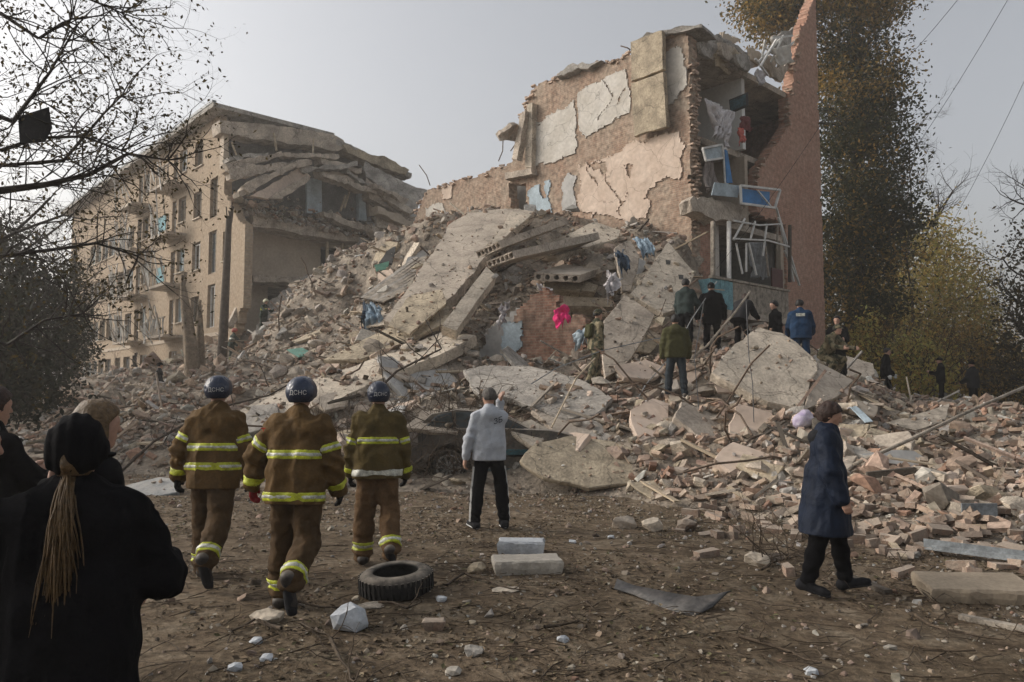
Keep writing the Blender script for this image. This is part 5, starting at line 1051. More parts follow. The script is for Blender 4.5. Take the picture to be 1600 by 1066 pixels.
person('firefighter in brown coat with two close back bands, walking left of two others', gp(338, 7.2), 2, 1.83, .0115, 4, wr=.010, LL=(14, 3, 8), RL=(-16, 2, 34), LA=(-6, 24, 18), RA=(4, 14, 16), jacket=M_TURN, hem=.80, jinf=.04, tr=M_TURNT, glove=(M_GLOVE, M_GLOVE), hat='helmet', hair='crop',
       bands=[(1.17, .075, M_YEL, .006), (1.17, .032, M_SIL, .010), (1.00, .075, M_YEL, .006), (1.00, .032, M_SIL, .010)], sbands=ffs, lbands=ffl, extra=helm_text, footp=(0, -22), name='firefighter', cat='firefighter')
person('firefighter in brown coat with one red glove and a lifted right foot', gp(466, 6.25), -6, 1.79, .0105, 5, wr=.010, wide=1.07, LL=(5, 3, 4), RL=(-6, 4, 52), LA=(2, 34, 14), RA=(2, 16, 22), jacket=M_TURN, hem=.80, jinf=.042, tr=M_TURNT, glove=(M_GLOVER, M_GLOVE), hat='helmet', hair='crop',
       bands=ffb + ffh, sbands=ffs, lbands=ffl, extra=ff2x, footp=(0, -30), name='firefighter', cat='firefighter')
person('firefighter in olive coat with one wide chest band walking right of two others', gp(592, 7.8), 8, 1.77, .0115, 3, wr=.010, wide=1.03, LL=(6, 5, 4), RL=(-2, 5, 36), LA=(0, 13, 16), RA=(0, 13, 16), jacket=M_TURN2, hem=.84, jinf=.042, tr=M_TURNT2, glove=(M_GLOVE, M_GLOVE), hat='helmet', hair='crop',
       bands=[(1.22, .075, M_YEL, .006), (1.22, .032, M_SIL, .010), (.90, .07, M_SIL, .006)], sbands=[(.72, .07, M_YEL, .006), (.72, .03, M_SIL, .010), (1.8, .06, M_YEL, .006)], lbands=ffl, extra=helm_text, footp=(0, -22), name='firefighter', cat='firefighter')
def hoodx(d):
    text_on(d['root'], 'ЗБ', .10, lambda x, y: d['MW'] @ (d['up'](.42 + y + x * .3, x + .075, -.138)), M_NAVY)
    for s_, sg in (('L', -1), ('R', 1)):
        h, kn, an = d['J'][s_ + 'leg'][:3]; q = MB()
        for a, b, r0, r1 in ((h.lerp(kn, .35), kn, .098, .082), (kn, an, .082, .066)):
            for o_ in (-.014, .014): q.bar(a + Vector((sg * r0, o_, 0)), b + Vector((sg * r1, o_, 0)), .012, .016)
        o = q.build('stripe', M_WHITE, d['root']); o.data.transform(d['MW'])
person('man in grey hoodie and striped black track trousers holding his head', gp(765, 9.9), 18, 1.76, .012, 0, LL=(2, 9, 0), RL=(-2, 9, 2), LA=(0, 20, 8), RA=(88, 6, 128), head=(18, 0), jacket=M_HOOD, hem=.86, jinf=.022, tr=M_BLK, shoe=M_BLK2, solem=M_SOLE, hair='crop', hairm=M_HGR, hood=True, extra=hoodx)
def coatx(d):
    q = MB(); q.bar(d['up'](.535, .13, .055), d['up'](.44, .165, .115), .035, .02); o = q.build('shoulder_stripe', M_WHITE, d['root']); o.data.transform(d['MW'])
    fd = Field(*d['bounds']([d['up'](.56)], .26), .012); up, k = d['up'], d['k']
    for sg in (-1, 1): fd.cap(up(.50, .10 * sg, -.07), up(.545, .09 * sg, .05), .052, .042, .04)
    fd.cap(up(.49, -.07, -.10), up(.49, .07, -.10), .065, .065, .05); fd.F += .008 * bfbm(fd, fd.F, 14, 14); d['put']('hood', fd.mesh('hood'), M_BLK2)
person('woman in long navy coat and black trousers walking past the bricks', gp(1284, 6.7), -112, 1.60, .0095, 3, LL=(13, 3, 4), RL=(-9, 3, 6), LA=(-2, 7, 14), RA=(6, 20, 16), head=(2, -16), jacket=M_NAVY, hem=.56, jinf=.05, flare=.085, tr=M_BLK, shoe=M_BLK2, hair='tied', hairm=M_HBR, wide=1.06, extra=coatx)
def pony(d):
    hd, up, MW = d['hd'], d['up'], d['MW']; q = MB(); rr = random.Random(5)
    for i in range(300):
        a = rr.gauss(0, .011); b = rr.gauss(0, .008); fan = rr.gauss(0, .026); ln = rr.uniform(.26, .56); w_ = rr.uniform(0, 6.28)
        p0 = hd(a, -.10 + b, -.085 + rr.uniform(-.02, .02)); p3 = up(.60 - ln, a + fan - .015, -.19 + b)
        pts = [p0] + [p0.lerp(p3, t) + Vector((.006 * math.sin(w_ + 7 * t), -.075 * math.sin(math.pi * min(1, t * 1.15)) * .8 + b * .4, 0)) for t in (.12, .3, .5, .7, .85)] + [p3]
        q.tube(pts, [.003, .0036, .0034, .003, .0026, .002, .0008], 4)
    o = q.build('ponytail', M_HBL, d['root'], True); o.data.transform(MW)
    fd = Field(*d['bounds']([hd(0, 0, .05)], .22), .008); fd.cap(hd(0, .06, .02), hd(.0, .08, .015), .12, .11, .02, (1, 1.08, .12)); d['put']('hat_brim', fd.mesh('brim'), M_BLK)
person('woman in black coat and hat with a long blond ponytail, seen from behind', gp(122, 2.75), 22, 1.555, .0095, 4, LA=(14, 22, 60), RA=(6, 24, 84), head=(-8, -6), jacket=M_BLK, hem=.50, jinf=.055, flare=.04, tr=M_BLK, hat='beanie', hair='tied', hairm=M_HBL, wide=1.16, extra=pony, wr=.008, glove=(M_BLK, M_BLK))
person('blond long haired woman in dark clothes behind the black hat', gp(140, 3.6), -42, 1.645, .011, 2, RA=(4, 8, 20), LA=(4, 8, 20), jacket=M_BLK, hem=.7, jinf=.03, hair='long', hairm=M_HBL)
person('bystander in black raising a phone at the side', gp(-14, 4.6), -26, 1.72, .011, 0, RA=(36, 6, 60), LA=(30, 8, 70), jacket=M_BLK, hem=.8, jinf=.03, hair='short', hairm=M_HBR,
       extra=lambda d: obj('phone', (lambda q: (q.transform(d['MW']), q)[1])(pymesh('phone', *(lambda m_: (m_.v, m_.f))(MB().box(d['J']['Rarm'][2] + d['J']['Rarm'][3] * .12, (.02, .09, .15))))), M_BLK2, d['root']))
person('bystander in black holding a hand against the mouth', gp(-62, 2.75), -36, 1.60, .0095, 2, RA=(48, 4, 118), LA=(5, 8, 10), jacket=M_BLK, hem=.7, jinf=.035, hair='short', hairm=M_HDK)
# people farther away
person('police officer in black cap standing before the tan brick block', fp(247, 638, 30), -75, 1.76, .022, jacket=M_BLK2, tr=M_NAVY, hat='cap', hair='crop', LA=(5, 6, 30), RA=(5, 6, 30))
fbd = [(1.25, .08, M_SIL, .008), (.95, .07, M_SIL, .008)]
person('rescuer in dark green suit with pale stripes climbing beside the tree trunk', fp(360, 571, 37.5), -50, 1.80, .024, 12, LL=(35, 4, 45), RA=(40, 8, 40), LA=(20, 8, 30), jacket=M_FIREG, tr=M_FIREG, hat='helmet', hatm=M_HVR, bands=[(1.28, .09, M_SIL, .008)], lbands=[(.5, .12, M_YEL, .008)])
person('rescuer with pale helmet and yellow shoulder band higher on the rubble', fp(411, 524, 38.5), -120, 1.80, .024, 10, RA=(40, 8, 60), LA=(40, 8, 60), jacket=M_FIREG, tr=M_FIREG, hat='helmet', hatm=M_HVW, bands=[(1.30, .13, M_YEL, .008)])
def packx(d):
    fd = Field(*d['bounds']([d['up'](.33, 0, -.18)], .3), .016)
    for sg in (-1, 1): fd.cap(d['up'](.22, .07 * sg, -.19), d['up'](.42, .07 * sg, -.18), .075, .07, .05)
    d['put']('backpack', fd.mesh('backpack'), M_OLIVE)
person('soldier in camouflage with a small pack walking over the rubble', fp(931, 606, 17.7), -68, 1.80, .016, 4, LL=(12, 3, 6), RL=(-12, 3, 10), LA=(12, 8, 25), RA=(-10, 8, 20), jacket=M_CAMO, hem=.84, tr=M_CAMO, hat='cap', hatm=M_CAMO, hair='crop', jinf=.03, extra=packx)
person('man in olive jacket and dark jeans standing on the rubble, seen from behind', fp(1057, 623, 16.4), -6, 1.78, .015, 0, LL=(3, 7, 2), RL=(-2, 7, 4), LA=(2, 12, 10), RA=(2, 12, 14), jacket=M_OLIVE, hem=.86, jinf=.04, tr=M_JEAN, hair='short', hairm=M_HDK, hood=True, wide=1.08)
person('man in dark green jacket reaching to the man in black', fp(1072, 550, 18.9), -38, 1.80, .016, 2, LL=(2, 5, 2), RL=(-4, 5, 6), LA=(2, 10, 12), RA=(22, 16, 22), jacket=M_GREEN, hem=.90, jinf=.032, tr=M_BLK, hair='short', hairm=M_HDK, hood=True)
person('man dressed all in black with a cap below the lower balcony', fp(1113, 552, 19.1), -10, 1.76, .016, 0, LA=(5, 22, 10), RA=(0, 18, 20), jacket=M_BLK, hem=.72, jinf=.045, tr=M_BLK, hat='cap', hair='crop', wide=1.12)
person('person in dark clothes bending forward beside the man in black', fp(1156, 550, 19.4), -40, 1.70, .016, 38, LL=(30, 6, 35), RL=(25, 6, 35), LA=(30, 8, 30), RA=(35, 8, 30), head=(0, 10), jacket=M_BLK2, hem=.8, jinf=.04, tr=M_BLK, hair='short', hairm=M_HBR)
person('officer in black looking over the top of the big tilted slab', fp(1213, 578, 19.6), 100, 1.76, .017, 0, jacket=M_BLK, tr=M_BLK, hair='crop', hairm=M_HDK, hem=.86)
def polx(d):
    q = MB(); q.box(d['up'](.42, 0, -.150), (.2, .012, .07)); o = q.build('back_patch', M_SIL, d['root']); o.data.transform(d['MW'])
person('man in blue jacket with a pale patch across the back', fp(1253, 584, 18.4), -18, 1.80, .016, 10, LA=(14, 12, 35), RA=(16, 12, 40), head=(-35, 0), jacket=M_POLB, hem=.80, jinf=.045, tr=M_POLB, hair='crop', hairm=M_HDK, wide=1.06, extra=polx)
person('camouflaged soldier crouching beside the blue jacketed man', fp(1291, 600, 18.9), -150, 1.76, .018, 30, LL=(75, 8, 110), RL=(60, 8, 100), LA=(40, 8, 40), RA=(40, 8, 40), jacket=M_CAMO, tr=M_CAMO, hat='cap', hatm=M_CAMO, hair='crop')
person('officer in black with a pouch at the edge of the tall tree', fp(1311, 602, 19.8), 150, 1.78, .017, 3, LA=(25, 8, 60), RA=(25, 8, 60), jacket=M_BLK, tr=M_BLK, hair='crop', hairm=M_HDK, hem=.84, jinf=.035)
person('officer in black walking down off the rubble by the yellow bushes', fp(1385, 630, 25.2), -120, 1.80, .02, 4, LL=(14, 4, 6), RL=(-14, 4, 14), LA=(6, 10, 30), RA=(-6, 10, 30), jacket=M_BLK, tr=M_BLK, hair='crop', hairm=M_HDK, hem=.84, jinf=.035, glove=(M_SOLE, M_SOLE))
person('officer in black cap standing with folded arms by the warped board', fp(1472, 634, 28), 60, 1.74, .022, 0, LA=(20, 6, 90), RA=(20, 6, 90), jacket=M_BLK, tr=M_BLK, hat='cap', hem=.84, jinf=.04)
person('officer in black cap and heavy jacket beside the fallen pole', fp(1522, 640, 28), 30, 1.74, .022, 0, LA=(10, 14, 50), RA=(10, 14, 50), jacket=M_BLK2, tr=M_BLK, hat='cap', hem=.78, jinf=.05, wide=1.08)
# ------------------------------------------------------------------ crushed car
M_CAR = mat('car_paint_dusty', (.045, .042, .04), .5, .4, 2.6, .25, 5, spec=.4, col2=(.15, .125, .095), dust=.8); M_RUB = mat('rubber', (.018, .017, .016), .85, .3, 7, .3, 40, dust=.55); M_RIM = mat('rim_alloy', (.30, .29, .27), .5, .2, 6, 0, metal=.5, spec=.5)
M_TEAL = mat('paint_teal_tarp', (.03, .10, .12), .6, .4, 3, .2, 8)
Yc = 14.6; CX = lambda u: (u - 800) / F * Yc
car = thing('crushed_car', 'dark dusty car crushed under slabs and brush behind the grey hoodie', 'car', (CX(745), Yc + .8, 0))
x0 = CX(622); zg = .0
prof = [(0, .42), (.05, .85), (.18, 1.02), (.55, 1.06), (1.2, 1.05), (2.0, 1.04), (2.9, 1.0), (3.5, .93), (3.75, .7), (3.75, .35), (1.62, .26)]
arch = [(.97 + .43 * math.cos(a), .34 + .43 * math.sin(a)) for a in [math.pi * i / 10 for i in range(11)]]; prof = prof + [(1.42, .27)] + arch[0:11] + [(.50, .30)]
def loft(prof, ys, x0, inset):
    V = []; n = len(prof); cx = sum(p[0] for p in prof) / n; cz = sum(p[1] for p in prof) / n
    for y, s_ in zip(ys, inset): V += [(x0 + p[0] + (cx - p[0]) * s_ * .4, y, p[1] + (cz - p[1]) * s_) for p in prof]
    Fc = [[k * n + i, k * n + (i + 1) % n, (k + 1) * n + (i + 1) % n, (k + 1) * n + i] for k in range(len(ys) - 1) for i in range(n)]
    Fc.append(list(range(n))[::-1]); Fc.append([(len(ys) - 1) * n + i for i in range(n)]); return V, Fc
V, Fc = loft(prof, [Yc - .05, Yc + .0, Yc + 1.7, Yc + 1.76], x0, [.06, 0, 0, .06]); bo = obj('body', pymesh('body', V, Fc), M_CAR, car)
bm = bmesh.new(); bm.from_mesh(bo.data); bmesh.ops.triangulate(bm, faces=[f for f in bm.faces if len(f.verts) > 4]); bmesh.ops.subdivide_edges(bm, edges=bm.edges, cuts=2, use_grid_fill=True)
for v in bm.verts: v.co.y += .035 * float(fbm(np.array([v.co.x * 2.2]), np.array([v.co.z * 2.5]))[0]); v.co.z += .05 * float(vnoise(np.array([v.co.x * 1.4]), np.array([v.co.y * 1.1]))[0]) * (v.co.z > .6)
bm.to_mesh(bo.data); bm.free()
cabin = [(.25, 1.0), (.62, 1.33), (1.1, 1.42), (1.9, 1.36), (2.6, 1.0)]; V, Fc = loft(cabin, [Yc + .06, Yc + .2, Yc + 1.5, Yc + 1.64], x0, [.08, 0, 0, .08]); obj('cabin', pymesh('cabin', V, Fc), M_CAR, car)
def lathe(prof, n, axis='y'):
    V = []; Fc = []; m = len(prof)
    for i in range(n):
        a = 2 * math.pi * i / n
        for r, h in prof: V.append((r * math.cos(a), h, r * math.sin(a)) if axis == 'y' else (r * math.cos(a), r * math.sin(a), h))
    for i in range(n):
        for j in range(m):
            a, b = i * m + j, i * m + (j + 1) % m; c, d = ((i + 1) % n) * m + (j + 1) % m, ((i + 1) % n) * m + j; Fc.append([a, b, c, d] if axis == 'y' else [d, c, b, a])
    return V, Fc
def wheel(cx, cy, cz):
    V, Fc = lathe([(.235, -.09), (.30, -.105), (.325, -.07), (.33, 0), (.325, .07), (.30, .105), (.235, .09)], 36); ty = obj('wheel', pymesh('tyre', [(x + cx, y + cy, z + cz) for x, y, z in V], Fc, True), M_RUB, car)
    q = MB()
    for i in range(10):
        a = 2 * math.pi * i / 10; q.bar((cx + .03 * math.cos(a), cy - .08, cz + .03 * math.sin(a)), (cx + .21 * math.cos(a), cy - .085, cz + .21 * math.sin(a)), .035, .03, (0, 1, 0))
    q.build('spokes', M_RIM, ty); V, Fc = lathe([(.20, -.06), (.205, -.095), (.24, -.098), (.24, -.05)], 36); obj('rim', pymesh('rim', [(x + cx, y + cy, z + cz) for x, y, z in V], Fc, True), M_RIM, ty)
    q = MB(); q.tube([(cx, cy - .03, cz), (cx, cy - .02, cz)], [.21, .21], 24); q.build('brake_disc', M_METALD, ty); q = MB(); q.tube([(cx, cy - .11, cz), (cx, cy - .07, cz)], [.035, .04], 10); q.build('hub_cap', M_RIM, ty)
wheel(x0 + .97, Yc + .06, .33)
for pl in ([(.52, 1.08), (.74, 1.30), (1.02, 1.36), (1.05, 1.07)], [(1.12, 1.07), (1.10, 1.36), (1.66, 1.34), (1.80, 1.06)], [(1.88, 1.06), (1.80, 1.32), (2.1, 1.22), (2.42, 1.04)]):
    slab_px('side_window', [Vector((x0 + a_, Yc - .005, b_)) for a_, b_ in pl], .03, M_GLASS, car, 0, away=Vector((0, 1, 0)))
for xx in (1.42, 2.42): q = MB(); q.box((x0 + xx, Yc - .075, .86), (.16, .03, .035)); q.build('door_handle', M_BLK2, car)
q = MB(); q.box((x0 + 1.9, Yc - .066, .56), (1.0, .02, .05)); q.build('door_strip', M_BLK2, car)
slab_px('tail_light', [Vector((x0 + .12, Yc - .075, .72)), Vector((x0 + .40, Yc - .075, .76)), Vector((x0 + .38, Yc - .075, .98)), Vector((x0 + .16, Yc - .075, .96))], .05, mat('lamp_lens', (.25, .22, .2), .25, .2, 5, 0), car, 0, away=Vector((0, 1, 0)))
for xx, zz0, zz1 in [(.46, .4, 1.02), (1.55, .35, 1.03), (2.5, .35, 1.0)]: q = MB(); q.bar((x0 + xx, Yc - .062, zz0), (x0 + xx + .03, Yc - .062, zz1), .012, .01); q.build('panel_gap', M_BLK2, car)
q = MB(); q.box((x0 + 2.75, Yc - .07, .62), (1.9, .05, .10)); q.build('side_trim', M_TEAL, car); q = MB(); q.box((x0 + 2.6, Yc - .03, .24), (2.2, .1, .14)); q.build('sill_panel', M_TEAL, car)
q = MB(); q.box((x0 + .08, Yc - .06, .48), (.34, .12, .22), Matrix.Rotation(R(9), 3, 'Y')); q.build('bumper', M_CAR, car)
# ------------------------------------------------------------------ loose debris
def hull_piece(seed, sx=1, sy=1, sz=1, n=11):
    rr = random.Random(seed); bm = bmesh.new()
    for i in range(n):
        v = Vector((rr.gauss(0, 1), rr.gauss(0, 1), rr.gauss(0, 1))).normalized(); v = v / max(abs(c) for c in v) ** .55 * rr.uniform(.42, .55); bm.verts.new((v.x * sx, v.y * sy, v.z * sz))
    r = bmesh.ops.convex_hull(bm, input=bm.verts); bmesh.ops.delete(bm, geom=[g_ for g_ in r['geom_interior'] if isinstance(g_, bmesh.types.BMVert)], context='VERTS')
    bmesh.ops.triangulate(bm, faces=bm.faces); bm.verts.index_update(); V = np.array([v.co[:] for v in bm.verts]); Fc = np.array([[v.index for v in f.verts] for f in bm.faces]); bm.free(); return V, Fc
def box_piece(sx, sy, sz, seed=0, chip=.0):
    rr = random.Random(seed); V = np.array([[a * sx / 2, b * sy / 2, c * sz / 2] for a in (-1, 1) for b in (-1, 1) for c in (-1, 1)]) + np.array([[rr.uniform(-chip, chip) for _ in range(3)] for _ in range(8)])
    q = [[0, 1, 3, 2], [4, 6, 7, 5], [0, 4, 5, 1], [2, 3, 7, 6], [0, 2, 6, 4], [1, 5, 7, 3]]; return V, np.array([[a, b, c] for a, b, c, d in q] + [[a, c, d] for a, b, c, d in q])
def rotmats(n, tilt):
    yaw = rng.uniform(0, 2 * np.pi, n); ax = rng.normal(0, tilt, n); ay = rng.normal(0, tilt, n); cz, sz = np.cos(yaw), np.sin(yaw); cx, sx = np.cos(ax), np.sin(ax); cy, sy = np.cos(ay), np.sin(ay); z = np.zeros(n); o = np.ones(n)
    Rz = np.array([[cz, -sz, z], [sz, cz, z], [z, z, o]]).transpose(2, 0, 1); Rx = np.array([[o, z, z], [z, cx, -sx], [z, sx, cx]]).transpose(2, 0, 1); Ry = np.array([[cy, z, sy], [z, o, z], [-sy, z, cy]]).transpose(2, 0, 1); return Rz @ Rx @ Ry
def scatter(name, bases, which, pos, rot, sc, col, m, label=None, cat=None, parent=None):
    Vs, Fs, Cs = [], [], []; off = 0
    for b, (bv, bf) in enumerate(bases):
        i = np.where(which == b)[0]
        if not len(i): continue
        v = np.einsum('nij,nkj->nki', rot[i], bv[None] * sc[i][:, None, :]) + pos[i][:, None, :]; n = len(bv)
        Vs.append(v.reshape(-1, 3)); Fs.append((bf[None] + (np.arange(len(i)) * n)[:, None, None]).reshape(-1, 3) + off); Cs.append(np.repeat(col[i], n, 0)); off += len(i) * n
    o = obj(name, npmesh(name, np.vstack(Vs), np.vstack(Fs), False, np.vstack(Cs)), m, parent)
    o['kind'] = 'stuff'
    if label: o['label'] = label; o['category'] = cat
    return o
M_DEB = mat_col('debris', .92, .5, 16, .35); M_LITTER = mat_col('litter', .9, 0, 30, .2)
PAL = np.array([(.34, .285, .22), (.30, .26, .21), (.30, .28, .25), (.32, .235, .18), (.27, .17, .12), (.42, .38, .33), (.50, .48, .44), (.10, .08, .06), (.36, .27, .20), (.25, .19, .15)]) 
def palette(n, p): 
    c = PAL[rng.choice(len(PAL), n, p=np.array(p) / sum(p))]; return np.clip(c * rng.normal(1, .15, (n, 1)) * rng.normal(1, .015, (n, 3)), .01, .8)
bases = [hull_piece(i, 1, rng.uniform(.6, 1), rng.uniform(.5, .9), 15) for i in range(8)] + [hull_piece(20 + i, 1, .8, .28, 13) for i in range(5)] + [box_piece(1, .48, .27, i, .03) for i in range(4)] + [box_piece(3.2, .28, .12, 9, .04), box_piece(5.0, .16, .1, 10, .03)]
N = 170000; x = rng.uniform(-29, 30, N); y = rng.uniform(6.5, 46, N); hb = HB(x, y)
keep = (hb > .06) & (rng.random(N) < 1.0 / (1 + (y / 21) ** 1.4) * np.clip(hb * 4, .25, 1)) & (np.abs(x) < .72 * y + 3)
# nothing inside the standing parts
relL = (x - LP.x) * D1.x + (y - LP.y) * D1.y; outL = -((x - LP.x) * D2.x + (y - LP.y) * D2.y); keep &= ~((relL > .6) & (outL < 0)); relC = (x - C0.x) * D1.x + (y - C0.y) * D1.y; outC = -((x - C0.x) * D2.x + (y - C0.y) * D2.y); keep &= ~((outC < .0) & (relC > -.0))
keep &= ~((x > x0 - .2) & (x < x0 + 3.2) & (y > Yc - 1.8) & (y < Yc + 1.9))
x, y = x[keep], y[keep]; n = len(x); s_ = np.clip(np.exp(rng.normal(np.log(.10), .72, n)), .025, .6) * (y / 15) ** .45
wh = rng.choice(len(bases), n, p=[.045] * 8 + [.05] * 5 + [.075] * 4 + [.055, .035]); right = (x > 2.5) & (y < 20); isb = right & (rng.random(n) < .42); wh[isb] = rng.integers(13, 17, isb.sum())
s_ = np.where((wh >= 13) & (wh < 17), rng.uniform(.07, .26, n), s_); s_ = np.where(wh == 17, np.clip(s_ * .9, .08, .35), s_); s_ = np.where(wh == 18, np.clip(s_ * 1.2, .10, .4), s_)
pos = np.stack([x, y, H(x, y) + s_ * rng.uniform(-.05, .28, n)], 1); col = palette(n, [5, 4, 3, 3, 1, 2.5, .8, .5, 3.5, 2]); isb = (wh >= 13) & (wh < 17); col[isb] = palette(isb.sum(), [2, 1, 0, 5, 1.5, 1, 0, 0, 5, 1.5]); isp = wh >= 17; col[isp] = palette(isp.sum(), [2, 2, 1, 0, 0, 2, 1, 2, 2, 2])
scatter('rubble_debris', bases, wh, pos, rotmats(n, .55), np.stack([s_] * 3, 1), col, M_DEB)
print('debris', n)
# rubble on the open floors of the left block
nn_ = 1500; uu = rng.uniform(360, 640, nn_); vv = 338 + (np.minimum(uu, 580) - 395) * .19 - rng.gamma(1.5, 5, nn_) * (1 + .5 * (uu < 460)); pp = np.array([tuple(KP(a, max(b, 290), rng.uniform(-.9, 1.2))) for a, b in zip(uu, vv)]); ss_ = np.clip(np.exp(rng.normal(np.log(.2), .5, nn_)), .06, .6)
wq = rng.integers(0, 17, nn_); scatter('floor_rubble', bases, wq, pp, rotmats(nn_, .6), np.stack([ss_] * 3, 1), palette(nn_, [5, 4, 4, 3, .5, 3, 1, 1, 3, 2]), M_DEB, parent=lb)
# chips lying on the big slabs
sp_, sr_, ss_ = [], [], []
for pts, nn, lab in SLABS:
    if nn.z < .25: continue
    A_ = pts[0]; ar = sum(((pts[i] - A_).cross(pts[i + 1] - A_)).length / 2 for i in range(1, len(pts) - 1))
    for q in range(min(160, int(ar * 16))):
        i = random.randrange(len(pts)); j = random.randrange(len(pts)); w = [random.random() ** 1.3 for _ in range(3)]; k = random.randrange(len(pts)); t = sum(w)
        p = (pts[i] * w[0] + pts[j] * w[1] + pts[k] * w[2]) / t; s = min(.22, random.lognormvariate(-3.0, .65)); sp_.append(tuple(p + nn * s * .15)); ss_.append(s)
ss_ = np.array(ss_); scatter('slab_chips', bases[:13], rng.integers(0, 13, len(ss_)), np.array(sp_), rotmats(len(ss_), .5), np.stack([ss_] * 3, 1), palette(len(ss_), [5, 4, 3, 3, 1, 3, 1, .5, 3, 2]), M_DEB)
# fine grit over the heap and across the yard
N = 70000; x = rng.uniform(-16, 18, N); y = 2.6 + 17 * rng.random(N) ** 1.5; hb = HB(x, y); vfoot = F * CAMZ / (np.interp(800 + F * x / y, FOOTU, FOOTV) - HOR); dist = np.clip(vfoot - y, 0, 9)
keep = (np.abs(x) < .72 * y + 1) & (rng.random(N) < np.exp(-dist / 2.2) * .9 + .22); x, y = x[keep], y[keep]; n = len(x); s_ = np.clip(np.exp(rng.normal(np.log(.024), .6, n)), .008, .12)
pos = np.stack([x, y, H(x, y) + s_ * .12], 1); scatter('grit', bases[:13], rng.integers(0, 13, n), pos, rotmats(n, .5), np.stack([s_] * 3, 1), palette(n, [5, 5, 4, 2, 1.5, 2, .5, 2, 4, 4]) * .85, M_DEB)
# dead leaves and bits
N = 80000; x = rng.uniform(-11, 12, N); y = 2.4 + 11 * rng.random(N) ** 1.25; keep = (np.abs(x) < .70 * y + .6) & (HB(x, y) < .25) & (fbm(x * .9, y * .9) + .55 * fbm(x * 3, y * 3) > -.22 + .25 * rng.random(N)); x, y = x[keep], y[keep]; n = len(x)
leaf = (np.array([[-.5, 0, 0], [0, -.28, .06], [.5, 0, .02], [0, .28, .07], [.02, 0, -.02]]), np.array([[0, 1, 4], [1, 2, 4], [2, 3, 4], [3, 0, 4]])); s_ = rng.uniform(.02, .065, n)
lc = np.array([(.12, .09, .055), (.17, .125, .08), (.06, .045, .03), (.22, .175, .115), (.11, .10, .05), (.30, .27, .22)])[rng.choice(6, n, p=[.28, .25, .22, .12, .06, .07])] * rng.normal(1, .15, (n, 1))
scatter('fallen_leaves', [leaf], np.zeros(n, int), np.stack([x, y, H(x, y) + .008], 1), rotmats(n, .35), np.stack([s_] * 3, 1), np.clip(lc, .01, .6), M_LITTER)
# ------------------------------------------------------------------ tubes for twigs and branches
def tubes(P0, P1, R0, R1, n=4):
    P0, P1, R0, R1 = map(np.asarray, (P0, P1, R0, R1)); d = P1 - P0; d = d / (np.linalg.norm(d, axis=1, keepdims=True) + 1e-9); ref = np.where(np.abs(d[:, 2:3]) > .9, np.array([[1., 0, 0]]), np.array([[0, 0, 1.]])); a = np.cross(d, ref); a /= np.linalg.norm(a, axis=1, keepdims=True) + 1e-9; b = np.cross(d, a)
    V = []; 
    for p, r in ((P0, R0), (P1, R1)):
        for k in range(n): t = 2 * np.pi * k / n; V.append(p + (a * np.cos(t) + b * np.sin(t)) * r[:, None])
    V = np.stack(V, 1); m = len(P0); base = (np.arange(m) * 2 * n)[:, None]; Q = []
    for k in range(n): k2 = (k + 1) % n; Q.append(np.concatenate([base + k, base + k2, base + n + k2, base + n + k], 1))
    return V.reshape(-1, 3), np.vstack(Q)
class Grow:
    def __init__(s, seed): s.r = np.random.default_rng(seed); s.a = []; s.b = []; s.ra = []; s.rb = []; s.tips = []
    def seg(s, a, b, ra, rb): s.a.append(a); s.b.append(b); s.ra.append(ra); s.rb.append(rb)
    def path(s, pts, r0, r1):
        pts = [np.array(p, float) for p in pts]; L = len(pts) - 1
        for i in range(L): s.seg(pts[i], pts[i + 1], r0 + (r1 - r0) * i / L, r0 + (r1 - r0) * (i + 1) / L)
    def branch(s, p, d, ln, r, depth, bend=.25, kids=3, up=.12, shrink=.62, taper=.6):
        nseg = 4; p = np.array(p, float); d = np.array(d, float); d /= np.linalg.norm(d) + 1e-9; r1 = r * taper
        for i in range(nseg):
            d = d + s.r.normal(0, bend, 3) * .6; d[2] += up * .3; d /= np.linalg.norm(d); q = p + d * ln / nseg; ra = r + (r1 - r) * i / nseg; rb = r + (r1 - r) * (i + 1) / nseg; s.seg(p, q, ra, rb)
            if depth > 0 and i > 0:
                for _ in range(s.r.integers(1, kids + 1) if i == nseg - 1 else s.r.integers(0, kids)):
                    e = d + s.r.normal(0, .75, 3); s.branch(q, e, ln * shrink * s.r.uniform(.7, 1.2), rb * .62, depth - 1, bend, kids, up, shrink, taper)
            p = q
        s.tips.append(p)
    def build(s, name, m, parent, n=4): 
        V, Q = tubes(s.a, s.b, s.ra, s.rb, n); return obj(name, npmesh(name, V, Q, True), m, parent)
def leafcards(name, pts, size, cols, m, parent, spread, seed=0, per=1, stretch=1.0):
    g_ = np.random.default_rng(seed); pts = np.repeat(np.asarray(pts), per, 0); n = len(pts); pts = pts + g_.normal(0, 1, (n, 3)) * np.asarray(spread); sz = size * g_.uniform(.55, 1.35, n)
    a = g_.normal(0, 1, (n, 3)); a /= np.linalg.norm(a, axis=1, keepdims=True); b = np.cross(a, g_.normal(0, 1, (n, 3))); b /= np.linalg.norm(b, axis=1, keepdims=True) + 1e-9
    a = a * sz[:, None] * stretch; b = b * (sz * .55)[:, None]; V = np.stack([pts - a, pts - b * .9 , pts + a, pts + b], 1).reshape(-1, 3); Q = np.arange(4 * n).reshape(-1, 4)
    cols = np.asarray(cols); c = cols if len(cols) == n else cols[g_.integers(0, len(cols), n)]; c = np.clip(c * g_.normal(1, .18, (n, 1)), .004, .6)
    return obj(name, npmesh(name, V, Q, False, np.repeat(c, 4, 0)), m, parent)
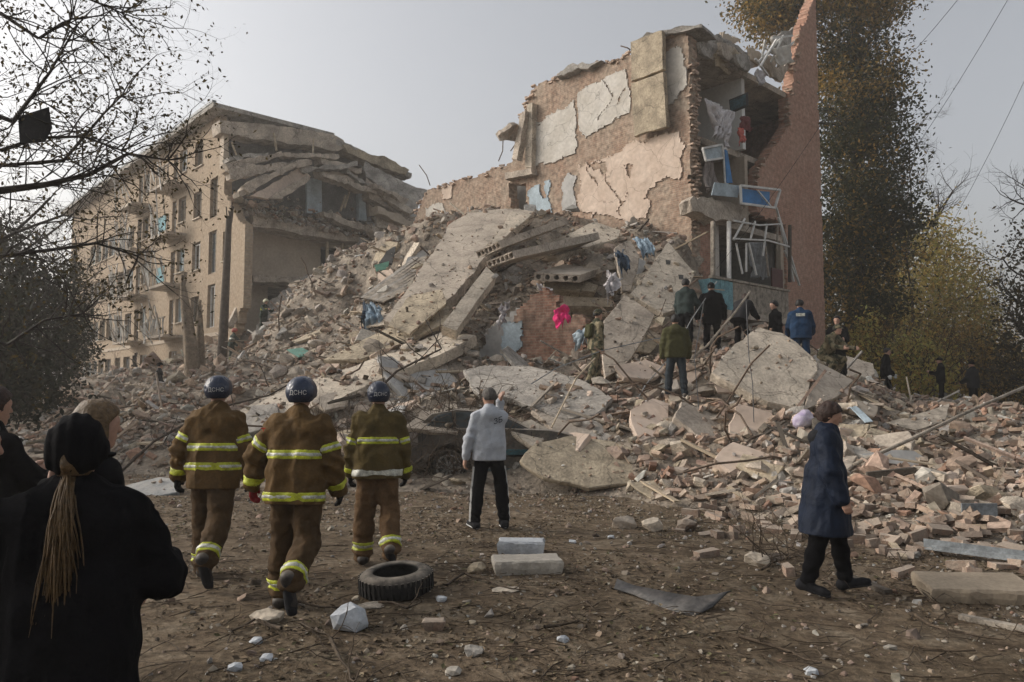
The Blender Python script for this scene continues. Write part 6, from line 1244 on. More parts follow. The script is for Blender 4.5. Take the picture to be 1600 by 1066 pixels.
M_BARK = mat('bark', (.075, .058, .045), .95, .35, 5, .7, 25); M_BARKD = mat('bark_dark', (.035, .028, .024), .95, .35, 5, .7, 25); M_BARKP = mat('wood_split', (.20, .155, .11), .95, .35, 5, .7, 25); M_LEAF = mat_col('leaves', .7, 0, 9, .25, trans=.5)
M_TWIG = mat('twig', (.085, .062, .042), .95, .35, 9, 0)
# dry brush thrown against the car and the pale slab
g_ = Grow(11)
for i in range(240):
    u = rng.uniform(455, 735); v = rng.uniform(610, 735) - (abs(u - 600) * .1); Yb = float(np.interp(v, [600, 740], [16.6, 13.6])); p = P(u, v, Yb); p.z = Hs(p.x, p.y) if Yb > 14.4 else max(.05, p.z - .2)
    g_.branch(p, (rng.normal(0, .7), rng.normal(-.2, .4), rng.uniform(.2, 1)), rng.uniform(.35, .8), rng.uniform(.005, .012), 2, .4, 2, .05, .6)
for i in range(150):
    p = Vector((rng.uniform(x0 - .3, x0 + 2.0), Yc + rng.uniform(-.35, .6), 0)); p.z = rng.uniform(.1, 1.2) if p.y < Yc else rng.uniform(1.0, 1.4)
    g_.branch(p, (rng.normal(0, .9), rng.normal(-.1, .3), rng.uniform(-.2, .7)), rng.uniform(.4, .9), rng.uniform(.006, .013), 2, .4, 2, -.05, .6)
tag(g_.build('dry_brush', M_TWIG, None, 3), None, None, None, 'stuff')
g_ = Grow(12)
for i in range(26):
    p = P(rng.uniform(1180, 1285), 868, 8.0); p.z = .02; g_.branch(p + Vector((rng.normal(0, .15), rng.normal(0, .15), 0)), (rng.normal(-.2, .8), rng.normal(0, .6), rng.uniform(.15, .8)), rng.uniform(.3, .7), .007, 2, .4, 2, .0, .6)
tag(g_.build('dry_brush', M_TWIG, None, 3), None, None, None, 'stuff')
# twigs lying about the yard
g_ = Grow(13)
for i in range(1700):
    yy = 2.8 + 10 * rng.random() ** 1.2; xx = rng.uniform(-.68, .68) * yy
    if Hs(xx, yy) > .35: continue
    p = np.array([xx, yy, Hs(xx, yy) + .012]); th = rng.uniform(0, 6.28); L_ = rng.uniform(.08, .45); r = rng.uniform(.002, .006)
    for k in range(3):
        th += rng.normal(0, .35); q = p + np.array([math.cos(th), math.sin(th), 0]) * L_ / 3; q[2] = Hs(q[0], q[1]) + .012 + rng.uniform(0, .015); g_.seg(p, q, r, r * .8); p = q
tag(g_.build('twigs', M_TWIG, None, 3), None, None, None, 'stuff')
LAND = [('the open drawer', P(1518, 800, 9.8)), ('the tan foam board', P(1545, 930, 6.7)), ('the grey metal channel', P(1530, 875, 8)), ('the short dark timber', P(1392, 752, 11.5)), ('the warped board', P(1430, 655, 15)), ('the plastered wall corner', P(1165, 720, 13)),
        ('the big tilted slab', P(1200, 600, 16)), ('the buckled pale sheet', P(1065, 758, 13)), ('the walking woman', P(1285, 800, 7)), ('the fallen pole', P(1470, 665, 12.5)), ('the plastic bag', P(1250, 655, 13.5)), ('the crushed car', P(745, 720, 14.6)), ('the rough grey slab', P(850, 610, 17)), ('the long pale slab', P(560, 590, 18.5)),
        ('the largest slab', P(700, 430, 24)), ('the corrugated roof sheet', P(610, 440, 27)), ('the wall stump', P(870, 530, 21)), ('the square holed panel', P(1035, 440, 21.5)), ('the flat pale slab', P(890, 375, 25)), ('the snapped tree trunks', P(315, 590, 34)), ('the pinkish fallen brickwork', P(255, 665, 23)), ('the pale tilted sheet', P(350, 670, 17)), ('the blue bedding', P(582, 495, 24)), ('the lower balcony', P(1170, 500, 24)), ('the soldier', P(930, 580, 18)), ('the torn end of the tan block', P(430, 520, 38)), ('the broken middle wall', P(950, 345, 28)), ('the mint green board', P(470, 550, 27))]
def near(p): return min(LAND, key=lambda l: (l[1] - p).length)[0]
# ------------------------------------------------------------------ single bricks, chunks and boards
def piece_mesh(nm, pv, scale, m): me = npmesh(nm, pv[0] * np.array(scale), pv[1]); me.materials.append(m); return me
bmesh_l = [piece_mesh('brick', box_piece(1, .48, .27, 60 + i, .02), (.25,) * 3, M_BRICK) for i in range(4)] + [piece_mesh('brick', box_piece(.55, .48, .27, 70 + i, .05), (.25,) * 3, M_BRICK) for i in range(2)]
rr = random.Random(77); spots = []
while len(spots) < 290:
    u = rr.uniform(1060, 1640); v = rr.uniform(690, 905); p = onmound(u, v)
    lim = float(np.interp(u, FOOTU, FOOTV)) + rr.expovariate(1 / 22.0)
    if v > lim: continue
    spots.append(p)
for i, p in enumerate(spots):
    bi = rr.randrange(6); o = bpy.data.objects.new('brick', bmesh_l[bi]); COL.objects.link(o); o.location = p + Vector((0, 0, rr.uniform(.01, .07))); tl = rr.random(); o.rotation_euler = ((rr.gauss(0, .1) if tl < .4 else rr.choice([-1, 1]) * rr.uniform(.35, .7)) if tl < .82 else 1.45, rr.gauss(0, .15), rr.uniform(0, 6.28)); tag(o, ('whole ' if bi < 4 else 'broken half ') + 'brick ' + ('lying flat' if tl < .4 else 'lying tilted' if tl < .82 else 'standing on edge') + ' near ' + near(p), 'brick', 'loose bricks spread over the rubble')
cm_l = [piece_mesh('rubble_chunk', hull_piece(300 + i, 1, .8, .55, 22), (1, 1, 1), [M_CONC, M_CONC2, M_CONCP, M_PLP, M_CONCO][i % 5]) for i in range(10)]
n_ = 0
while n_ < 220:
    u = rr.uniform(180, 1600); v = rr.uniform(380, 800)
    if v > float(np.interp(u, FOOTU, FOOTV)): continue
    p = onmound(u, v)
    if p.z < .1 or p.y > 40 or (u > 1360 and p.y > 13): continue
    s = min(.75, rr.lognormvariate(-1.15, .4)); ci = rr.randrange(10); o = bpy.data.objects.new('rubble_chunk', cm_l[ci]); COL.objects.link(o); o.location = p + Vector((0, 0, .06 * s)); o.scale = (s, s * rr.uniform(.7, 1.1), s * rr.uniform(.6, 1)); o.rotation_euler = (rr.gauss(0, .5), rr.gauss(0, .5), rr.uniform(0, 6.28)); n_ += 1
    tag(o, ('big ' if s > .38 else 'small ') + ['tan concrete', 'grey concrete', 'pale concrete', 'peach plastered', 'brown concrete'][ci % 5] + ' lump on the rubble near ' + near(p), 'rubble', 'broken lumps on the rubble heap')
sf_m = [M_CONC, M_CONC2, M_CONCP, M_CONCO, M_PLP, M_PLD]; n_ = 0
while n_ < 64:
    u = rr.uniform(330, 1420); v = rr.uniform(370, 770)
    if v > float(np.interp(u, FOOTU, FOOTV)) - 12: continue
    p = onmound(u, v)
    if p.z < .25 or p.y > 38 or any((p - f).length < 1.1 for f in FEET) or (x0 - .3 < p.x < x0 + 3.2 and 12.5 < p.y < 16.6): continue
    e = .35; gn = Vector((Hs(p.x - e, p.y) - Hs(p.x + e, p.y), Hs(p.x, p.y - e) - Hs(p.x, p.y + e), 2 * e)).normalized(); gn = (gn + Vector((rr.gauss(0, .28), rr.gauss(0, .28), 0))).normalized()
    a = gn.cross(Vector((rr.gauss(0, 1), rr.gauss(0, 1), 0))).normalized(); b = gn.cross(a); L_ = rr.uniform(.5, 1.25) * (p.y / 18) ** .5; W_ = L_ * rr.uniform(.35, .9); c = p + gn * rr.uniform(.05, .16)
    pts = [a * L_ * x_ * rr.uniform(.7, 1) + b * W_ * y_ * rr.uniform(.7, 1) for x_, y_ in ((-.6, -.6), (.15, -.75), (.7, -.5), (.6, .6), (-.1, .7), (-.65, .4))]; ci = rr.randrange(6)
    V, Fc = slab_mesh('slab_fragment', pts, rr.uniform(.07, .2), -gn, .03, .15, 900 + n_); o = obj('slab_fragment', pymesh('slab_fragment', V, Fc), sf_m[ci]); o.location = c; n_ += 1
    tag(o, ('large ' if L_ > .95 else 'small ') + ['tan', 'grey', 'pale', 'brown', 'peach', 'dull grey plastered'][ci] + ' slab fragment lying near ' + near(p), 'slab fragment', 'slab fragments on the heap')
pl_l = [piece_mesh('plank', box_piece(1, 1, 1, 90 + i, .02), (1, 1, 1), [M_WOOD, M_WOODP, M_WOODD][i]) for i in range(3)]
for i in range(110):
    while True:
        u = rr.uniform(190, 1500); v = rr.uniform(380, 790)
        if v < float(np.interp(u, FOOTU, FOOTV)): break
    p = onmound(u, v); L_ = rr.uniform(.6, 2.2) * (p.y / 18) ** .5; ci = rr.randrange(3); o = bpy.data.objects.new('plank', pl_l[ci]); COL.objects.link(o); o.location = p + Vector((0, 0, .08)); o.scale = (L_, rr.uniform(.05, .16), rr.uniform(.02, .05)); o.rotation_euler = (rr.gauss(0, .3), rr.gauss(0, .35), rr.uniform(0, 6.28))
    tag(o, ('long ' if L_ > 1.4 else 'short ') + ['grey weathered', 'pale', 'dark'][ci] + ' plank lying loose near ' + near(p), 'plank', 'loose planks on the rubble heap')
for i in range(46):
    u = rr.uniform(420, 1420); v = rr.uniform(390, 740)
    if v > float(np.interp(u, FOOTU, FOOTV)): continue
    p = onmound(u, v); q = MB(); pts = [Vector()]; d = Vector((rr.gauss(0, 1), rr.gauss(0, .6), rr.uniform(.1, 1))).normalized()
    for k in range(4): d = (d + Vector((rr.gauss(0, .3), rr.gauss(0, .3), rr.gauss(-.1, .3)))).normalized(); pts.append(pts[-1] + d * rr.uniform(.25, .6))
    q.tube(pts, .011 + .0006 * p.y, 5); o = q.build('reinforcing_rod', M_RUST); o.location = p; tag(o, 'bent rusty rod sticking out of the rubble near ' + near(p), 'rod', 'bent rods in the rubble')
# ------------------------------------------------------------------ things on the yard floor
def at0(u, v): d = ray(u, v); k = -CAMZ / d.z; p = CAM + d * k; p.z = Hs(p.x, p.y); return p
V, Fc = lathe([(.19, .02), (.20, .0), (.26, -.0), (.305, .03), (.315, .10), (.305, .165), (.26, .195), (.20, .195), (.19, .175), (.215, .155), (.225, .10), (.215, .04)], 48, 'z')
ty = obj('tyre', pymesh('tyre', V, Fc, True), M_RUB); ty.location = at0(620, 925) + Vector((0, 0, .01)); ty.rotation_euler = (R(5), R(-3), 0); tag(ty, 'old car tyre lying flat behind the olive coated firefighter', 'tyre')
q = MB()
for i in range(40): a = 2 * math.pi * i / 40; q.box((.314 * math.cos(a), .314 * math.sin(a), .1), (.012, .022, .13), Matrix.Rotation(a, 3, 'Z'))
tr_ = q.build('tread', M_RUB); tr_.parent = ty
M_FOAM = mat('aerated_block', (.42, .38, .32), .9, .15, 5, .4, 30); M_FOAMB = mat('block_blue', (.43, .45, .47), .9, .15, 5, .4, 30)
def lump(u, v, size, m, label, cat, seed, nm='stone', rz=0, n=30):
    pv = hull_piece(seed, 1, 1, 1, n); me = npmesh(nm, pv[0] * np.array(size), pv[1]); o = obj(nm, me, m); o.location = at0(u, v) + Vector((0, size[1] * .3, size[2] * .32)); o.rotation_euler = (0, 0, rz); tag(o, label, cat); return o
def blk(u, v, size, m, label, rz, nm='block', cat='block', seed=0, dz=0, tilt=(0, 0)):
    pts = [Vector((a * size[0] / 2, b * size[1] / 2, size[2])) for a, b in ((-1, -1), (1, -1), (1, 1), (-1, 1))]; V, Fc = slab_mesh(nm, pts, size[2], Vector((0, 0, -1)), .012, .07, seed); o = obj(nm, pymesh(nm, V, Fc), m); p = at0(u, v); o.location = p + Vector((0, size[1] / 2, dz)); o.rotation_euler = (tilt[0], tilt[1], rz); tag(o, label, cat); return o
blk(815, 866, (.50, .26, .14), M_FOAMB, 'pale blue sided block behind the longer tan block', R(-4), seed=1); blk(824, 895, (.66, .34, .13), M_FOAM, 'long tan aerated block in front of the blue sided block', R(7), seed=2)
lump(542, 986, (.27, .26, .22), M_FOAMB, 'pale blue white broken lump beside the tyre', 'lump', 5); blk(677, 984, (.16, .10, .075), M_BRICK, 'single red brown brick lying alone on bare earth', R(3), 'brick', 'brick', 3)
lump(740, 1020, (.13, .11, .08), M_CONC2, 'small grey stone below the lone brick', 'stone', 6); lump(708, 1050, (.10, .09, .06), M_FOAM, 'small pale stone near the bottom of the yard', 'stone', 7); lump(411, 970, (.26, .2, .1), M_CONCP, 'flat pale stone by the firefighter with a red glove', 'stone', 8); lump(1185, 882, (.24, .2, .16), M_CONCP, 'pale stone beside the dry twigs near the walking woman', 'stone', 9)
lump(745, 893, (.18, .16, .12), M_CONCO, 'brown stone left of the tan block', 'stone', 10); lump(1075, 826, (.26, .2, .2), M_BRICK, 'broken brick lump in front of the buckled sheet', 'brick lump', 11); lump(975, 822, (.34, .22, .2), M_CONC, 'grey lump left of the broken brick lump', 'lump', 12); lump(1020, 826, (.26, .2, .2), M_CONCP, 'pale lump between two darker lumps', 'lump', 13)
lump(790, 925, (.26, .16, .03), M_CONCP, 'thin flat pale flake lying right of the tyre', 'flake', 14); lump(575, 948, (.24, .18, .03), M_WOOD, 'thin grey flake leaning on the tyre', 'flake', 15)
for i, (u, v) in enumerate([(365, 1046), (398, 1003), (415, 1030), (1270, 1050), (880, 1000), (690, 940), (955, 840), (895, 848)]): lump(u, v, (.09, .08, .05), M_FOAMB, 'small pale fragment lying on the bare yard', 'fragment', 40 + i)['group'] = 'small pale fragments on the yard'
# bent dark sheet, pale foam board, metal channel, drawer
def ribbon(nm, pts, w, m, label, cat, th=.012, up=(0, 0, 1)):
    pts = [Vector(p) for p in pts]; V = []; 
    for i, (p, wv) in enumerate(zip(pts, w)): V += [p - wv, p + wv]
    me = pymesh(nm, V, [[2 * i, 2 * i + 2, 2 * i + 3, 2 * i + 1] for i in range(len(pts) - 1)], True); o = obj(nm, me, m); s = o.modifiers.new('s', 'SOLIDIFY'); s.thickness = th; s.offset = 0; tag(o, label, cat); return o
a, b, c, d = at0(962, 918), at0(1020, 935), at0(1085, 958), at0(1140, 940)
ribbon('bent_sheet', [a + Vector((0, 0, .05)), a.lerp(b, .5) + Vector((0, 0, .04)), b + Vector((0, 0, .035)), b.lerp(c, .5) + Vector((0, 0, .03)), c + Vector((0, .05, .03)), c.lerp(d, .6) + Vector((0, 0, .06)), d + Vector((0, 0, .10))], [Vector((.02, .05, .03)), Vector((.02, .06, .02)), Vector((.03, .09, .03)), Vector((.05, .12, .04)), Vector((.06, .13, .05)), Vector((.05, .11, .02)), Vector((.02, .02, .0))], M_METALB, 'bent dark metal strip curling on the bare yard', 'metal strip')
blk(1545, 940, (.85, .42, .13), mat('foam_tan', (.36, .29, .21), .9, .15, 4, .3, 20), 'thick tan foam board lying beside the grey metal channel', R(-6), 'foam_board', 'foam board', 4, .02, (R(8), 0))
q = MB(); A, B_ = at0(1450, 862), at0(1650, 893); q.bar(A + Vector((0, 0, .06)), B_ + Vector((0, 0, .08)), .16, .012); q.bar(A + Vector((0, .08, .10)), B_ + Vector((0, .08, .12)), .012, .09); q.bar(A + Vector((0, -.08, .08)), B_ + Vector((0, -.08, .10)), .012, .05); o = q.build('metal_channel', M_METALG); tag(o, 'long grey metal channel lying behind the tan foam board', 'metal channel')
dr = thing('drawer', 'open wooden drawer filled with dust among the bricks', 'drawer', onmound(1518, 806)); p = dr.location
for nm, c_, s2 in [('front', (0, -.17, .09), (.44, .02, .18)), ('back', (0, .17, .09), (.44, .02, .18)), ('side', (-.21, 0, .09), (.02, .32, .16)), ('side', (.21, 0, .09), (.02, .32, .16)), ('bottom', (0, 0, .02), (.40, .32, .015))]:
    q = MB(); q.box(p + Vector(c_), s2); q.build(nm, M_WOOD if nm != 'front' else M_METALG, dr)
q = MB(); q.bar(onmound(1355, 756) + Vector((0, 0, .12)), onmound(1430, 748) + Vector((0, 0, .12)), .12, .09); tag(q.build('timber', M_WOODD), 'short dark timber lying on the right bricks', 'timber')
q = MB(); q.bar(onmound(1430, 745) + Vector((0, 0, .1)), onmound(1482, 758) + Vector((0, 0, .1)), .2, .1); tag(q.build('kerb_block', M_CONCP), 'pale oblong block at the end of the dark timber', 'block')
q = MB(); q.bar(at0(1393, 850) + Vector((0, 0, .03)), at0(1412, 874) + Vector((0, 0, .03)), .07, .03); tag(q.build('board', M_WOODP), 'short pale board at the edge of the bricks', 'board')
q = MB(); q.bar(at0(1310, 896) + Vector((0, 0, .02)), at0(1388, 925) + Vector((0, 0, .02)), .08, .04); tag(q.build('board', M_WOODD), 'dark board lying behind the walking woman', 'board')
q = MB(); q.bar(at0(1500, 962) + Vector((0, 0, .02)), at0(1640, 990) + Vector((0, 0, .02)), .08, .035); tag(q.build('board', M_WOOD), 'grey board lying in front of the foam board', 'board')
me = blob_mesh('bag', [(0, 0, .12), (.14, .02, .14), (.1, 0, .26)], [.15, .13, .09], .016, .03, 9); o = obj('plastic_bag', me, mat('bag_white', (.55, .53, .55), .5, .15, 5, .3, 12, col2=(.38, .31, .46))); o.location = onmound(1248, 668) + Vector((0, -.1, .0)); tag(o, 'knotted white and purple plastic bag on the bricks', 'bag')
q = MB(); q.tube([P(1335, 726, 11.6), P(1420, 688, 12.2), P(1520, 640, 12.8), P(1612, 600, 13.2)], [.03, .03, .028, .026], 7); tag(q.build('fallen_pole', M_WOOD, None, True), 'long thin pole slanting up over the right bricks', 'pole')
q = MB(); q.tube([P(985, 642, 16.4), P(1010, 600, 17), P(1050, 555, 17.6), P(1080, 500, 18.4), P(1120, 440, 19.5)], .012, 5); tag(q.build('cable', M_METALG), 'thin cable hanging in front of the olive jacketed man', 'cable')
q = MB(); q.tube([P(1080, 560, 17), P(1105, 540, 17.2), P(1150, 486, 17.6), P(1172, 456, 18)], .025, 5); tag(q.build('lath', M_WOOD), 'thin stick leaning below the lower balcony', 'stick')
q = MB(); q.tube([P(830, 600, 16.2), P(870, 575, 16.8), P(940, 548, 17.2), P(1020, 530, 18), P(1060, 525, 18.2)], .012, 5); tag(q.build('cable', M_METALG), 'slack cable crossing in front of the soldier', 'cable')
q = MB(); q.tube([P(862, 668, 14.9), P(900, 592, 16.0), P(930, 560, 16.8)], .02, 5); tag(q.build('lath', M_WOODP), 'thin stick leaning on the rough grey slab', 'stick')
q = MB(); q.tube([P(800, 330, 25), P(740, 420, 20), P(700, 380, 24)], .001, 3)
for i, pts in enumerate([[(1166, 470), (1170, 555), (1176, 600), (1178, 660)], [(1100, 470), (1085, 560), (1092, 640)]]):
    q = MB(); q.tube([P(u, v, 15.2 - .2 * k) for k, (u, v) in enumerate(pts)], .010, 5); tag(q.build('cable', M_METALD), ['dark wire dangling in front of the big tilted slab', 'thin wire hanging beside the olive jacketed man'][i], 'cable')
# overhead wires at the right
for i, (a, b, ya, yb, sag) in enumerate([((1395, 0), (1120, 420), 18, 25.5, .4), ((1478, 0), (1285, 196), 20, 30, .6), ((1560, -10), (1290, 400), 22, 36, 1.0), ((1640, -10), (1400, 470), 24, 44, 1.5)]):
    A, B_ = P(*a, ya), P(*b, yb); A = A + (A - B_) * .25; q = MB(); q.tube([A.lerp(B_, t) - Vector((0, 0, 4 * sag * t * (1 - t))) for t in [k / 12 for k in range(13)]], .009, 4); tag(q.build('overhead_wire', M_METALD), ['wire from above ending at the lower balcony', 'wire running to the edge of the red gable', 'wire sagging down beside the tall tree', 'wire sagging toward the yellow bushes'][i], 'wire')
# branches on the ground
for i, pts in enumerate([[(440, 985), (400, 970), (360, 990), (330, 975)], [(700, 918), (728, 900), (760, 908), (800, 925), (860, 932)], [(520, 1005), (530, 1040), (548, 1066), (560, 1075)], [(1190, 890), (1230, 876), (1275, 862)], [(1160, 1000), (1210, 1012), (1260, 1030), (1300, 1048)], [(1430, 960), (1480, 985), (1540, 1000), (1600, 1010)], [(440, 940), (500, 955), (560, 945)], [(1395, 862), (1420, 900), (1455, 940), (1480, 952)], [(470, 980), (510, 1000), (540, 1012)], [(850, 985), (905, 978), (940, 985)], [(1320, 925), (1290, 905), (1250, 896)], [(590, 940), (640, 955), (690, 940)]]):
    g_ = Grow(200 + i); ps = []
    for (u0, v0), (u1, v1) in zip(pts[:-1], pts[1:]):
        for t in (0, .5): ps.append(at0(u0 + (u1 - u0) * t + rr.gauss(0, 3), v0 + (v1 - v0) * t + rr.gauss(0, 2)) + Vector((0, 0, .02 + rr.uniform(0, .03))))
    g_.path([tuple(p) for p in ps], .014, .005)
    for p in ps[1:]: g_.branch(tuple(p), (rr.gauss(0, 1), rr.gauss(0, 1), .15), rr.uniform(.1, .3), .005, 1, .3, 2, 0, .6)
    tag(g_.build('fallen_branch', M_TWIG, None, 5), ['crooked bare branch below the flat pale stone', 'bare branch lying against the right side of the tyre', 'short bare branch on open earth below the blue white lump', 'bare branch beside the pale stone and dry twigs', 'long thin branch on open earth below the walking woman', 'long bare branch in front of the grey board', 'bare branch behind the blue white lump', 'thin straight branch beside the short pale board', 'bare branch between the flat pale stone and the lump', 'bare branch on open earth below the bent metal strip', 'bare branch behind the dark board and the woman', 'thin branch lying along the front of the tyre'][i], 'branch')
g_ = Grow(230); g_.path([P(*q) for q in [(180, 745, 13.4), (240, 690, 14.0), (330, 640, 14.6), (420, 618, 15), (470, 590, 15.4)]], .03, .012)
for t in range(5): g_.branch(P(200 + 55 * t, 725 - 30 * t, 13.6 + .35 * t), (rr.gauss(0, .5), rr.gauss(0, .5), .7), .6, .012, 2, .3, 2, .1)
tag(g_.build('fallen_branch', M_BARK, None, 5), 'long bare branch arching over the left rubble', 'branch')
g_ = Grow(231); g_.path([P(*q) for q in [(590, 610, 15.6), (620, 580, 15.8), (660, 560, 16), (690, 545, 16.2), (665, 500, 16.4)]], .03, .012)
for t in range(6): g_.branch(P(600 + 16 * t, 600 - 10 * t, 15.7 + .08 * t), (rr.gauss(0, .6), rr.gauss(0, .4), .8), .75, .012, 3, .35, 2, .1)
tag(g_.build('fallen_branch', M_BARK, None, 4), 'bare twiggy branch rising in front of the long pale slab', 'branch')
# ------------------------------------------------------------------ trees
def tree(name, label, base, trunk_pts, r0, r1, limbs, seed, leafpts=None, lsize=.1, lcols=None, per=1, spread=.3, bark=None, group=None, n=5, lseed=0):
    t = thing(name, label, 'tree', base, 0, group); g_ = Grow(seed); g_.path(trunk_pts, r0, r1)
    for (p, d, ln, r, dep, *k) in limbs: g_.branch(p, d, ln, r, dep, *k)
    g_.build('trunk', bark or M_BARK, t, n); 
    if leafpts is not None: leafcards('crown', leafpts, lsize, lcols, M_LEAF, t, spread, lseed, per)
    return t, g_
def poly_pts(poly, Y, dy, n, seed):
    g_ = np.random.default_rng(seed); us = [p[0] for p in poly]; vs = [p[1] for p in poly]; out = []
    while len(out) < n:
        u = g_.uniform(min(us), max(us), 400); v = g_.uniform(min(vs), max(vs), 400); k = inpoly(u, v, poly)
        for a, b in zip(u[k], v[k]): out.append(tuple(P(a, b, Y + g_.uniform(-dy, dy))))
    return np.array(out[:n])
def trunkline(u, v0, v1, Y, n=6, wob=.15, seed=0, z0=0):
    g_ = random.Random(seed); a = P(u, v0, Y); a.z = z0; b = P(u, v1, Y); return [tuple(a.lerp(b, i / n) + Vector((g_.gauss(0, wob), g_.gauss(0, wob), 0)) * (1 if i else 0)) for i in range(n + 1)]
DK = [(.018, .026, .010), (.028, .034, .012), (.040, .042, .014), (.060, .050, .016)]; GO = [(.24, .145, .04), (.30, .19, .05), (.17, .12, .035), (.11, .09, .03)]; YG = [(.40, .32, .09), (.28, .26, .08), (.46, .35, .11), (.22, .20, .07), (.40, .26, .08)]
# tall tree behind the gable
big = [(1285, -120), (1340, -140), (1400, -60), (1405, 60), (1392, 130), (1400, 190), (1390, 260), (1418, 330), (1400, 420), (1415, 470), (1385, 540), (1330, 580), (1285, 570)]
tp = trunkline(1335, 600, -60, 39, 8, .25, 3, .5); cl = poly_pts(big, 39, 3.0, 420, 4); cl[:, 0] += 1.3 * fbm(cl[:, 2] * .35, cl[:, 1] * .2); cl = np.vstack([cl, poly_pts([(1162, 20), (1180, -10), (1260, -40), (1290, -20), (1285, 60), (1200, 62)], 39, 1.5, 60, 8)])
col_ = [];
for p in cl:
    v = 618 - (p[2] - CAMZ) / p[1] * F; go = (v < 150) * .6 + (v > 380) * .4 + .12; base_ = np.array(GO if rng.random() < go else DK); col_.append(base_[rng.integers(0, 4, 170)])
tree('tall_tree', 'tall dark leafy autumn tree rising behind the red gable', (tp[0][0], tp[0][1], .5), tp, .42, .14, [(tp[2 + i % 6], (rng.normal(0, 1), rng.normal(0, .6), .7), 2.8, .10, 3, .25, 3, .25) for i in range(16)], 21, cl, .105, np.vstack(col_), 170, (.72, .7, .42), M_BARKD, lseed=5)
# yellowing trees and bushes at the right
y1 = [(1330, 470), (1370, 400), (1420, 345), (1470, 330), (1500, 380), (1530, 430), (1550, 490), (1570, 560), (1560, 625), (1340, 625), (1325, 560)]
tp = trunkline(1455, 630, 360, 46, 6, .3, 5, 1); tree('autumn_tree', 'broad thin yellow green tree beside the tall dark tree', (tp[0][0], tp[0][1], 1), tp, .22, .06, [(tp[1 + i % 6], (rng.normal(0, 1), rng.normal(0, .6), .55), 2.7, .07, 3, .25, 3, .2) for i in range(18)], 22, poly_pts(y1, 46, 3, 380, 6), .10, YG, 110, (.7, .7, .5), M_BARKD, lseed=6)
tp = trunkline(1420, 600, 215, 43, 7, .2, 9, 1); tree('bare_tree', 'slender bare tree with fine upright twigs above the yellow tree', (tp[0][0], tp[0][1], 1), tp, .12, .03, [(tp[3 + i % 5], (rng.normal(.25, .55), rng.normal(0, .4), .9), 1.9, .028, 3, .2, 3, .35, .6) for i in range(14)], 23, bark=M_BARK, n=3)
tp = trunkline(1625, 640, 330, 30, 6, .2, 11, .6); tree('autumn_tree', 'dark brownish tree at the side beyond the fallen pole', (tp[0][0], tp[0][1], .6), tp, .2, .06, [(tp[1 + i % 6], (rng.normal(-.2, 1), rng.normal(0, .6), .5), 1.5, .05, 3, .25, 3, .2) for i in range(14)], 24, poly_pts([(1560, 520), (1590, 440), (1588, 380), (1620, 340), (1720, 330), (1760, 640), (1560, 640)], 30, 2.5, 150, 7), .09, [(.05, .042, .022), (.075, .055, .025), (.035, .032, .018)], 70, (.5, .5, .4), M_BARKD, lseed=7)
for i, (u, v, w, Y, cols, lab) in enumerate([(1360, 560, 60, 36, YG, 'golden bush beside the foot of the tall dark tree'), (1430, 585, 60, 34, YG, 'low yellow bush behind the walking officer'), (1500, 560, 60, 42, GO, 'brown gold bush behind the two capped officers'), (1560, 590, 55, 36, GO, 'dull brown bush beside the officer in heavy jacket')]):
    c = P(u, v, Y); t = thing('bush', lab, 'bush', (c.x, c.y, 1.0)); g_ = Grow(60 + i); ps = poly_pts([(u - w, 640), (u - w * .8, v - 30), (u, v - 75), (u + w * .8, v - 30), (u + w, 640)], Y, 1.4, 110, 30 + i)
    for k in range(16): g_.branch((c.x + rng.normal(0, .5), c.y + rng.normal(0, .4), 1.0), (rng.normal(0, .5), rng.normal(0, .4), 1), 2.6, .03, 2, .2, 3, .2)
    g_.build('stems', M_BARKD, t, 3); leafcards('foliage', ps, .095, np.array(cols) * 1.4, M_LEAF, t, (.35, .35, .3), 30 + i, 34)
# far wood closing the horizon
def wood(nm, u0, u1, Y, vt, cols, n, seed):
    ps = poly_pts([(u0, 640), (u0, vt + 15), ((u0 * 2 + u1) / 3, vt), ((u0 + 2 * u1) / 3, vt + 20), (u1, vt + 5), (u1, 640)], Y, 8, n, seed); o = leafcards(nm, ps, .3, cols, M_LEAF, None, (1.6, 1.6, 1.0), seed, 22); o['kind'] = 'stuff'
wood('far_wood', 1270, 1750, 95, 520, list(np.array(YG + GO) * 1.3), 420, 51); wood('far_wood', -250, 140, 95, 520, DK + GO[2:], 300, 52)
# dark evergreen trees by the far end of the left block
for i, (poly, Y, u, lab) in enumerate([([(-60, 640), (-60, 340), (0, 330), (40, 380), (75, 430), (105, 470), (118, 560), (112, 640)], 27, 30, 'dark dense tree before the far end of the tan block'), ([(85, 630), (88, 440), (112, 385), (135, 430), (140, 520), (138, 630)], 44, 112, 'narrow dark tree against the far end of the tan block'), ([(-120, 640), (-100, 420), (-20, 470), (40, 560), (60, 640)], 19, -40, 'low dark shrub by the side of the left rubble')]):
    tp = trunkline(u, 650, 400, Y, 5, .15, 70 + i, .2); tree('dark_tree', lab, (tp[0][0], tp[0][1], .2), tp, .2, .06, [(tp[1 + j % 5], (rng.normal(0, 1), rng.normal(0, .6), .5), 2.4, .05, 3, .25, 3, .2) for j in range(10)], 70 + i, poly_pts(poly, Y, 2.2, [200, 80, 120][i], 70 + i), .09, [(.016, .020, .012), (.026, .028, .016), (.035, .032, .02)], 90, (.42, .42, .36), M_BARKD, lseed=70 + i)
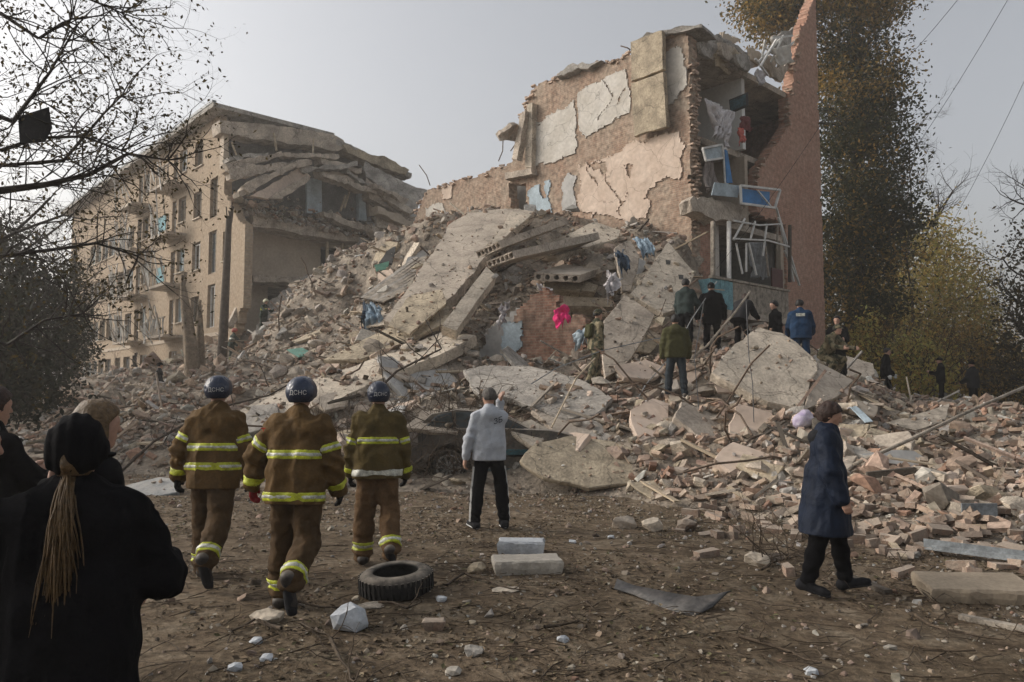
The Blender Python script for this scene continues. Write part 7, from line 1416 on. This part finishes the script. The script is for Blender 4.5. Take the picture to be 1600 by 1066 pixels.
# near bare tree reaching in from the left
tb = P(-330, 618, 8.6); tb.z = 0
bt = thing('bare_tree', 'nearly leafless tree whose long branches reach in front of the left block', 'tree', tb); g_ = Grow(31)
trk = [(tb.x, tb.y, 0), (tb.x + .1, tb.y, 1.6), (tb.x + .25, tb.y + .1, 3.0), (tb.x + .3, tb.y + .15, 5.2), (tb.x + .6, tb.y + .1, 7.5)]; g_.path(trk, .24, .12)
limbs = [[(-300, 360, 8.7), (-150, 320, 8.8), (0, 297, 8.9), (70, 288, 9), (140, 272, 9.1), (200, 240, 9.3), (262, 250, 9.5)], [(-300, 200, 8.7), (-120, 190, 8.6), (0, 235, 8.6), (60, 215, 8.7), (130, 213, 8.8), (190, 235, 8.9)], [(-250, 120, 8.6), (-80, 150, 8.5), (20, 190, 8.5), (50, 150, 8.6), (80, 110, 8.7), (120, 40, 8.9)], [(-280, 40, 8.6), (-100, 30, 8.5), (0, 20, 8.4), (60, 60, 8.4), (110, 30, 8.5)],
         [(-300, 420, 8.7), (-120, 420, 9), (0, 400, 9.2), (80, 390, 9.4), (150, 380, 9.6), (215, 400, 9.8)], [(-300, 480, 8.7), (-80, 500, 9), (10, 540, 9.2), (70, 500, 9.4), (130, 490, 9.6)], [(-300, 300, 8.6), (-100, 255, 8.9), (10, 258, 9.2), (100, 250, 9.4), (160, 180, 9.6), (190, 150, 9.8)], [(-260, -40, 8.6), (0, -60, 9), (120, -10, 9.4), (190, 20, 9.6)]]
lpts = []
for li, lm in enumerate(limbs):
    ps = [tuple(P(*q)) for q in lm]; g_.path([trk[3]] + ps if li % 2 else [trk[2]] + ps, .085 if li == 0 else .045, .012)
    for j, p in enumerate(ps[1:]):
        nxt = ps[min(j + 2, len(ps) - 1)]; d0 = np.array(nxt) - np.array(ps[j])
        for k in range(6): g_.branch(tuple(np.array(p) + (np.array(nxt) - np.array(p)) * g_.r.random()), d0 / (np.linalg.norm(d0) + 1e-6) * .7 + g_.r.normal(0, .7, 3) * np.array([1, .7, 1]), g_.r.uniform(.35, .8), .011, 3, .28, 2, .03, .66, .55)
g_.build('branches', M_BARKD, bt, 3); tips = np.array(g_.tips); sel = tips[rng.random(len(tips)) < .30]; leafcards('dead_leaves', sel, .028, [(.05, .04, .02), (.075, .055, .02), (.035, .03, .015)], M_LEAF, bt, (.05, .05, .05), 33, 3)
print('bare tree segs', len(g_.a), 'tips', len(tips))
sh = slab_px('torn_sheet', [P(28, 182, 8.55), P(76, 168, 8.6), P(80, 200, 8.6), P(70, 222, 8.55), P(32, 224, 8.5)], .03, M_BLK2, None, .03, 'dark torn sheet of roofing caught in the bare branches', 'sheet')
# broken trunks in front of the left block
for i, (pts, r, m_, lab) in enumerate([([(345, 592), (350, 500), (354, 420), (358, 338)], (.24, .13), M_BARK, 'tall leaning limbless trunk before the torn end of the tan block'), ([(303, 596), (298, 540), (290, 480), (286, 448)], (.38, .12), M_BARKP, 'splintered pale trunk snapped off at a slant'), ([(313, 594), (313, 540), (312, 492)], (.26, .12), M_BARKP, 'short snapped trunk beside the splintered pale one'), ([(209, 622), (210, 570)], (.2, .16), M_BARKD, 'dark trunk stump at the doorway of the tan block')]):
    g_ = Grow(80 + i); Y = [35, 33.5, 34, 40][i]; ps = [P(u, v, Y) for u, v in pts]; ps[0].z = Hs(ps[0].x, ps[0].y) - .3; t = thing('snapped_tree', lab, 'trunk', ps[0]); g_.path([tuple(p) for p in ps], *r); g_.build('stem', m_, t, 9)
    q = MB()
    for k in range(5): q.bar(ps[-1] + Vector((rr.uniform(-.1, .1), rr.uniform(-.1, .1), -.3)), ps[-1] + Vector((rr.uniform(-.15, .15), rr.uniform(-.1, .1), rr.uniform(.2, .7))), .09, .05)
    q.build('splinters', m_, t)
# ------------------------------------------------------------------ dusty air
q = MB(); q.box((0, 350, 20), (900, 800, 44)); hz = obj('haze', pymesh('haze', q.v, q.f)); hz['kind'] = 'stuff'
m = bpy.data.materials.new('dusty_air'); m.use_nodes = True; N = m.node_tree.nodes; N.remove(N['Principled BSDF']); pv = N.new('ShaderNodeVolumePrincipled'); pv.inputs['Color'].default_value = (.92, .88, .82, 1); pv.inputs['Density'].default_value = .0018; pv.inputs['Anisotropy'].default_value = .3
m.node_tree.links.new(pv.outputs[0], N['Material Output'].inputs['Volume']); hz.data.materials.append(m)
